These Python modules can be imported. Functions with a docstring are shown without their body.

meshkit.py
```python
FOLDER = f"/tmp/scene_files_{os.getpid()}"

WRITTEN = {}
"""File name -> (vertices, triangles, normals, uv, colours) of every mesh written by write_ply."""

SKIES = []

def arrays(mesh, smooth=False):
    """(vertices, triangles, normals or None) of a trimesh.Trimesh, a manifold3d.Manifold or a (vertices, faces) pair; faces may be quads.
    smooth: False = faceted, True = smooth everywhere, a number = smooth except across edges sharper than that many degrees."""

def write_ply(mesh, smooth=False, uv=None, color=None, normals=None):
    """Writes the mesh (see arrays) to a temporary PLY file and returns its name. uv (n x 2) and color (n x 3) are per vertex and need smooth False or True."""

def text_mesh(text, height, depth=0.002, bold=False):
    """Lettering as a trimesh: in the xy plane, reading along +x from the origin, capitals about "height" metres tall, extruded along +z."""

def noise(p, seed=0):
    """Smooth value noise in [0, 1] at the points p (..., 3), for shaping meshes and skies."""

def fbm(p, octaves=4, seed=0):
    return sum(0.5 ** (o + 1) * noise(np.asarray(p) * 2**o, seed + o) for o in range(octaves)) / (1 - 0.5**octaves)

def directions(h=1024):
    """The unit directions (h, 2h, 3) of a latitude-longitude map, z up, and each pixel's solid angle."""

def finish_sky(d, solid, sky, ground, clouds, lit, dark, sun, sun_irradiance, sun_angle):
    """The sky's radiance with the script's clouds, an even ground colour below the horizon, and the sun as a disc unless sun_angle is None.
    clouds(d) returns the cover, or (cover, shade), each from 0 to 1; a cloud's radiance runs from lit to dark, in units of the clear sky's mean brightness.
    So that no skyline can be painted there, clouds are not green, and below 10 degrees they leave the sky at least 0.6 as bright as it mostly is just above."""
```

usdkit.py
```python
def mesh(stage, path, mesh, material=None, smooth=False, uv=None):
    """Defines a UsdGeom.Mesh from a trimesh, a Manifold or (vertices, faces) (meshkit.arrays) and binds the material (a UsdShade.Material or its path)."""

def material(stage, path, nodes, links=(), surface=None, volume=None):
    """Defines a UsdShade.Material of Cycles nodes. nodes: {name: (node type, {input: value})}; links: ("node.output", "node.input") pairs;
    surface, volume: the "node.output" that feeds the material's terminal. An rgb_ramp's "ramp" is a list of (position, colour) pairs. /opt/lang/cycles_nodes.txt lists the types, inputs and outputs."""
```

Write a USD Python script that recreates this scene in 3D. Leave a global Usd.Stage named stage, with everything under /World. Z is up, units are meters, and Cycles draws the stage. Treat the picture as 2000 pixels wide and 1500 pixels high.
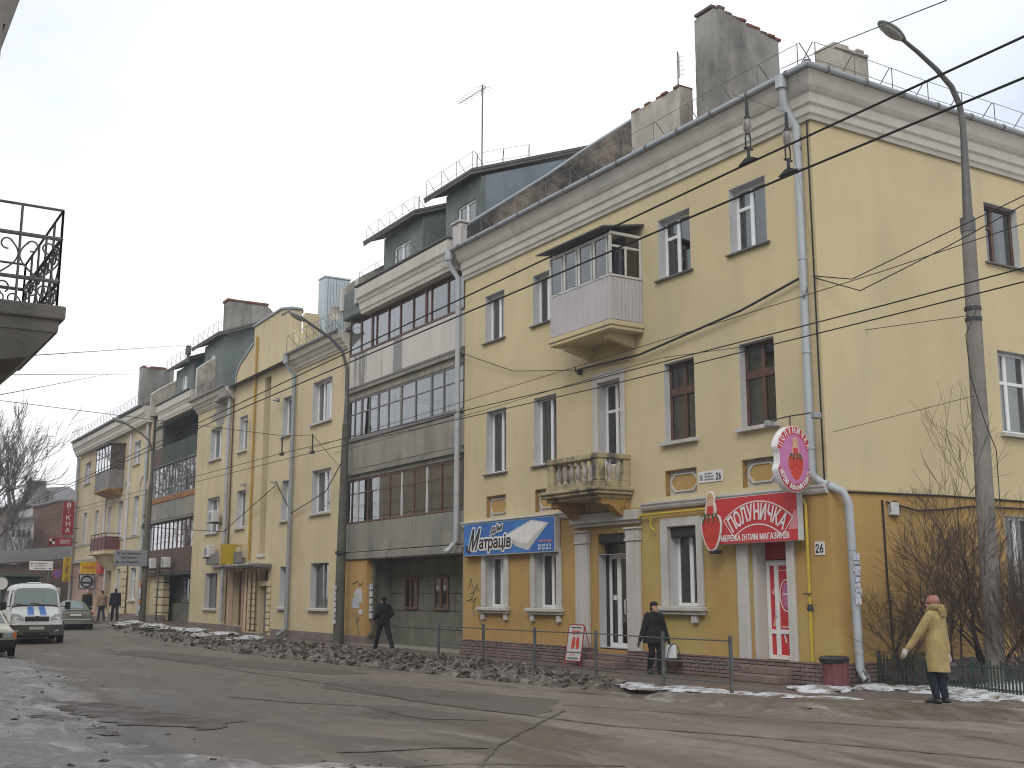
import math, random
import numpy as np, trimesh, manifold3d as m3, shapely
from shapely.geometry import Polygon, Point, box as sbox
from shapely import affinity
import usdkit, meshkit
from pxr import Usd, UsdGeom, UsdLux, UsdShade, Gf, Sdf, Vt

stage = Usd.Stage.CreateInMemory()
UsdGeom.SetStageUpAxis(stage, UsdGeom.Tokens.z); UsdGeom.SetStageMetersPerUnit(stage, 1.0)
stage.SetDefaultPrim(UsdGeom.Xform.Define(stage, '/World').GetPrim())
UsdGeom.Scope.Define(stage, '/World/Looks')

# ---------------------------------------------------------------- camera, sky, sun
EXPOSURE = -0.08
PITCH, YAW = math.radians(10.327), math.radians(31.4726)
F_ = np.array([math.sin(YAW)*math.cos(PITCH), math.cos(YAW)*math.cos(PITCH), math.sin(PITCH)])
R_ = np.array([math.cos(YAW), -math.sin(YAW), 0.0]); U_ = np.cross(R_, F_)
cam = UsdGeom.Camera.Define(stage, '/World/camera')
mt = np.eye(4); mt[0, :3], mt[1, :3], mt[2, :3], mt[3, :3] = R_, U_, -F_, (0, 0, 1.75)
cam.AddTransformOp().Set(Gf.Matrix4d(mt.tolist()))
cam.CreateHorizontalApertureAttr(36.0); cam.CreateVerticalApertureAttr(27.0); cam.CreateFocalLengthAttr(40.5)
cam.CreateClippingRangeAttr(Gf.Vec2f(0.05, 2000)); cam.CreateExposureAttr(EXPOSURE)

SUN = np.array([-0.62, -0.55, 0.75]); SUN /= np.linalg.norm(SUN)
sky = usdkit.material(stage, '/World/Looks/sky_material', {
    'tc': ('texture_coordinate', {}),
    'sk': ('sky_texture', {'sky_type': 'single_scattering', 'sun_disc': False, 'sun_elevation': math.asin(SUN[2]), 'sun_rotation': math.atan2(SUN[0], SUN[1])}),
    'mp': ('mapping', {'scale': (1.0, 1.0, 2.2)}),
    'n': ('noise_texture', {'scale': 1.5, 'detail': 5.0, 'roughness': 0.5}),
    'rp': ('rgb_ramp', {'ramp': [(0.34, (7.2, 7.9, 9.1)), (0.44, (8.6, 9.1, 9.9)), (0.52, (9.9, 10.2, 10.6)), (0.64, (11.6, 11.5, 11.4))]}),
    'mx': ('mix_color', {'fac': 0.9, 'use_clamp': False}),
    'bg': ('background_shader', {'strength': 0.12})},
    [('tc.generated', 'mp.vector'), ('mp.vector', 'n.vector'), ('n.fac', 'rp.fac'), ('sk.color', 'mx.a'), ('rp.color', 'mx.b'), ('mx.result', 'bg.color')], surface='bg.background')
dome = UsdLux.DomeLight.Define(stage, '/World/sky')
UsdShade.MaterialBindingAPI.Apply(dome.GetPrim()).Bind(sky)
dome.GetPrim().SetCustomDataByKey('kind', 'structure')
sun = UsdLux.DistantLight.Define(stage, '/World/sun')
sun.CreateNormalizeAttr(True); sun.CreateIntensityAttr(0.3); sun.CreateAngleAttr(25.0); sun.CreateColorAttr(Gf.Vec3f(1.0, 0.96, 0.9))
z_ = SUN; x_ = np.cross([0, 0, 1.0], z_); x_ /= np.linalg.norm(x_); y_ = np.cross(z_, x_)
ms = np.eye(4); ms[0, :3], ms[1, :3], ms[2, :3] = x_, y_, z_
sun.AddTransformOp().Set(Gf.Matrix4d(ms.tolist()))

# ---------------------------------------------------------------- materials
MATS = {}
def M(name, col, rough=0.8, var=0.12, vs=1.2, streak=0.0, bump=0.0, bs=45, col2=None, c2=(0.55, 0.7), c2s=0.8, c2streak=1.0, spec=0.3, metallic=0.0, rvar=0.0, island=0.0):
    """procedural material: base colour with soft variation, vertical streaks, blotches of a second colour and fine relief"""
    nd = {'g': ('geometry', {}), 'n1': ('noise_texture', {'scale': vs, 'detail': 6.0, 'roughness': 0.6}),
          'r1': ('map_range', {'from_min': 0.3, 'from_max': 0.7, 'to_min': 1 - var, 'to_max': 1 + var, 'clamp': True}),
          'm1': ('mix_color', {'blend_type': 'multiply', 'fac': 1.0, 'a': col, 'use_clamp': False}),
          'p': ('principled_bsdf', {'roughness': rough, 'specular_ior_level': spec, 'metallic': metallic})}
    ln = [('g.position', 'n1.vector'), ('n1.fac', 'r1.value'), ('r1.result', 'm1.b')]
    out = 'm1.result'
    if col2 is not None:
        nd['mq'] = ('mapping', {'scale': (1, 1, c2streak)})
        nd['n2'] = ('noise_texture', {'scale': c2s, 'detail': 7.0, 'roughness': 0.62})
        nd['q2'] = ('map_range', {'from_min': c2[0], 'from_max': c2[1], 'to_min': 0.0, 'to_max': 1.0, 'clamp': True})
        nd['m2'] = ('mix_color', {'b': col2, 'use_clamp': False})
        ln += [('g.position', 'mq.vector'), ('mq.vector', 'n2.vector'), ('n2.fac', 'q2.value'), ('q2.result', 'm2.fac'), (out, 'm2.a')]
        out = 'm2.result'
    if streak:
        nd['ms'] = ('mapping', {'scale': (1.1, 1.1, 0.13)})
        nd['n3'] = ('noise_texture', {'scale': 1.6, 'detail': 5.0, 'roughness': 0.65})
        nd['q3'] = ('map_range', {'from_min': 0.42, 'from_max': 0.75, 'to_min': 1.0, 'to_max': 1 - streak, 'clamp': True})
        nd['m3'] = ('mix_color', {'blend_type': 'multiply', 'fac': 1.0, 'use_clamp': False})
        ln += [('g.position', 'ms.vector'), ('ms.vector', 'n3.vector'), ('n3.fac', 'q3.value'), (out, 'm3.a'), ('q3.result', 'm3.b')]
        out = 'm3.result'
    if island:
        nd['q4'] = ('map_range', {'from_min': 0.0, 'from_max': 1.0, 'to_min': 1 - island, 'to_max': 1 + island})
        nd['m4'] = ('mix_color', {'blend_type': 'multiply', 'fac': 1.0, 'use_clamp': False})
        ln += [('g.random_per_island', 'q4.value'), (out, 'm4.a'), ('q4.result', 'm4.b')]
        out = 'm4.result'
    ln.append((out, 'p.base_color'))
    if rvar:
        nd['q5'] = ('map_range', {'from_min': 0.35, 'from_max': 0.65, 'to_min': max(rough - rvar, 0.05), 'to_max': min(rough + rvar, 1.0), 'clamp': True})
        ln += [('n1.fac', 'q5.value'), ('q5.result', 'p.roughness')]
    if bump:
        nd['nb'] = ('noise_texture', {'scale': bs, 'detail': 4.0, 'roughness': 0.6})
        nd['b'] = ('bump', {'strength': bump, 'distance': 0.02})
        ln += [('g.position', 'nb.vector'), ('nb.fac', 'b.height'), ('b.normal', 'p.normal')]
    MATS[name] = usdkit.material(stage, '/World/Looks/' + name, nd, ln, surface='p.BSDF')
    return MATS[name]

M('stucco_yellow', (0.595, 0.488, 0.286), 0.9, 0.07, 0.45, 0.07, 0.35, 55, (0.50, 0.43, 0.29), (0.52, 0.78), 0.45, 0.5)
M('stucco_orange', (0.45, 0.28, 0.098), 0.88, 0.10, 0.6, 0.09, 0.35, 55, (0.47, 0.36, 0.13), (0.52, 0.66), 0.33, 0.8)
M('stucco_pale', (0.57, 0.475, 0.30), 0.9, 0.09, 0.4, 0.10, 0.35, 50, (0.50, 0.37, 0.25), (0.56, 0.72), 0.35, 0.6)
M('stucco_far', (0.55, 0.455, 0.29), 0.9, 0.1, 0.4, 0.2, 0.3, 40, (0.48, 0.33, 0.22), (0.52, 0.68), 0.3, 0.5)
M('stucco_pink', (0.42, 0.28, 0.21), 0.9, 0.12, 0.6, 0.2, 0.3, 40)
M('stone_trim', (0.53, 0.505, 0.47), 0.8, 0.08, 1.2, 0.22, 0.2, 60)
M('reveal_white', (0.50, 0.50, 0.49), 0.85, 0.1, 2.0, 0.25, 0.2, 60)
M('cornice_grey', (0.56, 0.53, 0.46), 0.85, 0.12, 0.9, 0.12, 0.25, 50, (0.38, 0.355, 0.31), (0.55, 0.75), 0.9)
M('slat_lilac', (0.47, 0.44, 0.44), 0.7, 0.06, 1.0, 0.12)
M('balustrade_stone', (0.42, 0.35, 0.20), 0.9, 0.2, 2.2, 0.3, 0.6, 35, (0.11, 0.10, 0.085), (0.47, 0.62), 2.2, 0.6)
M('baluster_stone', (0.40, 0.36, 0.32), 0.9, 0.2, 3.0, 0.3, 0.5, 35, (0.12, 0.11, 0.10), (0.5, 0.68), 5.0, 0.6)
M('bracket_ochre', (0.40, 0.235, 0.075), 0.9, 0.2, 1.5, 0.3, 0.4, 40, (0.13, 0.09, 0.055), (0.5, 0.72), 1.6)
M('upvc_white', (0.74, 0.74, 0.73), 0.35, 0.03, 3.0, spec=0.5)
M('wood_white', (0.55, 0.54, 0.50), 0.6, 0.1, 3.0, 0.15)
M('wood_brown', (0.095, 0.042, 0.028), 0.5, 0.2, 4.0, 0.2, spec=0.45)
M('wood_redbrown', (0.15, 0.075, 0.055), 0.6, 0.2, 4.0, 0.2)
M('wood_grey', (0.20, 0.19, 0.18), 0.75, 0.2, 3.0, 0.25)
M('sill_metal', (0.17, 0.155, 0.15), 0.55, 0.12, 3.0)
M('curtain', (0.48, 0.47, 0.44), 0.95, 0.1, 3.0)
M('curtain_dim', (0.30, 0.31, 0.29), 0.95, 0.12, 2.5)
M('curtain_warm', (0.40, 0.36, 0.29), 0.95, 0.15, 2.0)
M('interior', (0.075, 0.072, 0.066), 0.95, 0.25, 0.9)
M('dark_recess', (0.055, 0.055, 0.048), 0.9, 0.2, 1.0)
M('gutter_metal', (0.29, 0.315, 0.325), 0.5, 0.1, 2.0, 0.1, metallic=0.25, spec=0.5, col2=(0.16, 0.16, 0.16), c2=(0.62, 0.68), c2s=3.0)
M('pipe_metal', (0.40, 0.42, 0.43), 0.5, 0.08, 2.0, 0.1, metallic=0.15, spec=0.4, col2=(0.10, 0.095, 0.09), c2=(0.625, 0.65), c2s=2.4, c2streak=0.55)
M('roof_sheet', (0.125, 0.085, 0.07), 0.7, 0.25, 1.0, 0.2, 0.3, 20)
M('roof_dark', (0.11, 0.108, 0.10), 0.8, 0.25, 1.0, 0.1, 0.3, 20)
M('render_chimney', (0.32, 0.305, 0.275), 0.95, 0.18, 0.8, 0.35, 0.6, 25, (0.125, 0.12, 0.11), (0.46, 0.7), 0.55, 0.7)
M('render_dark', (0.205, 0.19, 0.168), 0.95, 0.2, 1.0, 0.25, 0.6, 25, (0.09, 0.085, 0.075), (0.46, 0.7), 0.8)
M('shed_roof', (0.085, 0.078, 0.072), 0.85, 0.2, 0.8)
M('render_pale', (0.43, 0.395, 0.33), 0.95, 0.2, 1.2, 0.3, 0.6, 25, (0.17, 0.155, 0.135), (0.5, 0.68), 1.0, 0.6)
M('firewall_render', (0.20, 0.17, 0.13), 0.95, 0.35, 2.6, 0.2, 0.9, 18, (0.05, 0.047, 0.042), (0.42, 0.58), 0.9)
M('brick_red', (0.27, 0.105, 0.065), 0.9, 0.25, 3.0, 0.1, 0.5, 30, island=0.3)
M('brick_plinth', (0.255, 0.178, 0.162), 0.85, 0.2, 2.5, 0.15, 0.5, 30, island=0.18, col2=(0.21, 0.145, 0.13), c2=(0.5, 0.7), c2s=1.3)
M('mortar', (0.19, 0.15, 0.14), 0.95, 0.2, 3.0, bump=0.3)
M('panel_grey', (0.30, 0.275, 0.225), 0.85, 0.10, 1.1, 0.22, 0.25, 30, (0.17, 0.16, 0.14), (0.52, 0.75), 0.9, 0.5)
M('panel_grey_b', (0.265, 0.255, 0.215), 0.85, 0.10, 1.1, 0.22, 0.25, 30, (0.16, 0.155, 0.14), (0.52, 0.75), 0.9, 0.5)
M('panel_peeling', (0.56, 0.53, 0.48), 0.8, 0.05, 1.0, 0.1, 0.2, 40, (0.26, 0.255, 0.25), (0.56, 0.585), 1.15, 0.04)
M('green_dark', (0.060, 0.072, 0.058), 0.9, 0.25, 1.2, 0.25, 0.4, 30)
M('green_dormer', (0.155, 0.185, 0.17), 0.9, 0.22, 1.0, 0.3, 0.4, 30, (0.20, 0.195, 0.17), (0.55, 0.72), 1.0)
M('metal_blue', (0.20, 0.235, 0.265), 0.6, 0.12, 1.2, 0.2, metallic=0.2)
M('teal_sheet', (0.02, 0.16, 0.145), 0.6, 0.12, 2.0, 0.15)
M('rust_band', (0.30, 0.13, 0.05), 0.8, 0.2, 2.0, 0.15)
M('brown_cladding', (0.115, 0.070, 0.058), 0.8, 0.15, 1.5, 0.2)
M('corrugated', (0.50, 0.56, 0.58), 0.45, 0.05, 1.0, 0.15, metallic=0.3)
M('steel_dark', (0.055, 0.055, 0.055), 0.55, 0.2, 6.0, metallic=0.4)
M('steel_guard', (0.17, 0.165, 0.16), 0.7, 0.25, 5.0, metallic=0.2)
M('fence_grey', (0.10, 0.105, 0.105), 0.6, 0.3, 4.0, col2=(0.14, 0.085, 0.06), c2=(0.6, 0.66), c2s=6.0, metallic=0.2)
M('fence_green', (0.040, 0.055, 0.045), 0.65, 0.3, 6.0)
M('wire_black', (0.02, 0.02, 0.02), 0.6, 0.1)
M('insulator', (0.10, 0.075, 0.06), 0.3, 0.2, 20, spec=0.6)
M('insulator_pale', (0.20, 0.17, 0.145), 0.3, 0.2, 20, spec=0.6)
M('pole_concrete', (0.235, 0.215, 0.19), 0.9, 0.15, 2.0, 0.2, 0.4, 40, (0.15, 0.14, 0.125), (0.55, 0.72), 1.2)
M('pole_green', (0.105, 0.105, 0.082), 0.8, 0.2, 2.0, 0.2, 0.2, 40)
M('pole_steel', (0.125, 0.12, 0.115), 0.55, 0.2, 3.0, metallic=0.3)
M('lamp_grey', (0.27, 0.28, 0.28), 0.5, 0.1, 5.0)
M('lamp_glass', (0.25, 0.25, 0.22), 0.15, 0.1, 9.0, spec=0.6)
M('gas_yellow', (0.50, 0.36, 0.045), 0.5, 0.1, 4.0)
M('gas_ochre', (0.42, 0.25, 0.05), 0.5, 0.1, 4.0)
M('sign_red', (0.52, 0.040, 0.042), 0.4, 0.06, 2.0, spec=0.4)
M('sign_darkred', (0.33, 0.018, 0.03), 0.4, 0.06, 2.0, spec=0.4)
M('sign_pink', (0.50, 0.17, 0.36), 0.4, 0.04, 2.0)
M('sign_palepink', (0.60, 0.24, 0.26), 0.4, 0.04, 2.0)
M('sign_white', (0.72, 0.70, 0.68), 0.45, 0.05, 3.0)
M('sign_offwhite', (0.50, 0.50, 0.48), 0.45, 0.08, 3.0)
M('sign_blue', (0.028, 0.13, 0.42), 0.4, 0.10, 1.2, col2=(0.05, 0.24, 0.52), c2=(0.45, 0.7), c2s=0.9)
M('sign_black', (0.02, 0.018, 0.022), 0.5, 0.1)
M('sign_grey', (0.24, 0.25, 0.26), 0.5, 0.08)
M('sign_yellow', (0.60, 0.40, 0.02), 0.5, 0.08)
M('sign_mustard', (0.42, 0.30, 0.02), 0.5, 0.08)
M('sign_side', (0.50, 0.50, 0.49), 0.5, 0.08, 2.0, 0.1)
M('berry_red', (0.50, 0.045, 0.03), 0.5, 0.25, 14.0, col2=(0.62, 0.20, 0.07), c2=(0.62, 0.68), c2s=40)
M('leaf_green', (0.05, 0.10, 0.03), 0.6, 0.3, 20)
M('skin_print', (0.60, 0.36, 0.27), 0.5, 0.1, 9.0)
M('hair_print', (0.55, 0.38, 0.17), 0.5, 0.2, 20)
M('orange_print', (0.55, 0.20, 0.04), 0.5, 0.1)
M('poster_paper', (0.55, 0.54, 0.56), 0.8, 0.15, 6.0, col2=(0.20, 0.20, 0.26), c2=(0.56, 0.62), c2s=14)
M('poster_blue', (0.46, 0.49, 0.55), 0.8, 0.15, 6.0, col2=(0.10, 0.10, 0.14), c2=(0.58, 0.64), c2s=14)
M('poster_orange', (0.52, 0.22, 0.08), 0.8, 0.15, 6.0)
M('graffiti', (0.10, 0.11, 0.13), 0.8, 0.1)
M('plate_white', (0.66, 0.66, 0.64), 0.4, 0.05)
M('ac_white', (0.55, 0.55, 0.52), 0.5, 0.08, 3.0, 0.1)
M('shutter_dark', (0.035, 0.032, 0.032), 0.5, 0.15)
M('door_brown', (0.10, 0.055, 0.03), 0.55, 0.2, 3.0, 0.2)
M('bin_maroon', (0.15, 0.05, 0.055), 0.7, 0.15, 3.0, 0.2)
M('bag_black', (0.012, 0.012, 0.013), 0.35, 0.3, 12, spec=0.5)
M('bark', (0.055, 0.043, 0.037), 0.9, 0.25, 6.0)
M('bark_far', (0.10, 0.085, 0.08), 0.95, 0.2, 4.0)
M('twig', (0.095, 0.068, 0.052), 0.9, 0.25, 6.0)
M('snow', (0.56, 0.57, 0.59), 0.8, 0.15, 6.0, bump=0.8, bs=26, col2=(0.21, 0.185, 0.16), c2=(0.46, 0.6), c2s=3.2)
M('car_white', (0.66, 0.67, 0.66), 0.25, 0.05, 1.5, spec=0.5, col2=(0.40, 0.38, 0.35), c2=(0.6, 0.8), c2s=1.2)
M('car_cream', (0.58, 0.55, 0.45), 0.25, 0.05, 1.5, spec=0.5)
M('car_greygreen', (0.17, 0.175, 0.15), 0.25, 0.08, 1.5, spec=0.5, metallic=0.3)
M('car_silver', (0.40, 0.42, 0.44), 0.25, 0.05, 1.5, spec=0.5, metallic=0.3)
M('car_glass', (0.035, 0.045, 0.045), 0.06, 0.1, 2.0, spec=0.8)
M('car_glass_pale', (0.14, 0.18, 0.17), 0.08, 0.1, 2.0, spec=0.8)
M('car_black', (0.022, 0.022, 0.022), 0.6, 0.2, 5.0)
M('car_dirt', (0.10, 0.095, 0.085), 0.8, 0.25, 4.0)
M('stripe_blue', (0.02, 0.13, 0.47), 0.3, 0.05)
M('rubber', (0.018, 0.018, 0.018), 0.8, 0.2, 6.0)
M('rim', (0.12, 0.12, 0.12), 0.5, 0.2, 6.0, metallic=0.4)
M('headlight', (0.30, 0.31, 0.30), 0.1, 0.2, 9.0, spec=0.9)
M('indicator', (0.55, 0.16, 0.02), 0.2, 0.1, spec=0.7)
M('tail_red', (0.30, 0.02, 0.02), 0.2, 0.1, spec=0.7)
M('skin', (0.50, 0.28, 0.20), 0.6, 0.06, 12)
M('cloth_black', (0.012, 0.012, 0.014), 0.85, 0.25, 10, bump=0.4, bs=60)
M('cloth_navy', (0.014, 0.017, 0.030), 0.85, 0.25, 10, bump=0.4, bs=60)
M('cloth_beige', (0.37, 0.27, 0.115), 0.85, 0.16, 7, bump=0.7, bs=28)
M('cloth_hood', (0.29, 0.205, 0.10), 0.95, 0.22, 14, bump=0.9, bs=50)
M('cloth_pink', (0.34, 0.155, 0.125), 0.9, 0.15, 14, bump=0.5, bs=60)
M('cloth_tan', (0.30, 0.21, 0.135), 0.9, 0.18, 8, bump=0.5, bs=50)
M('cloth_denim', (0.03, 0.04, 0.07), 0.9, 0.2, 8)
M('glove_pale', (0.50, 0.47, 0.42), 0.8, 0.1, 12)
M('leather_black', (0.011, 0.011, 0.011), 0.4, 0.2, 12, spec=0.5)
M('bag_white', (0.62, 0.63, 0.66), 0.4, 0.1, 12)
M('basket_brown', (0.07, 0.035, 0.025), 0.6, 0.2, 20)
M('hair_dark', (0.03, 0.02, 0.015), 0.6, 0.2, 20)
M('stone_far', (0.36, 0.35, 0.33), 0.9, 0.25, 0.5, 0.2)
M('brick_far', (0.155, 0.085, 0.06), 0.9, 0.2, 0.5, 0.15)
M('brown_far', (0.135, 0.105, 0.08), 0.9, 0.2, 0.4, 0.15)
M('roof_far', (0.16, 0.15, 0.15), 0.8, 0.2, 0.6)
M('kiosk_green', (0.03, 0.06, 0.05), 0.6, 0.1)
M('stain_grey', (0.285, 0.27, 0.235), 0.9, 0.12, 2.0, 0.1, 0.4, 40)
M('stone_block', (0.15, 0.15, 0.12), 0.9, 0.22, 1.6, 0.15, 0.4, 30)

def glass_pane(name, tint, refl=1.0):
    MATS[name] = usdkit.material(stage, '/World/Looks/' + name, {
        'f': ('fresnel', {'IOR': 1.55}), 'fm': ('math', {'math_type': 'multiply', 'value2': 2.3 * refl, 'use_clamp': True}),
        't': ('transparent_bsdf', {'color': tint}), 'gl': ('glossy_bsdf', {'color': (0.9, 0.92, 0.95), 'roughness': 0.03}), 'mx': ('mix_closure', {})},
        [('f.fac', 'fm.value1'), ('fm.value', 'mx.fac'), ('t.BSDF', 'mx.closure1'), ('gl.BSDF', 'mx.closure2')], surface='mx.closure')
glass_pane('pane_glass', (0.72, 0.76, 0.74))
glass_pane('pane_dusty', (0.58, 0.60, 0.59), 1.1)

# asphalt: worn dry grey, darker wet and patched bands along the street, fine relief
MATS['asphalt'] = usdkit.material(stage, '/World/Looks/asphalt', {
    'g': ('geometry', {}), 'm1': ('mapping', {'scale': (1.0, 0.22, 1.0)}), 'n1': ('noise_texture', {'scale': 0.55, 'detail': 6.0, 'roughness': 0.6, 'distortion': 0.3}),
    'r1': ('rgb_ramp', {'ramp': [(0.30, (0.088, 0.073, 0.056)), (0.42, (0.145, 0.122, 0.095)), (0.55, (0.182, 0.154, 0.121)), (0.7, (0.212, 0.181, 0.145))]}),
    'n2': ('noise_texture', {'scale': 3.1, 'detail': 8.0, 'roughness': 0.7}), 'q2': ('map_range', {'from_min': 0.3, 'from_max': 0.7, 'to_min': 0.76, 'to_max': 1.2}),
    'x2': ('mix_color', {'blend_type': 'multiply', 'fac': 1.0, 'use_clamp': False}),
    'n4': ('noise_texture', {'scale': 0.8, 'detail': 5.0, 'roughness': 0.65, 'distortion': 0.6}), 'sx': ('separate_xyz', {}), 'gx': ('map_range', {'from_min': 10.5, 'from_max': 3.5, 'to_min': 0.0, 'to_max': 0.19, 'clamp': True}), 'gy': ('map_range', {'from_min': 32.0, 'from_max': 20.0, 'to_min': 0.0, 'to_max': 1.0, 'clamp': True}), 'gm': ('math', {'math_type': 'multiply'}), 'ga': ('math', {'math_type': 'add'}),
    'q4': ('map_range', {'from_min': 0.55, 'from_max': 0.64, 'to_min': 0.0, 'to_max': 0.85, 'clamp': True}), 'ir': ('math', {'math_type': 'subtract', 'use_clamp': True}),
    'x4': ('mix_color', {'b': (0.066, 0.053, 0.042), 'use_clamp': False}),
    'n3': ('noise_texture', {'scale': 70.0, 'detail': 3.0}), 'b': ('bump', {'strength': 0.35, 'distance': 0.015}),
    'q3': ('map_range', {'from_min': 0.36, 'from_max': 0.6, 'to_min': 0.5, 'to_max': 0.85, 'clamp': True}), 'irm': ('math', {'math_type': 'multiply', 'value2': 0.42}),
    'p': ('principled_bsdf', {'specular_ior_level': 0.4})},
    [('g.position', 'm1.vector'), ('m1.vector', 'n1.vector'), ('n1.fac', 'r1.fac'), ('g.position', 'n2.vector'), ('n2.fac', 'q2.value'), ('r1.color', 'x2.a'), ('q2.result', 'x2.b'),
     ('m1.vector', 'n4.vector'), ('g.position', 'sx.vector'), ('sx.x', 'gx.value'), ('sx.y', 'gy.value'), ('gx.result', 'gm.value1'), ('gy.result', 'gm.value2'), ('gm.value', 'ga.value1'), ('n4.fac', 'ga.value2'), ('ga.value', 'q4.value'), ('q4.result', 'x4.fac'), ('x2.result', 'x4.a'), ('x4.result', 'p.base_color'), ('g.position', 'n3.vector'), ('n3.fac', 'b.height'), ('b.normal', 'p.normal'),
     ('n1.fac', 'q3.value'), ('q3.result', 'ir.value1'), ('q4.result', 'irm.value1'), ('irm.value', 'ir.value2'), ('ir.value', 'p.roughness')], surface='p.BSDF')
# small pavers of the pavement: reddish, wet, dirty
MATS['pavement'] = usdkit.material(stage, '/World/Looks/pavement', {
    'g': ('geometry', {}), 'bk': ('brick_texture', {'scale': 1.0, 'color1': (0.135, 0.092, 0.076), 'color2': (0.175, 0.125, 0.10), 'mortar': (0.075, 0.060, 0.052), 'mortar_size': 0.012, 'brick_width': 0.24, 'row_height': 0.12, 'bias': 0.0}),
    'n1': ('noise_texture', {'scale': 0.6, 'detail': 7.0, 'roughness': 0.62}), 'q1': ('map_range', {'from_min': 0.42, 'from_max': 0.62, 'to_min': 0.0, 'to_max': 0.85, 'clamp': True}),
    'x': ('mix_color', {'b': (0.115, 0.096, 0.080), 'use_clamp': False}), 'b': ('bump', {'strength': 0.35, 'distance': 0.01}),
    'n2': ('noise_texture', {'scale': 5.0, 'detail': 6.0, 'roughness': 0.7}), 'q2': ('map_range', {'from_min': 0.3, 'from_max': 0.7, 'to_min': 0.7, 'to_max': 1.25}), 'x2': ('mix_color', {'blend_type': 'multiply', 'fac': 1.0, 'use_clamp': False}),
    'q3': ('map_range', {'from_min': 0.4, 'from_max': 0.6, 'to_min': 0.35, 'to_max': 0.85, 'clamp': True}), 'p': ('principled_bsdf', {'specular_ior_level': 0.4})},
    [('g.position', 'bk.vector'), ('g.position', 'n1.vector'), ('n1.fac', 'q1.value'), ('q1.result', 'x.fac'), ('bk.color', 'x.a'), ('g.position', 'n2.vector'), ('n2.fac', 'q2.value'), ('x.result', 'x2.a'), ('q2.result', 'x2.b'),
     ('x2.result', 'p.base_color'), ('bk.fac', 'b.height'), ('b.normal', 'p.normal'), ('n1.fac', 'q3.value'), ('q3.result', 'p.roughness')], surface='p.BSDF')
# heaped dirty ice: grey-brown lumps, some bright broken faces
MATS['dirty_ice'] = usdkit.material(stage, '/World/Looks/dirty_ice', {
    'g': ('geometry', {}), 'n1': ('noise_texture', {'scale': 4.5, 'detail': 8.0, 'roughness': 0.7}),
    'r1': ('rgb_ramp', {'ramp': [(0.34, (0.06, 0.046, 0.034)), (0.46, (0.165, 0.132, 0.10)), (0.55, (0.28, 0.24, 0.19)), (0.66, (0.52, 0.49, 0.45))]}),
    'q': ('map_range', {'from_min': 0.0, 'from_max': 1.0, 'to_min': 0.5, 'to_max': 1.6}), 'x': ('mix_color', {'blend_type': 'multiply', 'fac': 1.0, 'use_clamp': False}),
    'n3': ('noise_texture', {'scale': 35.0, 'detail': 4.0}), 'b': ('bump', {'strength': 0.5, 'distance': 0.02}), 'p': ('principled_bsdf', {'roughness': 0.6, 'specular_ior_level': 0.4})},
    [('g.position', 'n1.vector'), ('n1.fac', 'r1.fac'), ('r1.color', 'x.a'), ('g.random_per_island', 'q.value'), ('q.result', 'x.b'), ('x.result', 'p.base_color'), ('g.position', 'n3.vector'), ('n3.fac', 'b.height'), ('b.normal', 'p.normal')], surface='p.BSDF')
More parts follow.
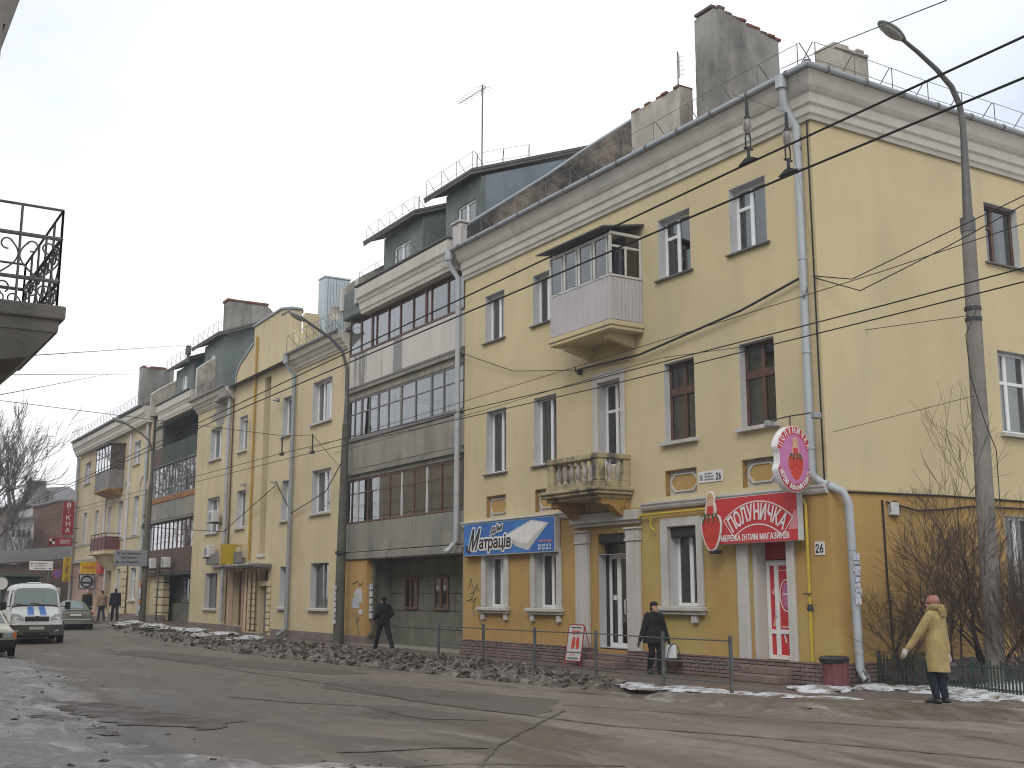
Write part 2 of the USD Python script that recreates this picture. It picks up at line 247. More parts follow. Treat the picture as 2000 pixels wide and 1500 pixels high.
# trodden ice and slush at the near left
MATS['slush'] = usdkit.material(stage, '/World/Looks/slush', {
    'g': ('geometry', {}), 'm1': ('mapping', {'scale': (1.0, 0.55, 1.0)}), 'n1': ('noise_texture', {'scale': 1.3, 'detail': 10.0, 'roughness': 0.70, 'distortion': 0.9}),
    'r1': ('rgb_ramp', {'ramp': [(0.36, (0.05, 0.041, 0.034)), (0.45, (0.105, 0.088, 0.074)), (0.51, (0.22, 0.20, 0.185)), (0.58, (0.38, 0.365, 0.35)), (0.70, (0.56, 0.565, 0.57))]}),
    'n3': ('noise_texture', {'scale': 22.0, 'detail': 5.0}), 'b': ('bump', {'strength': 0.7, 'distance': 0.03}),
    'q3': ('map_range', {'from_min': 0.36, 'from_max': 0.6, 'to_min': 0.25, 'to_max': 0.7, 'clamp': True}), 'p': ('principled_bsdf', {'specular_ior_level': 0.5})},
    [('g.position', 'm1.vector'), ('m1.vector', 'n1.vector'), ('n1.fac', 'r1.fac'), ('r1.color', 'p.base_color'), ('g.position', 'n3.vector'), ('n3.fac', 'b.height'), ('b.normal', 'p.normal'), ('n1.fac', 'q3.value'), ('q3.result', 'p.roughness')], surface='p.BSDF')
# brown slush along the near kerb
MATS['mud_slush'] = usdkit.material(stage, '/World/Looks/mud_slush', {
    'g': ('geometry', {}), 'm1': ('mapping', {'scale': (1.0, 0.55, 1.0)}), 'n1': ('noise_texture', {'scale': 1.3, 'detail': 10.0, 'roughness': 0.70, 'distortion': 0.9}),
    'r1': ('rgb_ramp', {'ramp': [(0.32, (0.05, 0.039, 0.030)), (0.45, (0.105, 0.084, 0.065)), (0.54, (0.145, 0.12, 0.096)), (0.62, (0.25, 0.225, 0.195)), (0.70, (0.50, 0.49, 0.47))]}),
    'n3': ('noise_texture', {'scale': 22.0, 'detail': 5.0}), 'b': ('bump', {'strength': 0.7, 'distance': 0.03}),
    'q3': ('map_range', {'from_min': 0.36, 'from_max': 0.6, 'to_min': 0.25, 'to_max': 0.7, 'clamp': True}), 'p': ('principled_bsdf', {'specular_ior_level': 0.5})},
    [('g.position', 'm1.vector'), ('m1.vector', 'n1.vector'), ('n1.fac', 'r1.fac'), ('r1.color', 'p.base_color'), ('g.position', 'n3.vector'), ('n3.fac', 'b.height'), ('b.normal', 'p.normal'), ('n1.fac', 'q3.value'), ('q3.result', 'p.roughness')], surface='p.BSDF')
M('puddle_water', (0.05, 0.042, 0.035), 0.06, 0.2, 1.0, spec=0.6)
M('mud', (0.085, 0.068, 0.054), 0.6, 0.3, 2.0, bump=0.5, bs=25, rvar=0.25)
M('asphalt_patch', (0.118, 0.102, 0.083), 0.7, 0.25, 1.2, bump=0.35, bs=70, rvar=0.3)
M('tar', (0.105, 0.089, 0.071), 0.6, 0.2, 3.0)
M('ground_soil', (0.09, 0.075, 0.058), 0.95, 0.3, 0.6, bump=0.5, bs=20)
M('kerb_stone', (0.13, 0.112, 0.097), 0.85, 0.2, 1.5, 0.1, 0.4, 30, (0.085, 0.07, 0.058), (0.45, 0.6), 1.3)

# ---------------------------------------------------------------- mesh helpers
def cat(*ms):
    out = []
    for m in ms:
        out += list(m) if isinstance(m, (list, tuple)) else [m]
    return trimesh.util.concatenate(out)
def box(x0, x1, y0, y1, z0, z1):
    m = trimesh.creation.box((abs(x1-x0), abs(y1-y0), abs(z1-z0))); m.apply_translation(((x0+x1)/2, (y0+y1)/2, (z0+z1)/2)); return m
def hull(pts):
    return trimesh.convex.convex_hull(np.asarray(pts, float))
def bbox(x0, x1, y0, y1, z0, z1, c=0.012):
    """box with chamfered edges"""
    c = min(c, abs(x1-x0)*0.45, abs(y1-y0)*0.45, abs(z1-z0)*0.45)
    p = []
    for x, sx in ((x0, 1), (x1, -1)):
        for y, sy in ((y0, 1), (y1, -1)):
            for z, sz in ((z0, 1), (z1, -1)):
                p += [(x, y+sy*c, z+sz*c), (x+sx*c, y, z+sz*c), (x+sx*c, y+sy*c, z)]
    return hull(p)
def tube(pts, r, n=8, close=True):
    pts = np.asarray(pts, float); k = len(pts); r = np.full(k, r) if np.ndim(r) == 0 else np.asarray(r, float)
    d = np.gradient(pts, axis=0) if k > 2 else np.repeat([pts[1]-pts[0]], 2, 0)
    d /= np.maximum(np.linalg.norm(d, axis=1, keepdims=True), 1e-9)
    a = np.cross(d[0], [0, 0, 1.0]); a = a if np.linalg.norm(a) > 1e-3 else np.array([1.0, 0, 0]); a /= np.linalg.norm(a)
    V = []
    th = np.arange(n)*2*math.pi/n
    for i in range(k):
        a = a-d[i]*(a@d[i]); a /= np.linalg.norm(a); b = np.cross(d[i], a)
        V.append(pts[i]+r[i]*(np.cos(th)[:, None]*a+np.sin(th)[:, None]*b))
    V = np.vstack(V); Fc = []
    for i in range(k-1):
        for j in range(n):
            p, q = i*n+j, i*n+(j+1) % n
            Fc += [(p, q, q+n), (p, q+n, p+n)]
    if close:
        V = np.vstack([V, pts[0], pts[-1]]); c0, c1 = len(V)-2, len(V)-1
        for j in range(n):
            Fc += [(c0, (j+1) % n, j), (c1, (k-1)*n+j, (k-1)*n+(j+1) % n)]
    return trimesh.Trimesh(V, Fc, process=False)
def cyl(p0, p1, r0, r1=None, n=10):
    return tube([p0, p1], [r0, r0 if r1 is None else r1], n)
def lathe(prof, n=16, at=(0, 0, 0)):
    prof = np.asarray(prof, float); th = np.arange(n)*2*math.pi/n; k = len(prof)
    V = np.array([(r*math.cos(t), r*math.sin(t), z) for r, z in prof for t in th]); Fc = []
    for i in range(k-1):
        for j in range(n):
            p, q = i*n+j, i*n+(j+1) % n
            Fc += [(p, q, q+n), (p, q+n, p+n)]
    m = trimesh.Trimesh(V, Fc, process=False); m.apply_translation(at); return m
def extrude(poly, h):
    gs = getattr(poly, 'geoms', [poly])
    return cat([trimesh.creation.extrude_polygon(g, h, engine='earcut') for g in gs if g.area > 1e-7])
def xf(m, A):
    m = m.copy(); A = np.asarray(A, float); m.apply_transform(A)
    return m
def frame(org, u, v, w):
    A = np.eye(4); A[:3, 0], A[:3, 1], A[:3, 2], A[:3, 3] = u, v, w, org; return A
def to(m, A):
    """local (u, v, w) mesh into the world; turns the faces where the frame is left-handed"""
    v = np.asarray(m.vertices)@A[:3, :3].T+A[:3, 3]; f = np.asarray(m.faces)
    if np.linalg.det(A[:3, :3]) < 0: f = f[:, ::-1]
    return trimesh.Trimesh(v, f, process=False)
XF = 17.1
FAC = frame((XF, 0, 0), (0, 1, 0), (0, 0, 1), (-1, 0, 0))      # street facades: u = y, v = z, w = towards the street
GAB = frame((0, 16.05, 0), (1, 0, 0), (0, 0, 1), (0, -1, 0))    # end wall: u = x, v = z, w = towards the viewer
def gz(y):
    t = np.clip((np.asarray(y, float)-40)/30, 0, 1); return 0.3*t*t*(3-2*t)

# ---------------------------------------------------------------- prim helpers
TAKEN, BASE = set(), {}
def path_of(parent, name):
    base = '/World' if parent is None else str(parent.GetPath()); p = base+'/'+name; k = 0
    while p in TAKEN:
        k += 1; p = f'{base}/{name}_{k:03d}'
    TAKEN.add(p); return p
def tag(prim, label=None, cat_=None, group=None, kind=None):
    for k, v in (('label', label), ('category', cat_), ('group', group), ('kind', kind)):
        if v: prim.SetCustomDataByKey(k, v)
    return prim
def thing(name, label, cat_, loc=(0, 0, 0), group=None, rotz=None):
    x = UsdGeom.Xform.Define(stage, path_of(None, name)); x.AddTranslateOp().Set(Gf.Vec3d(*map(float, loc)))
    if rotz is not None: x.AddRotateZOp().Set(float(rotz))
    pr = x.GetPrim(); BASE[str(pr.GetPath())] = np.zeros(3) if rotz is not None else np.array(loc, float)   # a turned thing takes local meshes
    return tag(pr, label, cat_, group)
def sub(parent, name, label=None):
    pr = UsdGeom.Xform.Define(stage, path_of(parent, name)).GetPrim(); BASE[str(pr.GetPath())] = BASE[str(parent.GetPath())]
    return tag(pr, label)
def part(parent, name, mesh, mat, smooth=False, label=None, kind=None):
    mesh = cat(mesh) if isinstance(mesh, (list, tuple)) else mesh
    p = path_of(parent, name); b = BASE.get(str(parent.GetPath()), np.zeros(3)) if parent is not None else np.zeros(3)
    mesh = mesh.copy(); mesh.vertices = np.asarray(mesh.vertices)-b
    pr = usdkit.mesh(stage, p, mesh, MATS[mat], smooth).GetPrim(); BASE[p] = b
    return tag(pr, label, None, None, kind)
def single(name, mesh, mat, label=None, cat_=None, group=None, kind=None, smooth=False):
    pr = part(None, name, mesh, mat, smooth); return tag(pr, label, cat_, group, kind)
def dup(src, loc, rotz, label, group=None):
    was = src.GetCustomData(); x = UsdGeom.Xform.Define(stage, path_of(None, src.GetName().rstrip('0123456789_')))
    x.GetPrim().GetReferences().AddInternalReference(src.GetPath())
    x.ClearXformOpOrder(); x.AddTranslateOp().Set(Gf.Vec3d(*map(float, loc))); x.AddRotateZOp().Set(float(rotz)); x.GetPrim().SetInstanceable(True)
    return tag(x.GetPrim(), label, was['category'], group or was.get('group'))
def glyphs(text, height, depth=0.004, bold=True, condense=1.0, shear=0.0):
    m = meshkit.text_mesh(text, height, depth, bold); v = np.array(m.vertices); v[:, 0] = v[:, 0]*condense+v[:, 1]*shear; m.vertices = v; return m
def lump(r, seed, amp=0.35, sub_=1, s=(1, 1, 1)):
    m = trimesh.creation.icosphere(sub_, r); rg = np.random.default_rng(seed)
    m.vertices = m.vertices*(1+amp*(rg.random((len(m.vertices), 1))-0.5)*2)*np.array(s); return m
# ---------------------------------------------------------------- ground, road, pavement
def grid(x0, x1, nx, y0, y1, ny, zf):
    X, Y = np.meshgrid(np.linspace(x0, x1, nx), np.linspace(y0, y1, ny), indexing='ij'); Zz = zf(X, Y)
    V = np.stack([X, Y, Zz], -1).reshape(-1, 3); i, j = np.meshgrid(np.arange(nx-1), np.arange(ny-1), indexing='ij'); a = (i*ny+j).ravel()
    return trimesh.Trimesh(V, np.vstack([np.stack([a, a+ny, a+ny+1], 1), np.stack([a, a+ny+1, a+1], 1)]), process=False)
def fb(X, Y, s, o=4, seed=0, sy=None):
    return meshkit.fbm(np.stack([X*s, Y*(sy or s), np.zeros_like(X)+0.37], -1), o, seed)
def road_z(x, y):
    x, y = np.asarray(x, float), np.asarray(y, float)
    return -0.13+gz(y)+0.05*(fb(x, y, 0.25, 3, 3, 0.12)-0.5)
single('ground', grid(-400, 400, 3, -400, 600, 3, lambda X, Y: X*0-0.4), 'ground_soil', 'bare ground around the street', 'ground', kind='structure')
road = single('road', cat(grid(-8, 14.2, 75, -6, 110, 240, road_z), grid(-60, -8, 8, -40, 110, 8, lambda X, Y: -0.14+gz(Y)), grid(-8, 40, 40, -40, -6, 8, lambda X, Y: -0.13+X*0), grid(-60, 60, 20, 110, 190, 8, lambda X, Y: -0.14+gz(Y)),
              grid(14.2, 45, 16, -6, 14.4, 12, lambda X, Y: X*0-0.135)), 'asphalt', 'worn wet asphalt road', 'road', kind='structure', smooth=True)
KERB = [(14.0, 110), (14.0, 60), (14.0, 40), (14.0, 15.6), (14.35, 14.4), (15.2, 13.05), (16.5, 11.9), (18.2, 11.3), (24, 10.6), (40, 10.0)]
pv = Polygon([(14.0, 15.6), (14.35, 14.4), (15.2, 13.05), (16.5, 11.9), (18.2, 11.3), (24, 10.6), (40, 10.0), (40, 16.2), (14.0, 16.2)])
ys = np.r_[np.arange(16.2, 110, 1.6), 110]
strip = grid(14.0, 18.6, 8, 16.2, 110, 70, lambda X, Y: gz(Y)+0.012*(fb(X, Y, 0.7, 3, 9)-0.5))
flat = extrude(pv, 0.1); flat.apply_translation((0, 0, -0.1))
pave = thing('pavement', 'reddish paved pavement along the yellow houses', 'pavement'); tag(pave, kind='structure')
part(pave, 'paving', cat(strip, flat), 'pavement')
rng = random.Random(5)
L = shapely.LineString(KERB); s = L.length-0.5
d = 0.0
while d < L.length-1.2:
    a, b = L.interpolate(d+0.006), L.interpolate(d+0.994); d += 1.0
    if a.y > 75 or (a.x > 24): continue
    t = np.array([b.x-a.x, b.y-a.y]); t /= np.linalg.norm(t); n = np.array([t[1], -t[0]])*-1
    if n[0] > 0 and a.y > 16: n = -n
    z0 = float(gz(a.y)); zt = z0+0.006+rng.uniform(-0.012, 0.006)
    P = [(p.x+nn*n[0], p.y+nn*n[1], z) for p in (a, b) for nn in (-0.13, 0.03) for z in (z0-0.3, zt-0.012)]
    P += [(p.x+nn*n[0], p.y+nn*n[1], zt) for p in (a, b) for nn in (-0.115, 0.015)]
    part(pave, 'kerb_stone', hull(P), 'kerb_stone')

def flat_poly(pts, dz, jitter=0.12, seed=0, zf=road_z):
    pl = Polygon(pts).buffer(0.15).buffer(-0.15); pl = shapely.segmentize(pl, 0.25); c = np.array(pl.exterior.coords)[:-1]; rg = np.random.default_rng(seed)
    c = c+(rg.random(c.shape)-0.5)*jitter
    pg = Polygon(c).buffer(0); pg = max(getattr(pg, 'geoms', [pg]), key=lambda g: g.area)
    tri = trimesh.creation.triangulate_polygon(pg, engine='earcut')
    v = np.asarray(tri[0]); m = trimesh.Trimesh(np.c_[v, np.zeros(len(v))], tri[1], process=False)
    m = m.subdivide_to_size(0.6)
    v = np.array(m.vertices); v[:, 2] = zf(v[:, 0], v[:, 1])+dz; m.vertices = v
    return m
def strip_line(pts, w, dz=0.008, seed=0):
    ln = shapely.segmentize(shapely.LineString(pts), 0.2); c = np.array(ln.coords); rg = np.random.default_rng(seed)
    c[:, :2] += np.cumsum(rg.normal(0, 0.012, c.shape), 0)*0.6+rg.normal(0, 0.012, c.shape)
    t = np.gradient(c, axis=0); t /= np.linalg.norm(t, axis=1, keepdims=True); n = np.c_[-t[:, 1], t[:, 0]]; ww = w*(0.5+rg.random((len(c), 1)))/2
    V = np.vstack([c+n*ww, c-n*ww]); k = len(c); Fc = []
    for i in range(k-1): Fc += [(i, k+i, k+i+1), (i, k+i+1, i+1)]
    m = trimesh.Trimesh(np.c_[V, road_z(V[:, 0], V[:, 1])+dz], Fc, process=False)
    if m.face_normals[:, 2].mean() < 0: m.invert()
    return m
PATCH = [(10.03, 24.05), (10.68, 22.33), (11.21, 20.23), (11.85, 17.78), (10.63, 16.17), (10.01, 15.81), (9.76, 16.9), (9.63, 18.67), (9.37, 20.94), (9.25, 22.44)]
part(road, 'asphalt_patch', flat_poly(PATCH, 0.006, 0.08, 1), 'asphalt_patch', label='dark repaired patch in the road')
part(road, 'asphalt_patch', flat_poly([(8.33, 18.6), (8.33, 17.39), (8.29, 16.24), (9.05, 15.36), (9.21, 16.11), (8.92, 18.23)], 0.006, 0.1, 2), 'asphalt_patch')
part(road, 'asphalt_patch', flat_poly([(8.6, 40), (10.4, 40), (11.6, 30), (11.9, 26), (11.0, 26), (9.9, 31)], 0.006, 0.2, 3), 'asphalt_patch')
for k, (pts, w) in enumerate([([(9.79, 23.2), (9.55, 18.5), (9.96, 15.66), (10.21, 13.86), (10.85, 12.4), (11.34, 11.01), (12.03, 8.56), (12.3, 5)], 0.055), ([(11.39, 16.93), (12.12, 15.07), (12.82, 13.47), (13.44, 12.03), (14.4, 10.22), (15, 8)], 0.045),
                              ([(10.81, 16.07), (9.77, 15.08), (8.63, 13.96), (7.45, 12.64), (6.58, 11.45), (5.86, 10.3)], 0.045), ([(5.7, 13.44), (6.32, 13.17), (6.98, 13.1), (7.45, 12.7)], 0.09), ([(5.0, 12.1), (6.6, 11.7), (8.0, 10.6)], 0.05),
                              ([(9.79, 23.2), (9.6, 30), (9.2, 42)], 0.05), ([(8.3, 18.6), (7.6, 19.6), (7.0, 21.4)], 0.06)]):
    part(road, 'crack', strip_line(pts, w, 0.012, k), 'tar')
# trodden ice at the near left: a low rough sheet that rises out of the road
def slush_h(X, Y):
    xe = np.interp(Y, [4, 9, 11, 12.7, 14.5, 16.8, 18.4, 20.2, 23, 27, 31, 35.8, 38, 40], [9.6, 7.9, 6.0, 4.8, 4.3, 3.85, 3.4, 3.7, 4.5, 5.1, 5.35, 5.7, 4.6, 2.0])
    n = fb(X, Y, 0.55, 5, 21); return np.clip((xe-X)*0.11, -0.16, 0.07)+(n-0.5)*0.34+(fb(X, Y, 2.2, 5, 5, 1.4)-0.5)*0.17+0.0
single('ice_sheet', grid(-2, 10.5, 300, 5, 42, 620, lambda X, Y: road_z(X, Y)+np.clip(slush_h(X, Y), -0.06, 1)), 'slush', 'trodden grey ice and slush over the near left of the road', 'ice', kind='stuff', smooth=True)
deb = []
rg = np.random.default_rng(77)
for k in range(220):
    y = 9.5+26*rg.random()**1.6; xe = np.interp(y, [9, 11, 12.7, 14.5, 16.8, 18.4, 20.2, 23, 27, 31, 36], [7.6, 6.0, 4.9, 4.4, 3.9, 3.5, 3.7, 4.5, 5.1, 5.35, 5.5]); x = xe+rg.normal(-0.15, 0.5 if y > 14 else 0.9); r = 0.008+0.028*rg.random()**3
    m = lump(r, 5000+k, 0.5, 1, (1.3, 1, 0.6)); z = float(road_z(x, y)+max(float(slush_h(np.array(x), np.array(y))), -0.01)); m.apply_translation((x, y, z+r*0.15)); deb.append(m)
single('ice_crumbs', cat(deb), 'dirty_ice', 'crumbs of dirty ice along the edge of the near ice', 'ice', kind='stuff')
for k, (pts, dz) in enumerate([([(2.87, 19.31), (3.33, 19.89), (3.78, 19.44), (3.94, 17.7), (3.83, 16.56), (3.38, 17.67), (2.94, 18.31)], 0.012), ([(5.14, 17.27), (5.55, 17.34), (5.46, 16.77), (5.06, 16.49), (4.96, 16.77)], 0.010),
                               ([(3.9, 20.9), (3.95, 22.3), (4.7, 21.6), (5.2, 19.3), (5.85, 17.4), (5.0, 16.9), (4.2, 17.7)], 0.009)]):
    single('puddle', flat_poly(pts, dz, 0.25, 30+k), 'mud', ['muddy wet hollow beside the near ice', 'small pale puddle in the road beyond the ice', 'broad dark wet hollow along the ice edge'][k], 'puddle', kind='structure')

# heap of dirty ice along the kerb
BY = [13.8, 15.5, 17, 18.5, 20, 22, 27, 32, 38, 45, 55, 62, 66]
BF = [14.0, 13.9, 13.75, 13.55, 13.45, 13.3, 13.0, 12.6, 12.3, 12.5, 12.9, 13.5, 14.0]
BB = [14.1, 14.2, 14.4, 14.45, 14.55, 14.7, 14.8, 14.8, 14.7, 14.6, 14.6, 14.5, 14.3]
BH = [0.0, 0.03, 0.05, 0.10, 0.19, 0.25, 0.29, 0.31, 0.30, 0.29, 0.27, 0.2, 0.0]
def bank_h(X, Y):
    f, b, h = np.interp(Y, BY, BF), np.interp(Y, BY, BB), np.interp(Y, BY, BH)
    t = np.clip((X-f)/(b-f), 0, 1); prof = np.sin(np.pi*np.clip(t, 0, 1))**0.7
    base = np.where(X > 14.0, gz(Y), road_z(X, Y)); top = road_z(X, Y)+h*prof*(0.35+1.35*fb(X, Y, 1.1, 4, 8))+(0.05+0.35*h)*(fb(X, Y, 3.5, 4, 4)-0.5)*prof*1.6
    return np.where((t > 0) & (t < 1), np.maximum(top, base-0.05), base-0.08)
bank = grid(12.0, 15.0, 76, 13.8, 66, 900, bank_h)
rg = np.random.default_rng(11); lumps = []
for k in range(3600):
    y = 15.5+45*rg.random()**1.15; f, b, h = np.interp(y, BY, BF), np.interp(y, BY, BB), np.interp(y, BY, BH)
    if rg.random() > 0.12+h*2.3: continue
    t = rg.beta(1.6, 1.8)*1.1-0.07; x = f+(b-f)*t; r = (0.02+0.075*rg.random()**3)*(0.8+h)
    m = lump(r, 1000+k, 0.5, 1, (1, 1.3, 0.55)); a = rg.random()*6.28; m.apply_transform(trimesh.transformations.rotation_matrix(a, (rg.random(), rg.random(), 1)))
    m.apply_translation((x, y, max(float(bank_h(np.array(x), np.array(y))), -0.13)+r*0.1)); lumps.append(m)
single('ice_heap', cat(bank, lumps), 'dirty_ice', 'long heap of dirty broken ice shovelled along the kerb', 'ice heap', kind='stuff')
# churned brown slush that buries the kerb at the near corner
kl = shapely.LineString([(14.0, 20.5), (14.0, 15.6), (14.35, 14.4), (15.2, 13.05), (16.5, 11.9), (18.2, 11.3), (24, 10.6), (30, 10.3)]); ns, nt = 260, 34; V = []
for i in range(ns):
    d0 = kl.length*i/(ns-1); c = np.array(kl.interpolate(d0).coords[0]); e = np.array(kl.interpolate(min(d0+0.25, kl.length)).coords[0])-np.array(kl.interpolate(max(d0-0.25, 0)).coords[0]); e /= np.linalg.norm(e); nn = np.array([e[1], -e[0]])
    for j in range(nt):
        t = -1.15+2.75*j/(nt-1); p = c+nn*t; V.append((p[0], p[1], t, min(d0/2.5, 1.0)))
V = np.array(V); t = V[:, 2]; ed = np.clip(np.minimum((t+1.15)/0.5, (1.6-t)/0.7), 0, 1)
zz = np.where(t < 0, 0.02, 0.02-0.155*np.clip(t/0.85, 0, 1)**1.1)+0.11*(fb(V[:, 0], V[:, 1], 1.3, 5, 31)-0.47)+0.05*(fb(V[:, 0], V[:, 1], 5, 3, 13)-0.5)-0.07*(1-ed)-0.03*(1-V[:, 3])
Fc = [f for i in range(ns-1) for j in range(nt-1) for f in ((i*nt+j, i*nt+nt+j, i*nt+nt+j+1), (i*nt+j, i*nt+nt+j+1, i*nt+j+1))]
m = trimesh.Trimesh(np.c_[V[:, :2], zz], Fc, process=False)
if m.face_normals[:, 2].mean() < 0: m.invert()
single('slush_band', m, 'mud_slush', 'churned brown slush over the near corner of the kerb', 'slush', kind='stuff', smooth=True)
sn = []
def snow_blob(x, y, r, sx, sy, h, seed, zf):
    m = trimesh.creation.icosphere(3, 1.0); v = np.array(m.vertices); n = meshkit.fbm(v*2.2+seed, 4, seed); v = v*(0.55+0.95*n[:, None])*np.array([sx*r, sy*r, h]); m.vertices = v; m.apply_translation((x, y, float(zf)))
    return m
for k in range(26):
    y = rg.uniform(46, 60) if k < 20 else rg.uniform(40, 46); x = rg.uniform(13.3, 14.3); sn.append(snow_blob(x, y, 0.5, 0.7, 1.7, 0.10, k, bank_h(np.array(x), np.array(y))+0.05))
for k, (x, y, r, h) in enumerate([(14.25, 17.2, 0.35, 0.06), (14.3, 16.6, 0.3, 0.05), (14.1, 18.3, 0.3, 0.05), (14.4, 15.9, 0.25, 0.04), (13.8, 17.7, 0.3, 0.03), (16.2, 15.72, 0.35, 0.09), (16.6, 15.75, 0.3, 0.08), (17.35, 15.4, 0.28, 0.09),
                                  (17.75, 15.0, 0.25, 0.07), (18.0, 14.2, 0.5, 0.10), (17.9, 13.6, 0.45, 0.11), (17.75, 13.0, 0.5, 0.10), (17.6, 12.5, 0.4, 0.09), (18.8, 13.0, 0.9, 0.16), (19.3, 12.2, 1.0, 0.15), (18.2, 12.2, 0.5, 0.08), (20.2, 13.0, 0.9, 0.18), (17.25, 13.3, 0.3, 0.03), (16.9, 12.6, 0.3, 0.025), (15.2, 14.4, 0.3, 0.02), (14.7, 15.3, 0.35, 0.03)]):
    sn.append(snow_blob(x, y, r*1.3, 1.0, 1.2, h, 60+k, 0.0))
single('snow_patches', cat(sn), 'snow', 'thin leftover snow on the heap, the pavement and by the green fence', 'snow', kind='stuff', smooth=True)
single('garden_soil', to(extrude(Polygon([(17.95, 15.95), (17.6, 12.3), (24, 11.4), (40, 11.2), (40, 15.95)]), 0.05), frame((0, 0, 0.006), (1, 0, 0), (0, 1, 0), (0, 0, 1))), 'ground_soil', 'strip of bare soil behind the low green fence', 'soil', kind='structure')
# ---------------------------------------------------------------- building pieces
def wall_mesh(poly, holes, A, t=0.4):
    for h in holes: poly = poly.difference(sbox(*h))
    m = extrude(poly, t); m.apply_translation((0, 0, -t)); return to(m, A)
def lb(A, u0, u1, v0, v1, w0, w1, c=0.0):
    return to(bbox(u0, u1, v0, v1, w0, w1, c) if c else box(u0, u1, v0, v1, w0, w1), A)
def drape(A, u0, u1, v0, v1, w, seed, amp=0.03):
    n = max(8, int((u1-u0)/0.05)); rg = np.random.default_rng(seed); U = np.linspace(u0, u1, n); ph = np.cumsum(rg.uniform(0.5, 1.3, n)); W = w+amp*np.sin(ph)
    V = np.vstack([np.c_[U, np.full(n, v0), W], np.c_[U, np.full(n, v1), W]]); Fc = []
    for i in range(n-1): Fc += [(i, i+1, n+i+1), (i, n+i+1, n+i)]
    return to(trimesh.Trimesh(V, Fc, process=False), A)
SEED = [100]
def window(parent, A, u0, u1, v0, v1, fm, cols=((1.0, ()), (1.0, ())), d=0.22, fw=0.08, sill=None, reveal='reveal_white', curtain='auto', glass='pane_glass', name='window', label=None, deep=True):
    """cols: from the lower u to the higher, (share of the width, heights (0..1) of the glazing bars)"""
    SEED[0] += 1; rg = random.Random(SEED[0]); X = sub(parent, name, label)
    W0, W1 = -d-0.06, -d
    bars = [lb(A, u0, u0+fw, v0, v1, W0, W1, 0.008), lb(A, u1-fw, u1, v0, v1, W0, W1, 0.008), lb(A, u0+fw, u1-fw, v0, v0+fw, W0, W1, 0.008), lb(A, u0+fw, u1-fw, v1-fw, v1, W0, W1, 0.008)]
    tot = sum(c[0] for c in cols); u = u0+fw; wid = u1-u0-2*fw; cells = []
    for i, (sh, cuts) in enumerate(cols):
        ua, ub = u, u+wid*sh/tot; u = ub
        a, b = (ua+(0.6*fw if i else 0)), (ub-(0.6*fw if i < len(cols)-1 else 0))
        if i: bars.append(lb(A, ua-0.6*fw, ua+0.6*fw, v0+fw, v1-fw, W0, W1+0.012, 0.008))
        vs = [v0+fw]+[v0+(v1-v0)*c for c in cuts]+[v1-fw]
        for k in range(len(vs)-1):
            c0, c1 = vs[k]+(0.5*fw if k else 0), vs[k+1]-(0.5*fw if k < len(vs)-2 else 0)
            if k: bars.append(lb(A, a, b, vs[k]-0.5*fw, vs[k]+0.5*fw, W0+0.004, W1+0.004, 0.008))
            cells.append((a, b, c0, c1))
    part(X, 'frame', bars, fm)
    for a, b, c0, c1 in cells:
        e = 0.012*rg.uniform(-0.3, 0.3)
        P = np.array([(a-0.01, c0-0.01, W0+0.03-e), (b+0.01, c0-0.01, W0+0.03+e), (b+0.01, c1+0.01, W0+0.03+e), (a-0.01, c1+0.01, W0+0.03-e)])
        part(X, 'pane', to(trimesh.Trimesh(P, [(0, 1, 2), (0, 2, 3)], process=False), A), glass)
    if reveal:
        q = 0.012
        part(X, 'reveal', [lb(A, u0-q*0, u0+q, v0, v1, W1, -0.004), lb(A, u1-q, u1, v0, v1, W1, -0.004), lb(A, u0+q, u1-q, v1-q, v1, W1, -0.004), lb(A, u0+q, u1-q, v0, v0+q, W1, -0.004)], reveal)
    if sill:
        o = {'metal': 0.09, 'stone': 0.13}[sill]; th = {'metal': 0.045, 'stone': 0.09}[sill]
        part(X, 'sill', to(hull([(uu, vv, ww) for uu in (u0-0.09, u1+0.09) for vv, ww in ((v0+0.012, -0.001), (v0-th, -0.001), (v0-0.012, o), (v0-th, o-0.004))]), A), 'sill_metal' if sill == 'metal' else 'stone_trim')
    if curtain == 'auto':
        curtain = rg.choice(['curtain', 'curtain_dim', 'curtain_dim', 'curtain_warm', None])
    if curtain:
        mode = rg.choice(['full', 'sides', 'left', 'right', 'full']); us = []
        if mode == 'full': us = [(u0, u1)]
        if mode in ('sides', 'left'): us.append((u0, u0+(u1-u0)*rg.uniform(0.25, 0.42)))
        if mode in ('sides', 'right'): us.append((u1-(u1-u0)*rg.uniform(0.25, 0.42), u1))
        part(X, 'curtain', [drape(A, a, b, v0+0.02, v1-0.03, -d-rg.uniform(0.16, 0.24), SEED[0]*7+k) for k, (a, b) in enumerate(us)], curtain)
    return X
def profile_run(prof, u0, u1, A):
    """a moulding: (v, w) outline swept from u0 to u1"""
    m = extrude(Polygon(prof), u1-u0); v = np.array(m.vertices); m.vertices = np.c_[v[:, 2]+u0, v[:, 0], v[:, 1]]; m.invert(); return to(m, A)
def downpipe(parent, pts, r=0.07, mat='pipe_metal', name='downpipe', bands=True):
    X = sub(parent, name); part(X, 'pipe', tube(pts, r, 12), mat, 35)
    if bands:
        for p, q in zip(pts[:-1], pts[1:]):
            p, q = np.array(p, float), np.array(q, float); n = np.linalg.norm(q-p)
            if n < 2: continue
            dd = (q-p)/n
            for t in np.arange(0.9, n, 1.95):
                c = p+dd*t; part(X, 'collar', tube([c-dd*0.02, c+dd*0.02], r+0.012, 12), mat, 35)
    return X
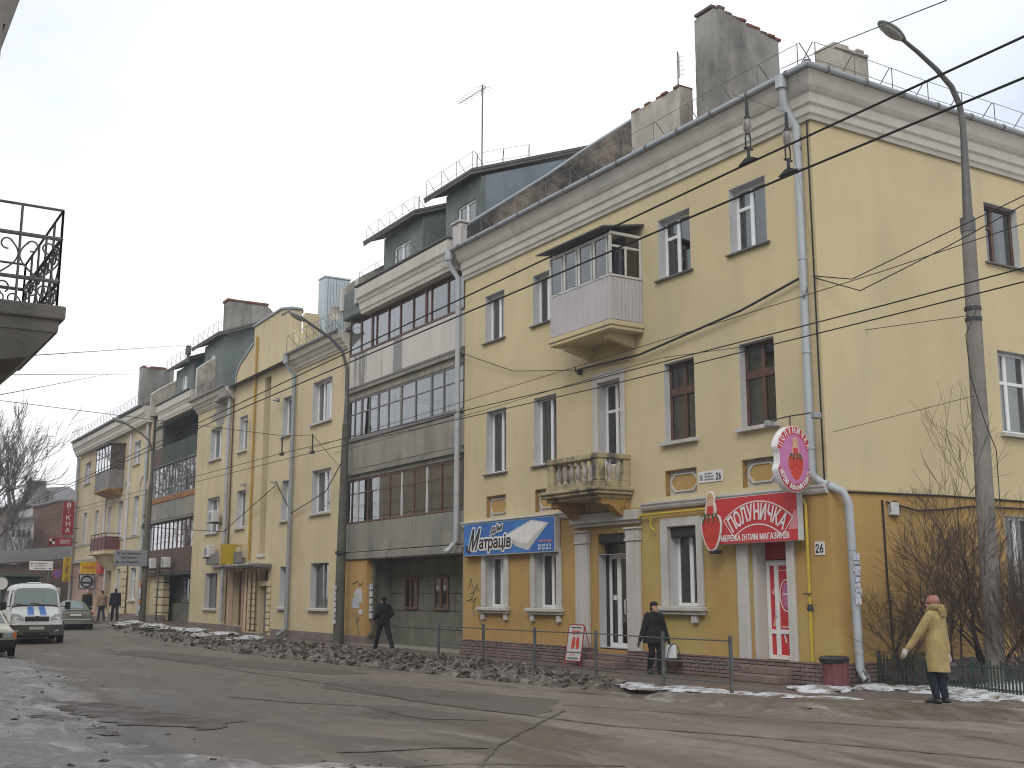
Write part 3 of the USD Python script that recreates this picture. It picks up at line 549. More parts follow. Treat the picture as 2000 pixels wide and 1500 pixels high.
def guard(parent, P0, P1, spacing, h=0.55, back=(0.35, 0, 0.1), rails=(1.0, 0.35), name='roof_guard'):
    """snow guard: bent rods on the eave carrying thin rails"""
    X = sub(parent, name); P0, P1 = np.array(P0, float), np.array(P1, float); n = max(1, int(np.linalg.norm(P1-P0)/spacing)); bk = np.array(back, float)
    for k in range(n+1):
        p = P0+(P1-P0)*(k/n); part(X, 'bracket', tube([p, p+[0, 0, h], p+[0, 0, h]+bk*0.15, p+bk], 0.011, 5), 'steel_guard')
    for q in rails:
        pts = [P0+(P1-P0)*t+[0, 0, h*q+0.015*math.sin(17*t)] for t in np.linspace(0, 1, n+1)]; part(X, 'rail', tube(pts, 0.007, 5), 'steel_guard')
def slabpoly(pts, y0, y1):
    """(x, z) outline between two y"""
    m = extrude(Polygon(pts), y1-y0); v = np.array(m.vertices); m.vertices = np.c_[v[:, 0], v[:, 2]+y0, v[:, 1]]; m.invert(); return m
def rough(m, size, amp, seed, scale=2.5):
    m = m.subdivide_to_size(size) if size else m.copy(); m.merge_vertices(); v = np.array(m.vertices); n = meshkit.fbm(v*scale+seed, 4, seed)-0.5; vn = np.array(m.vertex_normals); m.vertices = v+vn*n[:, None]*amp; return m
def bricks_cap(parent, x0, x1, y0, y1, z, seed, mat='brick_red', rows=2):
    rg = random.Random(seed)
    for r in range(rows):
        along_x = (x1-x0) > (y1-y0); L_ = (x1-x0) if along_x else (y1-y0); t = 0.0
        while t < L_-0.05:
            l = min(0.25, L_-t)
            if not (r == rows-1 and rg.random() < 0.3):
                j = rg.uniform(-0.02, 0.03); zz = z+r*0.085
                b = bbox(x0+t+0.006, x0+t+l-0.006, y0-0.03+j, y1+0.03+j, zz, zz+0.075, 0.01) if along_x else bbox(x0-0.03+j, x1+0.03+j, y0+t+0.006, y0+t+l-0.006, zz, zz+0.075, 0.01)
                part(parent, 'brick', b, mat)
            t += 0.255

# ================================================================ the corner house with the shops
corner = thing('apartment_house', 'yellow three-storey corner house with the blue and red shop signs', 'house', (17.1, 16.05, 0))
H3 = [(28.37, 29.5, 9.2, 10.66), (25.78, 26.8, 9.2, 10.66), (22.7, 23.9, 8.3, 10.6), (19.94, 21.13, 9.2, 10.71), (17.43, 18.59, 9.2, 10.71)]
H2 = [(28.26, 29.4, 5.22, 7.10), (25.63, 26.78, 5.22, 7.12), (22.72, 23.68, 4.9, 7.06), (19.93, 21.04, 5.25, 7.13), (17.36, 18.44, 5.27, 7.12)]
H1 = [(28.3, 29.35, 1.38, 2.82), (25.62, 26.68, 1.38, 2.84), (19.98, 21.0, 1.47, 3.27)]
D1, D2 = (22.6, 23.8, 0.42, 3.22), (17.22, 18.32, 0.40, 2.85)
PANELS = [(28.27, 29.38, 3.95, 4.57), (25.62, 26.72, 3.95, 4.57), (19.95, 21.07, 3.98, 4.58), (17.46, 18.46, 3.98, 4.58)]
ext = lambda t: (t[0], t[2], t[1], t[3])
part(corner, 'wall', wall_mesh(sbox(16.05, 3.79, 30.75, 12.2), [ext(t) for t in H3+H2+PANELS], FAC), 'stucco_yellow', label='plain yellow upper wall along the street')
part(corner, 'wall', wall_mesh(sbox(16.05, 0.0, 30.75, 3.785), [ext(t) for t in H1+[D1, D2]], FAC), 'stucco_orange', label='orange ground floor wall behind the shop signs')
GW = [(22.62, 23.85, 9.25, 10.7), (22.7, 23.9, 5.3, 7.2), (22.5, 23.6, 1.7, 3.45), (26.6, 27.8, 9.25, 10.7), (26.6, 27.8, 5.3, 7.2)]
part(corner, 'wall', wall_mesh(sbox(17.502, 3.79, 31.5, 12.2), [ext(t) for t in (GW[0], GW[1], GW[3], GW[4])], GAB), 'stucco_yellow', label='yellow end wall behind the lamp post')
part(corner, 'wall', wall_mesh(sbox(17.502, 0.0, 31.5, 3.785), [ext(GW[2])], GAB), 'stucco_orange', label='orange foot of the end wall behind the bushes')
part(corner, 'wall', [box(17.15, 17.5, 30.3, 30.7, 0, 12.2), box(31.1, 31.45, 16.5, 30.7, 0, 12.2), box(17.55, 31.1, 30.35, 30.7, 0, 12.2)], 'stucco_yellow')
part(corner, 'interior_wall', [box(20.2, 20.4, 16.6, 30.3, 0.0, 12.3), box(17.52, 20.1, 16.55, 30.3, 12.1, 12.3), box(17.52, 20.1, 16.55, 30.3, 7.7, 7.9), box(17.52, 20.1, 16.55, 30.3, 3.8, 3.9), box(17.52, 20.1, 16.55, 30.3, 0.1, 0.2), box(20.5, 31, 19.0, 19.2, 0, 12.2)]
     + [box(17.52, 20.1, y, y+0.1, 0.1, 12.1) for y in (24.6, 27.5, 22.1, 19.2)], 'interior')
for i, t in enumerate(PANELS):
    u0, u1, v0, v1 = t; X = sub(corner, 'wall_panel'); k = 0.13
    oc = lambda e: Polygon([(u0+e+k, v0+e), (u1-e-k, v0+e), (u1-e, v0+e+k), (u1-e, v1-e-k), (u1-e-k, v1-e), (u0+e+k, v1-e), (u0+e, v1-e-k), (u0+e, v0+e+k)])
    part(X, 'field', lb(FAC, u0-0.01, u1+0.01, v0-0.01, v1+0.01, -0.16, -0.13), 'stone_trim'); m = extrude(oc(0.09).difference(oc(0.125)), 0.045); m.apply_translation((0, 0, -0.129)); part(X, 'moulding', to(m, FAC), 'stone_trim')
    m = extrude(oc(0.127), 0.02); m.apply_translation((0, 0, -0.128)); part(X, 'plaque', to(m, FAC), 'stucco_orange')
    part(X, 'edge', [lb(FAC, u0, u1, v1-0.012, v1, -0.128, -0.003), lb(FAC, u0, u0+0.012, v0, v1-0.012, -0.128, -0.003), lb(FAC, u1-0.012, u1, v0, v1-0.012, -0.128, -0.003)], 'bracket_ochre')
two = ((1, ()), (1, ())); vent = ((1, ()), (0.85, (0.68,)))
window(corner, FAC, *H3[0], 'upvc_white', ((1, ()), (0.9, ())), sill='metal', curtain='curtain')
window(corner, FAC, *H3[1], 'upvc_white', ((1, ()), (0.9, ())), sill='metal')
window(corner, FAC, *H3[2], 'wood_white', two, sill=None)
window(corner, FAC, *H3[3], 'upvc_white', ((1.15, ()), (0.85, (0.68,))), sill='metal', curtain='curtain')
window(corner, FAC, *H3[4], 'upvc_white', ((1.15, ()), (0.85, (0.68,))), sill='metal', curtain='curtain')
window(corner, FAC, *H2[0], 'upvc_white', ((0.9, ()), (1, ())), sill='metal', curtain='curtain_dim')
window(corner, FAC, *H2[1], 'upvc_white', ((0.9, ()), (1, ())), sill='metal', curtain='curtain_dim')
window(corner, FAC, *H2[2], 'upvc_white', ((1, (0.66,)), (1, (0.66,))), fw=0.075, name='balcony_door', curtain='curtain_dim')
for t in H2[3:]: window(corner, FAC, *t, 'wood_brown', ((1, (0.62,)), (1.1, (0.62,))), fw=0.085, d=0.17, sill='stone', curtain='curtain', label='brown wooden casement window')
for t in H2[3:]: part(corner, 'transom', lb(FAC, t[0]+0.06, t[1]-0.06, t[2]+(t[3]-t[2])*0.62-0.09, t[2]+(t[3]-t[2])*0.62+0.09, -0.22, -0.14, 0.01), 'wood_brown')
window(corner, FAC, *H1[0], 'upvc_white', two, d=0.2, curtain='curtain_warm'); window(corner, FAC, *H1[1], 'upvc_white', two, d=0.2, curtain=None)
window(corner, FAC, *H1[2], 'upvc_white', ((1.1, ()), (1, ())), d=0.25, curtain='curtain_dim'); 
part(corner, 'roller_shutter', to(bbox(H1[2][0]+0.02, H1[2][1]-0.02, 3.02, 3.26, -0.24, -0.03, 0.03), FAC), 'shutter_dark')
window(corner, GAB, *GW[0], 'wood_brown', ((0.55, (0.62,)), (1, ())), d=0.16, sill='metal', curtain='curtain_dim', label='brown framed window high on the end wall')
window(corner, GAB, *GW[1], 'upvc_white', ((0.55, (0.62,)), (1, (0.62,))), d=0.16, sill='stone', curtain='curtain')
window(corner, GAB, *GW[2], 'upvc_white', two, d=0.16, sill='stone', curtain=None)
window(corner, GAB, *GW[3], 'upvc_white', two, d=0.16, sill='metal'); window(corner, GAB, *GW[4], 'upvc_white', two, d=0.16, sill='metal')
# surrounds of the shop windows and doors
for u0, u1, v0, v1 in H1[:2]:
    X = sub(corner, 'window_surround')
    part(X, 'jamb', lb(FAC, u0-0.22, u0-0.002, v0, v1+0.1, 0.002, 0.07, 0.012), 'stone_trim'); part(X, 'jamb', lb(FAC, u1+0.002, u1+0.22, v0, v1+0.1, 0.002, 0.07, 0.012), 'stone_trim')
    part(X, 'ledge', [lb(FAC, u0-0.3, u1+0.3, v0-0.10, v0-0.002, 0.002, 0.20, 0.015), lb(FAC, u0-0.26, u1+0.26, v0-0.17, v0-0.102, 0.002, 0.14, 0.012)], 'stone_trim')
    for uu in (u0-0.18, u1+0.04): part(X, 'corbel', lb(FAC, uu, uu+0.15, v0-0.36, v0-0.172, 0.002, 0.10, 0.015), 'stone_trim')
u0, u1, v0, v1 = H1[2]; X = sub(corner, 'window_surround')
part(X, 'jamb', lb(FAC, u0-0.2, u0-0.002, v0, v1+0.2, 0.002, 0.07, 0.012), 'stone_trim'); part(X, 'jamb', lb(FAC, u1+0.002, u1+0.24, v0, v1+0.2, 0.002, 0.07, 0.012), 'stone_trim')
part(X, 'head', lb(FAC, u0-0.002, u1+0.002, v1, v1+0.2, 0.002, 0.068, 0.012), 'stone_trim')
part(X, 'ledge', [lb(FAC, u0-0.27, u1+0.3, v0-0.10, v0-0.002, 0.002, 0.2, 0.015), lb(FAC, u0-0.22, u1+0.26, v0-0.18, v0-0.102, 0.002, 0.14, 0.012)], 'stone_trim'); part(X, 'corbel', lb(FAC, u0+0.02, u0+0.2, v0-0.36, v0-0.182, 0.002, 0.1, 0.015), 'stone_trim')
X = sub(corner, 'door_surround')
for a, b in ((22.02, 22.5), (24.12, 24.66)):
    part(X, 'pilaster', lb(FAC, a, b, 0.42, 3.0, 0.002, 0.12, 0.015), 'stone_trim'); part(X, 'capital', [lb(FAC, a-0.03, b+0.03, 3.0, 3.06, 0.002, 0.15, 0.01), lb(FAC, a-0.01, b+0.01, 3.062, 3.28, 0.002, 0.13, 0.01), lb(FAC, a-0.05, b+0.05, 3.282, 3.33, 0.002, 0.17, 0.01)], 'stone_trim')
part(X, 'lintel', [lb(FAC, 21.95, 24.75, 3.5, 3.74, 0.002, 0.22, 0.015), lb(FAC, 22.0, 24.7, 3.42, 3.498, 0.002, 0.14, 0.01)], 'stone_trim')
X = sub(corner, 'door_surround')
for a, b in ((17.0, 17.2), (18.34, 18.66)): part(X, 'pilaster', lb(FAC, a, b, 0.42, 2.85, 0.002, 0.09, 0.015), 'stone_trim')
u0, u1, v0, v1 = H2[2]; X = sub(corner, 'door_surround')
part(X, 'jamb', lb(FAC, u0-0.17, u0-0.002, 4.5, v1+0.24, 0.002, 0.06, 0.012), 'stone_trim'); part(X, 'jamb', lb(FAC, u1+0.002, u1+0.2, 4.5, v1+0.24, 0.002, 0.06, 0.012), 'stone_trim'); part(X, 'head', lb(FAC, u0-0.002, u1+0.002, v1, v1+0.24, 0.002, 0.058, 0.012), 'stone_trim')
# shop door with glazed leaves
X = window(corner, FAC, 22.62, 23.78, 0.45, 2.72, 'upvc_white', ((1.0, ()), (0.55, ())), d=0.3, fw=0.11, curtain=None, name='shop_door', label='white glazed shop door between pilasters')
part(X, 'transom_pane', lb(FAC, 22.62, 23.78, 2.76, 3.0, -0.34, -0.32), 'car_glass'); part(X, 'handle', to(tube([(23.0, 1.25, -0.29), (23.0, 1.27, -0.22), (23.0, 1.6, -0.22), (23.0, 1.62, -0.29)], 0.014, 6), FAC), 'upvc_white')
part(X, 'notice', lb(FAC, 22.8, 23.0, 1.72, 1.98, -0.325, -0.315), 'sign_mustard'); part(X, 'notice', lb(FAC, 23.46, 23.6, 1.6, 1.72, -0.325, -0.315), 'sign_white')
part(corner, 'roller_shutter', [lb(FAC, 22.62, 23.78, 2.99, 3.21, -0.28, 0.0, 0.03), lb(FAC, 23.74, 23.79, 0.45, 2.99, -0.3, -0.22)], 'shutter_dark')
X = window(corner, FAC, 17.3, 18.18, 0.42, 2.42, 'upvc_white', ((1.0, (0.28,)), (0.42, (0.28,))), d=0.3, fw=0.09, curtain=None, name='shop_door', label='white shop door covered in red film', reveal=None)
part(X, 'red_film', lb(FAC, 17.32, 18.16, 0.46, 2.40, -0.336, -0.326), 'sign_red')
part(X, 'reveal_panel', [lb(FAC, 18.19, 18.31, 0.42, 2.84, -0.33, -0.05), lb(FAC, 17.3, 18.18, 2.40, 2.44, -0.3, -0.29)], 'stone_trim'); part(X, 'fanlight', lb(FAC, 17.24, 18.18, 2.46, 2.84, -0.34, -0.31), 'sign_darkred')
cc = Polygon([(17.62+0.17*math.cos(t), 1.72+0.30*math.sin(t)) for t in np.linspace(0, 6.283, 26)]); m = extrude(cc.buffer(0.035).difference(cc.buffer(0.01)), 0.004); m.apply_translation((0, 0, -0.3255)); part(X, 'emblem', to(m, FAC), 'sign_white')
m = extrude(cc.buffer(-0.03), 0.004); m.apply_translation((0, 0, -0.3255)); part(X, 'emblem_field', to(m, FAC), 'sign_pink')
for a, b, c, e in ((17.43, 17.8, 1.07, 1.09), (17.43, 17.8, 2.22, 2.235), (17.5, 17.72, 1.73, 1.76)): part(X, 'print', lb(FAC, a, b, c, e, -0.3255, -0.319), 'sign_white')
fig = Polygon([(17.99, 2.02), (17.95, 1.9), (18.07, 1.78), (17.96, 1.72), (17.92, 1.55), (17.98, 1.3), (18.05, 1.1), (17.98, 1.08), (17.9, 1.3), (17.85, 1.1), (17.83, 1.3), (17.83, 1.55), (17.78, 1.72), (17.86, 1.86), (17.91, 2.02)]); m = extrude(fig, 0.003); m.apply_translation((0, 0, -0.3255)); part(X, 'print', to(m, FAC), 'skin_print')
m = extrude(Polygon([(17.77, 0.98), (17.72, 0.98), (17.66, 0.76), (17.69, 0.75)]), 0.003); m.apply_translation((0, 0, -0.3255)); part(X, 'print', to(m, FAC), 'sign_white')
rr = Point(17.5, 0.66).buffer(0.07); m = extrude(rr.difference(rr.buffer(-0.02)), 0.003); m.apply_translation((0, 0, -0.3255)); part(X, 'print', to(m, FAC), 'sign_palepink')
part(X, 'handle', to(tube([(17.87, 1.3, -0.29), (17.87, 1.3, -0.24), (17.87, 1.45, -0.24)], 0.013, 6), FAC), 'ac_white')
# string course
for a, b in ((16.05, 21.9), (24.8, 30.75)):
    part(corner, 'string_course', profile_run([(3.70, 0.002), (3.70, 0.05), (3.75, 0.09), (3.80, 0.10), (3.83, 0.13), (3.87, 0.13), (3.89, 0.002)], a, b, FAC), 'stone_trim')
# entablature, both sides with a mitred corner
PROF = [(11.46, 0.003), (11.46, 0.06), (11.55, 0.08), (11.58, 0.12), (11.74, 0.13), (11.78, 0.18), (11.98, 0.19), (12.02, 0.24), (12.10, 0.30), (12.30, 0.38), (12.34, 0.42), (12.42, 0.44), (12.42, 0.003)]
def ent(prof, ya, xb):
    V, Fc = [], []; k = len(prof)
    for (v, w) in prof: V.append((XF-w, ya, v))
    for (v, w) in prof: V.append((XF-w, 16.05-w, v))
    for (v, w) in prof: V.append((xb, 16.05-w, v))
    for s_ in range(2):
        for i in range(k):
            a, b = s_*k+i, s_*k+(i+1) % k; Fc += [(a, b, b+k), (a, b+k, a+k)]
    m = trimesh.Trimesh(V, Fc, process=False); m.fix_normals(); return m
part(corner, 'entablature', ent(PROF, 30.75, 31.5), 'cornice_grey')
# gutter with hooks
def gutter(parent, pts, r=0.066):
    X = sub(parent, 'gutter'); P = np.array(pts, float); th = np.linspace(math.pi, 2*math.pi, 9); ms_ = []
    part(X, 'channel', tube(P, r, 12), 'gutter_metal', 35)
    for a, b in zip(P[:-1], P[1:]):
        n = int(np.linalg.norm(b-a)/1.1)
        for k in range(n):
            c = a+(b-a)*((k+0.5)/n); dd = (b-a)/np.linalg.norm(b-a); part(X, 'hook', tube([c-dd*0.02, c+dd*0.02], r+0.014, 10), 'steel_guard')
gutter(corner, [(16.62, 30.9, 12.42), (16.62, 15.6, 12.42), (31.5, 15.6, 12.42)])
# hipped roof
x0, x1, y0, y1, z0, pt = 16.66, 31.6, 15.64, 30.7, 12.43, 0.585
xm = (x0+x1)/2; zr = z0+(xm-x0)*pt; yh = y0+(xm-x0)
roofm = trimesh.Trimesh([(x0, y0, z0), (x1, y0, z0), (x1, y1, z0), (x0, y1, z0), (xm, yh, zr), (xm, y1, zr)], [(0, 4, 5), (0, 5, 3), (0, 1, 4), (1, 2, 5), (1, 5, 4), (2, 3, 5), (0, 3, 2), (0, 2, 1)], process=False); roofm.fix_normals()
part(corner, 'roof', roofm, 'roof_sheet')
part(corner, 'fascia', [box(16.7, 16.74, 15.7, 30.7, 12.40, 12.5), box(16.7, 31.5, 15.68, 15.72, 12.40, 12.5)], 'roof_sheet')
part(corner, 'roof_ridge', [tube([(x0+0.1, y0+0.1, z0+0.09), (xm, yh, zr+0.05)], 0.09, 6), tube([(xm, yh, zr+0.05), (xm, y1, zr+0.05)], 0.09, 6)], 'roof_sheet')
guard(corner, (16.72, 30.3, 12.48), (16.72, 15.95, 12.48), 1.15, 0.55, (0.42, 0, 0.22), (1.0,))
guard(corner, (17.0, 15.72, 12.48), (31, 15.72, 12.48), 1.15, 0.55, (0, 0.42, 0.22), (1.0, 0.3))
# chimneys and the fire wall
X = sub(corner, 'chimney', 'tall broad dark rendered chimney near the house corner')
top = [(18.92, 13.0), (21.32, 13.0), (21.32, 16.5), (20.6, 16.62), (19.9, 16.72), (19.35, 16.85), (19.1, 16.9), (18.92, 16.7)]
part(X, 'stack', rough(slabpoly(top, 21.0, 21.65), 0.35, 0.05, 4), 'render_chimney', 40)
rgc = random.Random(3); t = 18.92
while t < 21.3:
    zz = np.interp(t+0.12, [18.92, 19.1, 19.35, 19.9, 20.6, 21.32], [16.72, 16.9, 16.86, 16.72, 16.62, 16.5])+rgc.uniform(-0.02, 0.05)
    part(X, 'brick', bbox(t, t+0.24, 20.97+rgc.uniform(-.02, .02), 21.66, zz-0.03, zz+0.05, 0.012), 'roof_sheet' if rgc.random() < 0.6 else 'brick_red'); t += 0.25
X = sub(corner, 'chimney', 'pale rendered chimney beside the sloping fire wall')
part(X, 'stack', rough(box(19.0, 19.45, 22.42, 24.55, 13.2, 15.18), 0.35, 0.04, 7), 'render_pale', 40); bricks_cap(X, 19.0, 19.45, 22.42, 24.55, 15.17, 9, rows=1)
X = sub(corner, 'chimney', 'small square chimney at the roof corner')
part(X, 'stack', rough(box(20.12, 21.28, 18.0, 18.6, 13.0, 14.72), 0.3, 0.05, 12), 'render_pale', 40); bricks_cap(X, 20.12, 21.28, 18.0, 18.6, 14.71, 4, rows=2, mat='render_pale')
X = sub(corner, 'fire_wall', 'stained sloping fire wall up the roof')
part(X, 'wall_core', rough(slabpoly([(16.9, 12.45), (16.95, 13.1), (17.6, 13.6), (20.1, 15.45), (21.57, 16.62), (24.0, 18.45), (24.4, 18.45), (24.4, 12.45)], 30.5, 30.85), 0.3, 0.05, 3), 'firewall_render', 40)
part(X, 'capping', tube([(16.95, 30.68, 13.15), (17.6, 30.68, 13.66), (20.1, 30.68, 15.5), (21.57, 30.68, 16.67), (24.0, 30.68, 18.5)], 0.06, 6), 'gutter_metal')
part(X, 'end_block', [bbox(16.72, 17.0, 30.45, 30.95, 12.5, 13.25, 0.03), bbox(16.66, 17.05, 30.4, 31.0, 13.25, 13.33, 0.02)], 'stone_trim')
X = sub(corner, 'roof_aerial'); part(X, 'mast', cyl((19.2, 22.7, 15.2), (19.2, 22.7, 16.35), 0.02, None, 6), 'steel_guard')
part(X, 'grid', [cyl((19.2, 22.62+0.02*k, 15.55), (19.2, 22.62+0.02*k, 16.3-0.05*abs(k-2)), 0.008, None, 4) for k in range(5)]+[cyl((19.2, 22.45, 15.6+0.13*k), (19.2, 22.72, 15.65+0.13*k), 0.008, None, 4) for k in range(5)], 'gutter_metal')
# brick plinth, brick by brick on the street side up to the limit
part(corner, 'plinth_bed', [box(XF-0.06, XF-0.001, 16.0, 22.58, 0, 0.40), box(XF-0.06, XF-0.001, 23.85, 30.75, 0, 0.40), box(XF-0.06, 31.5, 15.99, 16.049, 0, 0.40)], 'mortar')
rgb_ = random.Random(8); count = 0; rest = []
for row in range(5):
    t = 16.0-0.13*(row % 2)
    while t < 30.74:
        a, b = max(t, 15.99), min(t+0.25, 30.74); t += 0.262
        if b-a < 0.06 or (22.55 < (a+b)/2 < 23.86 and row > 2): continue
        j = rgb_.uniform(-0.004, 0.008); m = bbox(XF-0.115-j, XF-0.05, a+0.005, b-0.005, 0.008+row*0.08, 0.008+row*0.08+0.069, 0.008)
        if count < 272: part(corner, 'brick', m, 'brick_plinth'); count += 1
        else: rest.append(m)
    t = 16.98+0.13*(row % 2)
    while t < 25:
        rest.append(bbox(t+0.005, t+0.245, 15.93-rgb_.uniform(0, 0.008), 15.995, 0.008+row*0.08, 0.077+row*0.08, 0.008)); t += 0.262
part(corner, 'plinth_bricks', rest, 'brick_plinth', kind='stuff')
part(corner, 'plinth_cap', [box(XF-0.13, XF-0.001, 16.0, 22.58, 0.408, 0.435), box(XF-0.13, XF-0.001, 23.85, 30.75, 0.408, 0.435), box(XF-0.13, 31.5, 15.92, 16.049, 0.408, 0.435)], 'brick_plinth')
for (a, b, c) in ((22.45, 23.95, 0.34), (17.1, 18.45, 0.30)):
    for k in range(2): part(corner, 'door_step', bbox(16.55+0.28*k, XF-0.116, a, b, 0.0+k*c/2, (k+1)*c/2-0.002, 0.015), 'brick_plinth')
# enclosed upper balcony
X = sub(corner, 'enclosed_balcony', 'glazed timber balcony high on the street wall')
xa, ya, yb = 16.12, 21.78, 24.4
n = 26; U = np.linspace(yb, ya, n*4+1); wv = 0.012*np.sign(np.sin(np.arange(n*4+1)*math.pi/2+0.4))
for k in range(26):
    a = ya+(yb-ya)*k/26; part(X, 'slat', bbox(xa-0.02, xa+0.01, a+0.004, a+(yb-ya)/26-0.004, 8.27, 9.33, 0.008), 'slat_lilac')
for yy in (ya, yb):
    for k in range(9):
        a = xa+(XF-xa)*k/9; part(X, 'slat', bbox(a+0.004, a+(XF-xa)/9-0.004, yy-0.015, yy+0.015, 8.27, 9.33, 0.008), 'slat_lilac')
part(X, 'slab', [bbox(xa-0.06, XF-0.003, ya-0.06, yb+0.06, 8.12, 8.25, 0.02), bbox(xa-0.03, XF-0.003, ya-0.03, yb+0.03, 8.03, 8.119, 0.02)], 'stucco_yellow')
for yy in (ya+0.35, yb-0.5): part(X, 'bracket', to(hull([(yy+e, v, w) for e in (0, 0.16) for v, w in ((8.028, 0.003), (8.028, 0.82), (7.9, 0.82), (7.72, 0.003))]), FAC), 'stucco_yellow')
bars, gl = [], []
bars += [bbox(xa-0.02, xa+0.04, ya, yb, 9.34, 9.40, .01), bbox(xa-0.02, xa+0.04, ya, yb, 10.36, 10.44, .01)]
for k in range(5):
    yy = ya+(yb-ya)*k/4; bars.append(bbox(xa-0.025, xa+0.045, yy-0.035, yy+0.035, 9.40, 10.36, .01))
    if k < 4: gl.append(box(xa+0.01, xa+0.014, yy+0.035, yy+(yb-ya)/4-0.035, 9.40, 10.36)); bars.append(bbox(xa-0.022, xa+0.035, yy+0.1, yy+0.13, 9.40, 10.36, .008))
for yy in (ya, yb):
    bars += [bbox(xa, XF-0.003, yy-0.03, yy+0.03, 9.34, 9.40, .01), bbox(xa, XF-0.003, yy-0.03, yy+0.03, 10.40, 10.48, .01), bbox(XF-0.09, XF-0.003, yy-0.035, yy+0.035, 9.40, 10.46, .01), bbox(xa+0.44, xa+0.5, yy-0.03, yy+0.03, 9.40, 10.1, .01), bbox(xa, XF, yy-0.028, yy+0.028, 10.08, 10.14, .01)]
    gl += [box(xa+0.03, xa+0.44, yy-0.004, yy+0.004, 9.40, 10.09), box(xa+0.5, XF-0.09, yy-0.004, yy+0.004, 9.40, 10.09), box(xa+0.03, XF-0.09, yy-0.004, yy+0.004, 10.13, 10.40)]
part(X, 'window_frame', bars, 'wood_white')
for g_ in gl: part(X, 'pane', g_, 'pane_glass')
for k in range(4): part(X, 'curtain', [drape(FAC, ya+(yb-ya)*k/4+0.05, ya+(yb-ya)*(k+1)/4-0.05, 9.85 if k < 3 else 9.45, 10.36, 0.86, 900+k, 0.02)], 'curtain')
part(X, 'curtain', [drape(frame((0, ya+0.08, 0), (1, 0, 0), (0, 0, 1), (0, -1, 0)), xa+0.05, XF-0.1, 9.98, 10.4, 0, 950, 0.02)], 'curtain')
part(X, 'balcony_roof', hull([(xx, yy, zz) for yy in (ya-0.12, yb+0.25) for xx, zz in ((15.82, 10.50), (15.82, 10.535), (XF-0.003, 10.74), (XF-0.003, 10.78))]), 'roof_dark')
for k in range(3): part(X, 'line_hook', tube([(xa-0.03, ya+0.3+0.9*k, 9.33), (xa-0.25, ya+0.3+0.9*k, 9.3), (xa-0.25, ya+0.3+0.9*k, 9.24)], 0.008, 5), 'steel_guard')
# stone balustrade balcony over the shop door
X = sub(corner, 'stone_balcony', 'weathered stone balcony with turned balusters')
xa, ya, yb = 16.14, 22.4, 24.62
part(X, 'slab', [bbox(xa-0.18, XF-0.003, ya-0.16, yb+0.2, 4.2, 4.27, 0.015), bbox(xa-0.13, XF-0.003, ya-0.12, yb+0.15, 4.11, 4.199, 0.02), bbox(xa-0.02, XF-0.003, ya-0.02, yb+0.05, 4.02, 4.109, 0.02)], 'balustrade_stone')
part(X, 'kerb', [bbox(xa-0.03, xa+0.2, ya-0.03, yb+0.05, 4.27, 4.44, 0.012), bbox(xa+0.2, XF-0.003, ya-0.02, ya+0.18, 4.27, 4.44, 0.012), bbox(xa+0.2, XF-0.003, yb-0.15, yb+0.05, 4.27, 4.44, 0.012)], 'balustrade_stone')
part(X, 'handrail', [bbox(xa-0.04, xa+0.22, ya-0.04, yb+0.06, 4.97, 5.11, 0.02), bbox(xa+0.22, XF-0.003, ya-0.03, ya+0.19, 4.975, 5.105, 0.02), bbox(xa+0.22, XF-0.003, yb-0.17, yb+0.05, 4.975, 5.105, 0.02)], 'balustrade_stone')
for a, b in ((ya-0.02, ya+0.27), (yb-0.24, yb+0.03)): part(X, 'pier', bbox(xa-0.01, xa+0.2, a, b, 4.44, 4.97, 0.02), 'balustrade_stone')
for yy in (ya-0.01, yb-0.14): part(X, 'pier', bbox(XF-0.2, XF-0.004, yy, yy+0.17, 4.44, 4.97, 0.02), 'balustrade_stone')
bp = [(0.001, 0), (0.065, 0), (0.065, 0.05), (0.04, 0.075), (0.052, 0.10), (0.058, 0.16), (0.078, 0.24), (0.07, 0.31), (0.045, 0.39), (0.034, 0.45), (0.05, 0.475), (0.058, 0.49), (0.058, 0.53), (0.001, 0.53)]
for k in range(6): part(X, 'baluster', lathe(bp, 12, (xa+0.09, ya+0.40+k*0.283, 4.44)), 'baluster_stone', 40)
for yy in (ya+0.08, yb-0.06):
    for k in range(2): part(X, 'baluster', lathe(bp, 12, (xa+0.38+k*0.25, yy, 4.44)), 'baluster_stone', 40)
for a in (22.42, 24.34):
    prof = [(4.018, 0.003), (4.018, 0.86), (3.9, 0.88), (3.86, 0.80), (3.88, 0.66), (3.8, 0.5), (3.68, 0.36), (3.60, 0.25), (3.62, 0.12), (3.74, 0.08), (3.742, 0.003)]
    part(X, 'console', profile_run(prof, a, a+0.26, FAC), 'bracket_ochre')
    sp = [(a-0.012, 3.76+0.09*(1-t/9)*math.sin(t), 0.2+0.09*(1-t/9)*math.cos(t)) for t in np.linspace(0, 8, 30)]; part(X, 'scroll', to(tube(sp, 0.018, 5), FAC), 'bracket_ochre')
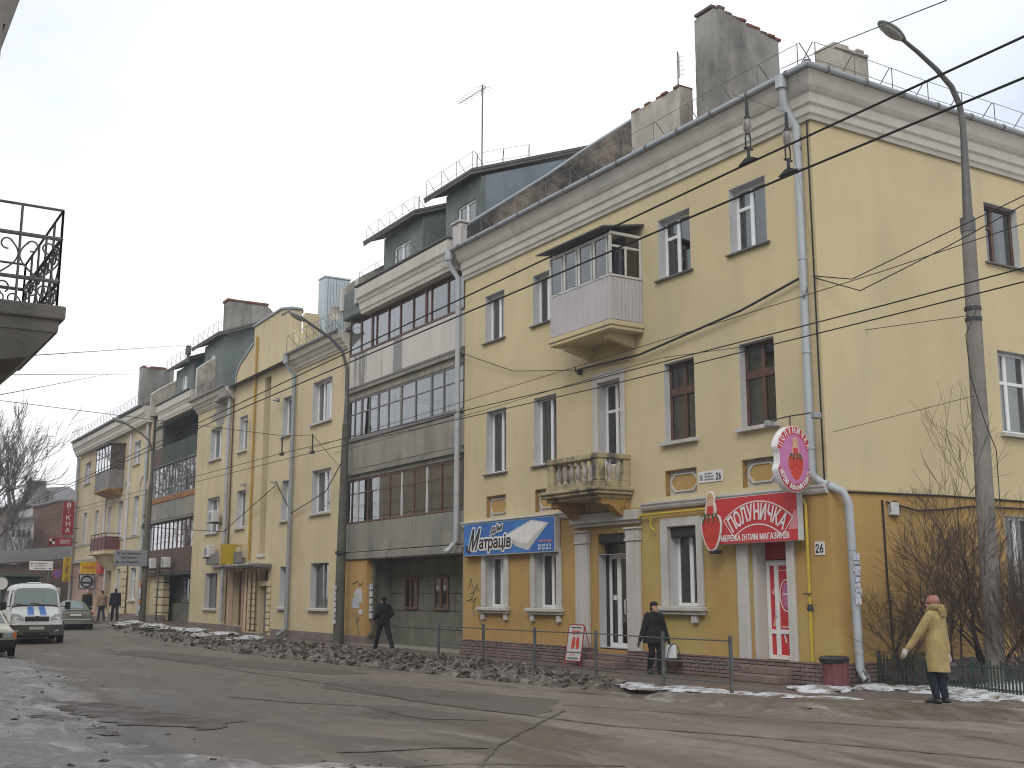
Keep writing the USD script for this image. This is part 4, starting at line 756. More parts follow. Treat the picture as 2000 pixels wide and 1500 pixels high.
# pipes
downpipe(corner, [(16.62, 16.35, 12.4), (16.62, 16.35, 12.15)], 0.13, bands=False, name='rain_head')
downpipe(corner, [(16.64, 16.35, 12.2), (16.66, 16.33, 11.75), (16.96, 16.3, 11.35), (16.96, 16.32, 4.1), (17.0, 16.2, 3.95), (17.3, 15.86, 3.72), (17.4, 15.82, 3.5), (17.46, 15.80, 0.35), (17.42, 15.62, 0.12)], 0.085)
downpipe(corner, [(16.62, 30.95, 12.45), (16.62, 30.95, 12.1)], 0.13, bands=False, name='rain_head')
downpipe(corner, [(16.62, 30.95, 12.15), (16.64, 30.95, 11.95), (16.93, 30.9, 11.55), (16.93, 30.9, 3.35), (16.7, 30.95, 3.05), (16.6, 31.0, 3.0)], 0.085)
part(corner, 'conduit', [tube([(17.05, 16.1, 12.0), (17.04, 16.08, 3.9)], 0.018, 5), tube([(18.6, 16.02, 3.62), (18.62, 16.02, 2.0), (18.7, 16.02, 0.5)], 0.022, 5), tube([(17.6, 16.02, 3.74), (20.5, 16.02, 3.79), (31, 16.02, 3.75)], 0.02, 5), tube([(18.7, 16.0, 3.58), (19.6, 15.99, 3.44), (20.5, 16.0, 3.5), (21.4, 16.0, 3.6), (24, 16.0, 3.62)], 0.022, 5)], 'wire_black')
X = sub(corner, 'gas_pipe', 'yellow gas pipe along the shop fronts'); part(X, 'pipe', [tube([(16.98, 21.95, 3.5), (16.98, 21.85, 3.58), (16.98, 19.0, 3.60), (16.98, 16.75, 3.62), (16.98, 16.62, 3.6), (16.98, 16.55, 3.5), (16.98, 16.55, 0.45)], 0.03, 8), tube([(16.98, 21.5, 3.58), (16.98, 21.5, 3.3), (16.98, 21.4, 3.22), (16.99, 21.35, 3.22)], 0.022, 6)], 'gas_yellow', 40)
part(X, 'valve', [cyl((16.93, 16.47, 1.75), (16.93, 16.66, 1.75), 0.018, None, 6), bbox(16.93, 17.03, 16.5, 16.6, 1.42, 1.5, .01), cyl((16.98, 16.55, 1.45), (16.98, 16.55, 1.55), 0.05, None, 8)], 'steel_dark')
part(corner, 'junction_box', bbox(18.78, 19.0, 15.93, 16.045, 3.32, 3.58, 0.015), 'ac_white'); part(corner, 'coil', tube([(18.92+0.15*math.cos(t), 16.0-0.004*t, 3.45+0.16*math.sin(t)) for t in np.linspace(0, 9, 30)], 0.01, 5), 'wire_black')
rgp = random.Random(4)
for k in range(9):
    zz = 1.55+0.105*k; part(corner, 'poster', bbox(17.34+rgp.uniform(-.02, .02), 17.5+rgp.uniform(-.02, .03), 15.70, 15.706, zz, zz+rgp.uniform(0.08, 0.16), 0.002), rgp.choice(['poster_paper', 'poster_paper', 'poster_blue', 'poster_orange']))
for pts in ([(30.4, 1.9), (30.25, 2.2), (30.1, 1.8), (30.3, 1.75), (30.2, 1.5), (29.95, 1.65), (30.15, 1.3), (30.0, 1.1)], [(30.5, 1.55), (30.2, 1.6), (29.9, 2.05), (29.8, 1.85), (30.05, 1.95)], [(29.85, 1.2), (29.7, 0.95), (29.6, 0.85)]):
    part(corner, 'graffiti', to(tube([(a, b, 0.004) for a, b in pts], 0.014, 4), FAC), 'graffiti')
# ================================================================ the house with the glazed loggias
log_ = thing('loggia_house', 'grey block of glazed loggias between the two yellow houses', 'house', (17.1, 30.76, 0))
LY0, LY1 = 30.78, 39.72
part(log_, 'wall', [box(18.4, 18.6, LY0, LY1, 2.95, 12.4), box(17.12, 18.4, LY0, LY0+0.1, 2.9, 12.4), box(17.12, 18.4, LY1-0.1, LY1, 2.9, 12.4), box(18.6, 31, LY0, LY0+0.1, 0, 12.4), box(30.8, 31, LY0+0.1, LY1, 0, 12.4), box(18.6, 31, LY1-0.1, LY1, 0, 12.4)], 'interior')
part(log_, 'floor_slab', [box(17.02, 18.39, LY0, LY1, z, z+0.16) for z in (9.12, 6.04, 2.98)]+[box(17.02, 18.39, LY0, LY1, 11.95, 12.1)], 'panel_grey_b')
def band(parent, A, u0, u1, cuts, v0, v1, w, mat, gap=0.012, name='panel', jig=0.006, seed=0):
    rg = random.Random(seed); us = [u0]+list(cuts)+[u1]
    for a, b in zip(us[:-1], us[1:]):
        j = rg.uniform(-jig, jig); part(parent, name, lb(A, a+gap, b-gap, v0+rg.uniform(0, 0.012), v1, w-0.03+j, w+j, 0.006), mat)
def glazing(parent, A, u0, u1, v0, v1, cuts, fm, hcut=None, w=0.0, fw=0.05, wide=(), vent=(), curtain=0.4, seed=0, glass='pane_dusty', postm=None, name='glazing'):
    rg = random.Random(seed); X = sub(parent, name); us = [u0]+list(cuts)+[u1]
    fr = [lb(A, u0, u1, v0, v0+fw, w-0.05, w, .006), lb(A, u0, u1, v1-fw, v1, w-0.05, w, .006)]
    part(X, 'frame', fr, fm)
    for i, u in enumerate(us):
        ww = fw*(1.5 if i in wide else 0.8); a, b = max(u-ww/2, u0), min(u+ww/2, u1); part(X, 'mullion', lb(A, a, b, v0+fw, v1-fw, w-0.055, w+0.006, .006), postm if (postm and i in wide) else fm)
    for i, (a, b) in enumerate(zip(us[:-1], us[1:])):
        cc = [v0+fw]+([v0+(v1-v0)*hcut] if hcut else [])+[v1-fw]
        for k, (c, d_) in enumerate(zip(cc[:-1], cc[1:])):
            e = rg.uniform(-0.004, 0.004); P = np.array([(a, c, w-0.03-e), (b, c, w-0.03+e), (b, d_, w-0.03+e), (a, d_, w-0.03-e)]); part(X, 'pane', to(trimesh.Trimesh(P, [(0, 1, 2), (0, 2, 3)], process=False), A), glass)
        if hcut: part(X, 'transom', lb(A, a+0.03, b-0.03, cc[1]-0.02, cc[1]+0.02, w-0.05, w-0.002, .005), fm)
        if rg.random() < curtain: part(X, 'curtain', drape(A, a+0.02, b-0.02, v0+0.05, v1-0.1, w-rg.uniform(0.15, 0.35), seed*31+i, 0.025), rg.choice(['curtain_dim', 'curtain_dim', 'curtain_warm']))
# top storey: brown frames, pale peeling boards
glazing(log_, FAC, LY0, LY1, 10.56, 11.9, [31.9, 33.05, 33.45, 34.4, 35.4, 36.35, 37.35, 37.75, 38.7], 'wood_brown', None, w=0.0, fw=0.08, wide=(3, 8), curtain=0.5, seed=1)
band(log_, FAC, LY0, LY1, [35.6], 9.36, 10.54, 0.0, 'panel_peeling', name='board', seed=2)
part(log_, 'ledge', [lb(FAC, LY0, LY1, 9.25, 9.32, -0.2, 0.10, 0.01), lb(FAC, LY0, LY1, 9.17, 9.24, -0.2, 0.03, 0.01)], 'wood_grey')
band(log_, FAC, LY0, LY1, [33.5, 37.6], 8.87, 9.15, -0.02, 'panel_grey', name='lintel_panel', seed=3)
glazing(log_, FAC, LY0, LY1, 7.4, 8.86, [31.3, 32.2, 33.05, 34.2, 35.3, 36.3, 37.15, 37.9, 38.6, 39.2], 'wood_grey', 0.63, w=-0.03, fw=0.06, wide=(1, 3, 5, 7, 9), curtain=0.45, seed=4)
part(log_, 'ledge', lb(FAC, LY0, LY1, 7.28, 7.39, -0.2, 0.05, 0.012), 'wood_grey')
band(log_, FAC, LY0, LY1, [34.1, 36.6, 38.6], 6.24, 7.27, 0.0, 'panel_grey', seed=5)
part(log_, 'ledge', [lb(FAC, LY0, LY1, 6.15, 6.22, -0.2, 0.07, 0.012), lb(FAC, LY0, LY1, 6.08, 6.13, -0.2, 0.02, 0.012)], 'sill_metal')
band(log_, FAC, LY0, LY1, [], 5.87, 6.07, -0.03, 'panel_grey_b', name='lintel_panel', seed=6)
glazing(log_, FAC, LY0, LY1, 4.28, 5.86, [31.4, 32.3, 33.3, 34.25, 35.15, 36.1, 37.0, 37.9, 38.8, 39.3], 'wood_redbrown', 0.68, w=-0.04, fw=0.055, wide=(1, 3, 5, 7, 9), curtain=0.6, seed=7, postm='sign_offwhite')
band(log_, FAC, LY0, LY1, [34.2, 36.0, 39.0], 3.24, 4.26, 0.0, 'panel_grey_b', seed=8)
part(log_, 'beam', lb(FAC, LY0, LY1, 2.94, 3.22, -0.3, 0.03, 0.015), 'panel_grey_b')
# recessed ground floor
RY1 = 37.75
part(log_, 'wall', [box(18.12, 18.3, LY0, RY1, 0, 2.97), box(17.15, 18.1, LY0, LY0+0.1, 0, 2.9)], 'mortar')
rgl = random.Random(12)
wins = [(31.3, 32.3), (33.4, 34.4), (35.6, 36.6)]
for row in range(5):
    y = LY0+0.02-(0.55 if row % 2 else 0)
    while y < RY1:
        a, b = max(y, LY0), min(y+1.1, RY1); y += 1.115; z0_, z1_ = 0.03+row*0.58, 0.03+row*0.58+0.565
        segs = [(a, b)]
        if row >= 1 and row <= 4:
            for (wa, wb) in wins:
                if row in (2, 3): segs = [s_ for (p, q) in segs for s_ in ((p, min(q, wa)), (max(p, wb), q)) if s_[1]-s_[0] > 0.05]
        for p, q in segs: part(log_, 'stone_block', bbox(18.06+rgl.uniform(0, .012), 18.115, p+0.01, q-0.01, z0_, min(z1_, 2.93), 0.012), 'stone_block')
REC = frame((18.06, 0, 0), (0, 1, 0), (0, 0, 1), (-1, 0, 0))
for a, b in wins: window(log_, REC, a+0.01, b-0.01, 1.22, 2.32, 'wood_redbrown', two, d=-0.055, reveal=None, curtain='curtain_dim')
part(log_, 'floor_slab', box(17.0, 18.1, LY0, LY1, -0.1, 0.03), 'panel_grey_b')
part(log_, 'wall', box(17.51, 18.11, RY1+0.02, RY1+0.3, 0, 2.93), 'stone_block'); part(log_, 'pier', [wall_mesh(sbox(RY1, 0.3, LY1, 2.93), [], FAC, 0.4)], 'stucco_orange', label='orange pier with torn posters'); part(log_, 'pier_base', lb(FAC, RY1-0.02, LY1, 0, 0.298, -1.3, 0.03, 0.02), 'mortar')
for a, b, c, e, mm in ((38.05, 38.75, 1.45, 1.85, 'poster_paper'), (38.3, 38.95, 1.25, 1.6, 'poster_blue'), (38.15, 38.6, 1.75, 1.95, 'poster_paper'), (38.0, 38.35, 1.05, 1.2, 'poster_paper')):
    m = lb(FAC, a, b, c, e, 0.003, 0.007+0.002*a/40); m = rough(m, 0.18, 0.02, int(a*10)); part(log_, 'poster', m, mm)
for pts in ([(38.9, 2.1), (38.5, 2.2), (38.3, 2.05), (38.0, 2.12)], [(38.7, 1.1), (38.45, 0.75), (38.3, 0.45), (38.28, 0.3)], [(38.3, 0.95), (38.45, 0.72)]): part(log_, 'graffiti', to(tube([(a, b, 0.008) for a, b in pts], 0.02, 4), FAC), 'graffiti')
downpipe(log_, [(17.35, RY1-0.12, 2.95), (17.35, RY1-0.12, 0.5), (17.2, RY1-0.1, 0.3)], 0.07, 'pole_green')
for k in range(5): part(log_, 'poster', bbox(17.2, 17.27, RY1-0.2, RY1-0.04, 0.9+0.25*k, 1.1+0.25*k, .002), rgl.choice(['poster_paper', 'poster_blue']))
# cornice, end block, roof and dormers
PR2 = [(11.9, 0.0), (11.9, 0.30), (12.0, 0.32), (12.04, 0.36), (12.26, 0.38), (12.3, 0.42), (12.4, 0.45), (12.46, 0.52), (12.78, 0.54), (12.86, 0.50), (12.86, 0.0)]
part(log_, 'cornice', profile_run([(v-0.02, w) for v, w in PR2], LY0+0.25, 38.1, FAC), 'cornice_grey')
part(log_, 'gutter_edge', lb(FAC, LY0+0.2, 38.15, 12.85, 12.93, -0.5, 0.58, 0.02), 'roof_dark')
part(log_, 'end_block', [bbox(16.75, 17.6, 38.15, LY1, 11.93, 12.95, 0.05)], 'green_dormer')
part(log_, 'parapet', [rough(slabpoly([(16.8, 12.0), (16.8, 13.3), (17.4, 13.75), (22.5, 17.0), (24.3, 18.0), (24.3, 12.0)], LY1-0.3, LY1+0.05), 0.3, 0.04, 9)], 'render_pale', label='pale end parapet climbing the roof')
for yy in (38.2, LY1-0.15): part(log_, 'end_post', [bbox(16.66, 16.8, yy, yy+0.22, 12.3, 13.25, 0.02)], 'stone_trim')
def gable_roof(y0, y1, x0=16.7, x1=31.5, z0=12.43, pt=0.585):
    xm = (x0+x1)/2; zr = z0+(xm-x0)*pt; m = slabpoly([(x0, z0), (xm, zr), (x1, z0)], y0, y1); return m
part(log_, 'roof', gable_roof(LY0+0.1, LY1-0.32, 17.0), 'roof_dark')
def dormer(parent, ya, yb, yea, yeb, xf_, zb, zw, ze, cheek, wy, wz, front='green_dormer', fm='upvc_white', drain=True, label=None, slope=0.38, depth=4.2):
    X = sub(parent, 'dormer', label); A = frame((xf_, 0, 0), (0, 1, 0), (0, 0, 1), (-1, 0, 0))
    part(X, 'front_wall', wall_mesh(sbox(ya, zb, yb, zw+0.22), [(wy[0], wz[0], wy[1], wz[1])], A, 0.15), front)
    for yy in (ya, yb-0.06): part(X, 'cheek', slabpoly([(xf_+0.151, zb), (xf_+0.151, zw+0.26), (xf_+depth, zw+0.26+slope*(depth-0.15)), (xf_+depth, zb)], yy, yy+0.06), cheek)
    part(X, 'back_wall', box(xf_+1.0, xf_+1.1, ya+0.07, yb-0.07, zb, zw+0.3), 'interior')
    W = 'window'; 
    w1, w2 = wy; cols = ((1, (0.5,)), (1, (0.5,)))
    fw = 0.06; fr = [lb(A, w1, w1+fw, *wz, -0.1, -0.05), lb(A, w2-fw, w2, *wz, -0.1, -0.05), lb(A, w1+fw, w2-fw, wz[0], wz[0]+fw, -0.1, -0.05), lb(A, w1+fw, w2-fw, wz[1]-fw, wz[1], -0.1, -0.05), lb(A, (w1+w2)/2-0.05, (w1+w2)/2+0.05, wz[0]+fw, wz[1]-fw, -0.1, -0.045)]
    part(X, 'window_frame', fr, fm)
    for a, b in ((w1+fw, (w1+w2)/2-0.05), ((w1+w2)/2+0.05, w2-fw)): part(X, 'pane', lb(A, a, b, wz[0]+fw, wz[1]-fw, -0.085, -0.08), 'pane_glass')
    part(X, 'curtain', drape(A, w1+0.05, (w1+w2)/2, wz[0]+0.05, wz[1]-0.05, -0.25, int(ya*10), 0.02), 'curtain')
    o = 0.42; r0, r1 = ze, ze+slope*(depth+o)
    part(X, 'dormer_roof', hull([(xx, yy, zz) for yy in (yea, yeb) for xx, zz in ((xf_-o, r0), (xf_-o, r0+0.09), (xf_+depth, r1), (xf_+depth, r1+0.09))]), 'roof_dark')
    part(X, 'fascia', [box(xf_-o+0.02, xf_-o+0.06, yea+0.02, yeb-0.02, r0-0.09, r0-0.001), hull([(xx, yy, zz) for yy in (yea+0.02, yea+0.05) for xx, zz in ((xf_-o+0.07, r0-0.09), (xf_-o+0.07, r0), (xf_+depth, r1-0.09), (xf_+depth, r1))])], 'roof_dark')
    return X
X1 = dormer(log_, 30.98, 33.4, 30.88, 34.3, 17.8, 12.9, 14.95, 15.22, 'metal_blue', (31.35, 32.55), (13.35, 14.5), label='larger dormer with open window beside the aerial')
guard(log_, (17.45, 34.2, 15.32), (17.45, 30.95, 15.32), 0.95, 0.6, (0.4, 0, 0.2), (1.0, 0.3)); guard(log_, (17.6, 30.9, 15.35), (19.6, 30.9, 16.1), 1.0, 0.5, (0, 0.1, 0), (1.0, 0.25))
X2 = dormer(log_, 35.15, 38.35, 35.0, 39.4, 17.8, 12.9, 14.75, 15.02, 'green_dormer', (36.1, 37.45), (13.25, 14.4), label='lower dormer above the grey loggias')
guard(log_, (17.45, 39.2, 15.1), (17.45, 35.1, 15.1), 0.95, 0.55, (0.4, 0, 0.2), (1.0, 0.3)); guard(log_, (17.6, 35.05, 15.15), (19.4, 35.05, 15.8), 1.0, 0.5, (0, 0.1, 0), (1.0,))
guard(log_, (16.7, 38.1, 12.95), (16.7, 31.2, 12.95), 1.2, 0.5, (0.4, 0, 0.2), (1.0,))
X = sub(log_, 'television_aerial', 'tall roof aerial on a thin mast'); part(X, 'mast', tube([(20.0, 34.8, 15.2), (20.02, 34.8, 20.35)], 0.028, 6), 'steel_guard')
part(X, 'boom', cyl((20.0, 34.45, 20.15), (20.0, 36.6, 20.3), 0.014, None, 5), 'steel_guard')
part(X, 'element', [cyl((19.72, 34.5+0.24*k, 20.16+0.016*k), (20.28, 34.5+0.24*k, 20.16+0.016*k), 0.008, None, 4) for k in range(9)]+[cyl((20.0, 34.6+0.12*k, 19.95), (20.0, 34.6+0.12*k, 20.4), 0.008, None, 4) for k in range(3)], 'steel_guard')

# ================================================================ the house with the stair tower
st = thing('stair_house', 'yellow middle house with the stepped stair tower', 'house', (17.1, 39.76, 0))
SY0, SY1 = 39.78, 59.3
SW = [(41.36, 43.36, 8.45, 10.15), (41.24, 43.16, 4.86, 6.56), (41.2, 43.02, 1.2, 2.93), (45.64, 46.78, 8.37, 10.02), (45.48, 46.52, 4.78, 6.44), (45.34, 46.42, 1.2, 2.87),
      (51.35, 52.5, 8.30, 9.93), (51.2, 52.45, 4.74, 6.45), (55.13, 57.0, 8.32, 9.89), (55.05, 57.0, 4.7, 6.42), (54.85, 56.8, 1.06, 2.75)]
SD = [(51.05, 52.3, 0.33, 2.78), (47.8, 48.95, 0.05, 2.08), (47.85, 48.9, 2.3, 2.78)]
SLIT = (48.35, 49.15, 3.45, 11.28)
poly = Polygon([(SY0, 0), (SY0, 11.3), (45.5, 11.3), (45.5, 12.2), (45.95, 12.9), (45.98, 13.78), (47.24, 14.05), (50.88, 13.98), (50.85, 13.15), (52.7, 12.5), (53.2, 12.1), (53.3, 11.3), (SY1, 11.3), (SY1, 0)])
part(st, 'wall', wall_mesh(poly, [ext(t) for t in SW+SD+[SLIT]], FAC, 0.42), 'stucco_pale', label='pale yellow street wall with the tall slit window')
part(st, 'wall', [box(17.53, 30, SY0, SY0+0.3, 0, 11.3), box(17.53, 30, SY1-0.3, SY1, 0, 11.3), box(17.53, 20.0, 45.55, 45.85, 11.3, 13.6), box(17.53, 20.0, 53.0, 53.25, 11.3, 12.0), box(30, 30.2, SY0, SY1, 0, 11.3)], 'stucco_pale')
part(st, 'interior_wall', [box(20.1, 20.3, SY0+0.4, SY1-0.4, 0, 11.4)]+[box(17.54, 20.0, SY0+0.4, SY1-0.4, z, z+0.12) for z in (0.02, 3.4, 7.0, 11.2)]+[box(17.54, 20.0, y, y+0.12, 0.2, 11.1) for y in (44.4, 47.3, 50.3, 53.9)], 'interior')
part(st, 'coping', [lb(FAC, 45.9, 47.3, 13.80, 13.86, -0.45, 0.06, 0.01), to(hull([(u, v, w) for u, v in ((45.95, 13.82), (47.26, 14.06), (47.26, 14.13), (45.95, 13.9)) for w in (-0.45, 0.08)]), FAC), to(hull([(u, v, w) for u, v in ((47.26, 14.06), (50.95, 13.98), (50.95, 14.05), (47.26, 14.13)) for w in (-0.45, 0.08)]), FAC),
      to(hull([(u, v, w) for u, v in ((50.86, 13.16), (52.72, 12.51), (52.72, 12.6), (50.86, 13.25)) for w in (-0.45, 0.06)]), FAC), to(hull([(u, v, w) for u, v in ((52.7, 12.5), (53.3, 12.05), (53.3, 12.15), (52.7, 12.6)) for w in (-0.45, 0.05)]), FAC), to(hull([(u, v, w) for u, v in ((53.25, 12.1), (53.33, 11.4), (53.42, 11.4), (53.34, 12.1)) for w in (-0.45, 0.04)]), FAC)], 'gutter_metal')
for i, t in enumerate(SW):
    lower = i in (2, 5, 10); kw = dict(sill='stone', d=0.24)
    if lower: window(st, FAC, *t, 'wood_grey', ((1, ()), (0.9, ())) if t[1]-t[0] > 1.5 else ((1, ()),), curtain='curtain_dim', **kw)
    elif t[1]-t[0] > 1.5: window(st, FAC, *t, 'upvc_white', ((1, ()), (0.9, ())) if i in (8, 9) else ((0.9, ()), (1, ()), (0.9, ())) if i == 0 else ((1, ()), (1, ())), curtain='curtain' if i in (0, 8) else 'auto', **kw)
    else: window(st, FAC, *t, 'upvc_white', ((1, (0.6,) if i == 4 else ()),), curtain=['curtain_dim', None][i % 2], **kw)
part(st, 'slit_glazing', lb(FAC, *SLIT, -0.36, -0.33), 'car_glass')
for k in range(11): part(st, 'glass_block', lb(FAC, SLIT[0]+0.04, SLIT[1]-0.04, SLIT[2]+0.05+k*0.71, SLIT[2]+0.72+k*0.71, -0.325, -0.28, 0.02), 'wood_grey')
part(st, 'sill', lb(FAC, SLIT[0]-0.1, SLIT[1]+0.1, SLIT[2]-0.14, SLIT[2]-0.005, -0.3, 0.08, 0.015), 'stone_trim')
PR3 = [(10.95, 0.003), (10.95, 0.06), (11.02, 0.08), (11.05, 0.14), (11.14, 0.16), (11.2, 0.26), (11.3, 0.3), (11.34, 0.40), (11.5, 0.46), (11.55, 0.50), (11.55, -0.3), (11.31, -0.3), (11.31, 0.003)]
for a, b in ((SY0+0.02, 45.35), (53.45, SY1)): part(st, 'cornice', profile_run(PR3, a, b, FAC), 'cornice_grey'); part(st, 'gutter', tube([(16.58, a, 11.6), (16.58, b, 11.6)], 0.07, 8), 'sill_metal', 35)
part(st, 'bare_patch', to(extrude(Polygon([(54.0, 11.0), (56.6, 11.0), (56.3, 10.75), (56.9, 10.5), (56.95, 10.25), (56.5, 10.35), (56.1, 10.1), (56.0, 9.93), (54.9, 9.93), (54.8, 10.15), (54.3, 10.4), (54.1, 10.7)]), 0.006), frame((XF-0.001, 0, 0), (0, 1, 0), (0, 0, 1), (-1, 0, 0))), 'stain_grey', label='patch of bare grey render under the left cornice')
part(st, 'damaged_cornice', [rough(bbox(16.62, 17.09, 53.5, 54.6, 11.02, 11.45, 0.05), 0.12, 0.14, 5), rough(bbox(16.7, 17.09, 54.6, 55.4, 11.0, 11.3, 0.05), 0.12, 0.12, 6)], 'stain_grey')
part(st, 'plinth', lb(FAC, SY0, 47.2, 0, 0.32, 0.002, 0.05, .02), 'mortar'); part(st, 'plinth', lb(FAC, 53.0, SY1, 0, 0.36, 0.002, 0.05, .02), 'mortar')
part(st, 'corner_band', lb(FAC, SY0, SY0+0.06, 0.3, 11.2, 0.002, 0.03), 'stone_trim')
part(st, 'roof', gable_roof(SY0+0.1, SY1-0.1, 16.75, 31.5, 11.5, 0.52), 'roof_dark')
part(st, 'roof_snow', hull([(17.0+0.02, y, z) for y, z in ((40.0, 11.75), (45.2, 11.75))]+[(18.4, 40.0, 12.5), (18.4, 45.2, 12.5), (17.02, 40, 11.62), (17.02, 45.2, 11.62)]), 'snow')
guard(st, (16.6, 45.2, 11.62), (16.6, 40.0, 11.62), 0.7, 0.75, (0.55, 0, 0.3), (1.0, 0.4)); guard(st, (16.6, 59.2, 11.62), (16.6, 53.6, 11.62), 0.7, 0.6, (0.45, 0, 0.25), (1.0, 0.4))
# metal clad chimney, dish and back wall on the roof
X = sub(st, 'metal_chimney', 'ribbed pale metal flue box on the roof'); xs, ys_ = (18.15, 19.3), (45.0, 45.7)
part(X, 'core', box(xs[0]+0.02, xs[1]-0.02, ys_[0]+0.02, ys_[1]-0.02, 11.8, 15.15), 'corrugated')
for k in range(9): a = xs[0]+(xs[1]-xs[0])*k/9; part(X, 'rib', bbox(a+0.02, a+0.12, ys_[0]-0.03, ys_[0]+0.03, 11.8, 15.1, 0.01), 'corrugated')
for k in range(5): a = ys_[0]+(ys_[1]-ys_[0])*k/5; part(X, 'rib', bbox(xs[0]-0.03, xs[0]+0.03, a+0.02, a+0.12, 11.8, 15.1, 0.01), 'corrugated')
part(X, 'cap', [box(xs[0]-0.04, xs[1]+0.04, ys_[0]-0.04, ys_[1]+0.04, 15.15, 15.21)], 'corrugated')
part(st, 'roof_wall', [rough(slabpoly([(18.6, 12.0), (18.6, 13.3), (21.8, 15.1), (24.0, 16.2), (24.0, 12.0)], 46.6, 46.9), 0.4, 0.04, 6)], 'render_chimney')
part(st, 'vent_pipe', [cyl((18.9, 44.2, 12.5), (18.9, 44.2, 13.9), 0.13, None, 10), bbox(18.72, 19.08, 44.02, 44.38, 13.88, 13.95, .01)], 'render_pale')
part(st, 'satellite_dish', to(lathe([(0.001, 0), (0.15, 0.02), (0.3, 0.08), (0.3, 0.1), (0.15, 0.04), (0.001, 0.02)], 16), frame((18.3, 44.1, 13.35), (0.8, -0.6, 0), (0, 0, 1), (-0.6, -0.8, 0))), 'render_pale')
X = sub(st, 'chimney', 'broad brown rendered chimney behind the stair tower')
part(X, 'stack', rough(slabpoly([(18.0, 12.5), (18.0, 16.95), (20.1, 16.95), (20.5, 16.6), (20.75, 15.8), (20.75, 12.5)], 58.0, 58.7), 0.4, 0.05, 8), 'render_chimney', 40); part(X, 'cap', rough(bbox(17.93, 20.2, 57.93, 58.76, 16.93, 17.06, 0.03), 0.3, 0.05, 2), 'brick_red')
downpipe(st, [(16.58, 45.15, 11.55), (16.58, 45.15, 11.2)], 0.13, 'gutter_metal', bands=False, name='rain_head')
downpipe(st, [(16.6, 45.15, 11.3), (16.66, 45.15, 11.05), (16.95, 45.12, 10.75), (16.95, 45.1, 0.4), (16.8, 45.3, 0.18), (16.7, 45.4, 0.12)], 0.085, 'gutter_metal')
downpipe(st, [(16.62, 53.75, 11.4), (16.95, 53.7, 11.0), (16.95, 53.6, 3.0), (16.95, 53.6, 0.45)], 0.085, 'pipe_metal'); part(st, 'cable_run', tube([(17.03, 53.3, 11.0), (17.03, 53.2, 0.4)], 0.035, 5), 'wood_brown')
part(st, 'gas_pipe', [tube([(17.02, 50.25, 13.4), (17.02, 50.2, 3.2)], 0.055, 6), tube([(17.02, 50.2, 3.9), (16.8, 50.9, 3.92), (16.75, 52.3, 3.92)], 0.02, 5), tube([(17.02, 50.0, 5.2), (17.03, 49.2, 5.25)], 0.012, 4)], 'gas_ochre')
for (yy, zz) in ((47.2, 9.95), (51.3, 9.6), (47.1, 6.4), (51.2, 6.62)): 
    X = sub(st, 'wall_bracket'); part(X, 'arm', to(tube([(yy, zz, 0), (yy, zz+0.02, 0.28), (yy-0.5, zz-0.03, 0.32)], 0.035, 6), FAC), 'steel_guard'); part(X, 'lamp_head', to(hull([(yy-0.4+a, zz-0.03+b, 0.32+c) for a in (0, -0.35) for b in (-.05, .05) for c in (-.05, .05)]), FAC), 'lamp_grey')
# entrances under the canopy
X = sub(st, 'canopy'); part(X, 'slab', [lb(FAC, 47.4, 52.9, 2.92, 3.0, 0.002, 0.85, 0.02), lb(FAC, 47.4, 52.9, 2.86, 2.918, 0.002, 0.8, 0.02)], 'wood_grey'); part(X, 'snow_cover', lb(FAC, 47.6, 52.7, 3.002, 3.03, 0.05, 0.8, 0.012), 'snow')
part(st, 'door', lb(FAC, 51.1, 52.25, 0.35, 2.75, -0.3, -0.24, .01), 'door_brown', label='brown entrance door'); part(st, 'door_surround', [lb(FAC, 50.85, 51.04, 0.1, 2.85, 0.002, 0.06, .01), lb(FAC, 52.31, 52.9, 0.1, 2.85, 0.002, 0.06, .01)], 'stucco_pink')
part(st, 'door', lb(FAC, 47.85, 48.9, 0.06, 2.05, -0.3, -0.25, .01), 'wood_grey', label='grey stair door'); part(st, 'notice', lb(FAC, 48.2, 48.6, 1.15, 1.5, -0.248, -0.243), 'poster_paper'); part(st, 'fanlight', lb(FAC, 47.85, 48.9, 2.3, 2.78, -0.3, -0.27), 'car_glass')
for k in range(9):
    z_0 = 0.2+0.265*k
    for a, b in ((49.02, 49.55), (49.62, 50.1)): part(st, 'rusticated_block', lb(FAC, a, b, z_0, z_0+0.225, 0.002, 0.08, 0.02), 'stucco_pale')
    if k < 8: part(st, 'rusticated_block', lb(FAC, 47.4, 47.76, z_0, z_0+0.225, 0.002, 0.08, 0.02), 'stucco_pale')
part(st, 'ladder_rail', [lb(FAC, u, u+0.035, 0.15, 2.75, 0.09, 0.13) for u in (48.98, 49.58, 50.12)], 'wood_redbrown')
part(st, 'door_step', lb(FAC, 50.9, 52.5, 0.02, 0.32, 0.002, 0.3, .015), 'mortar')

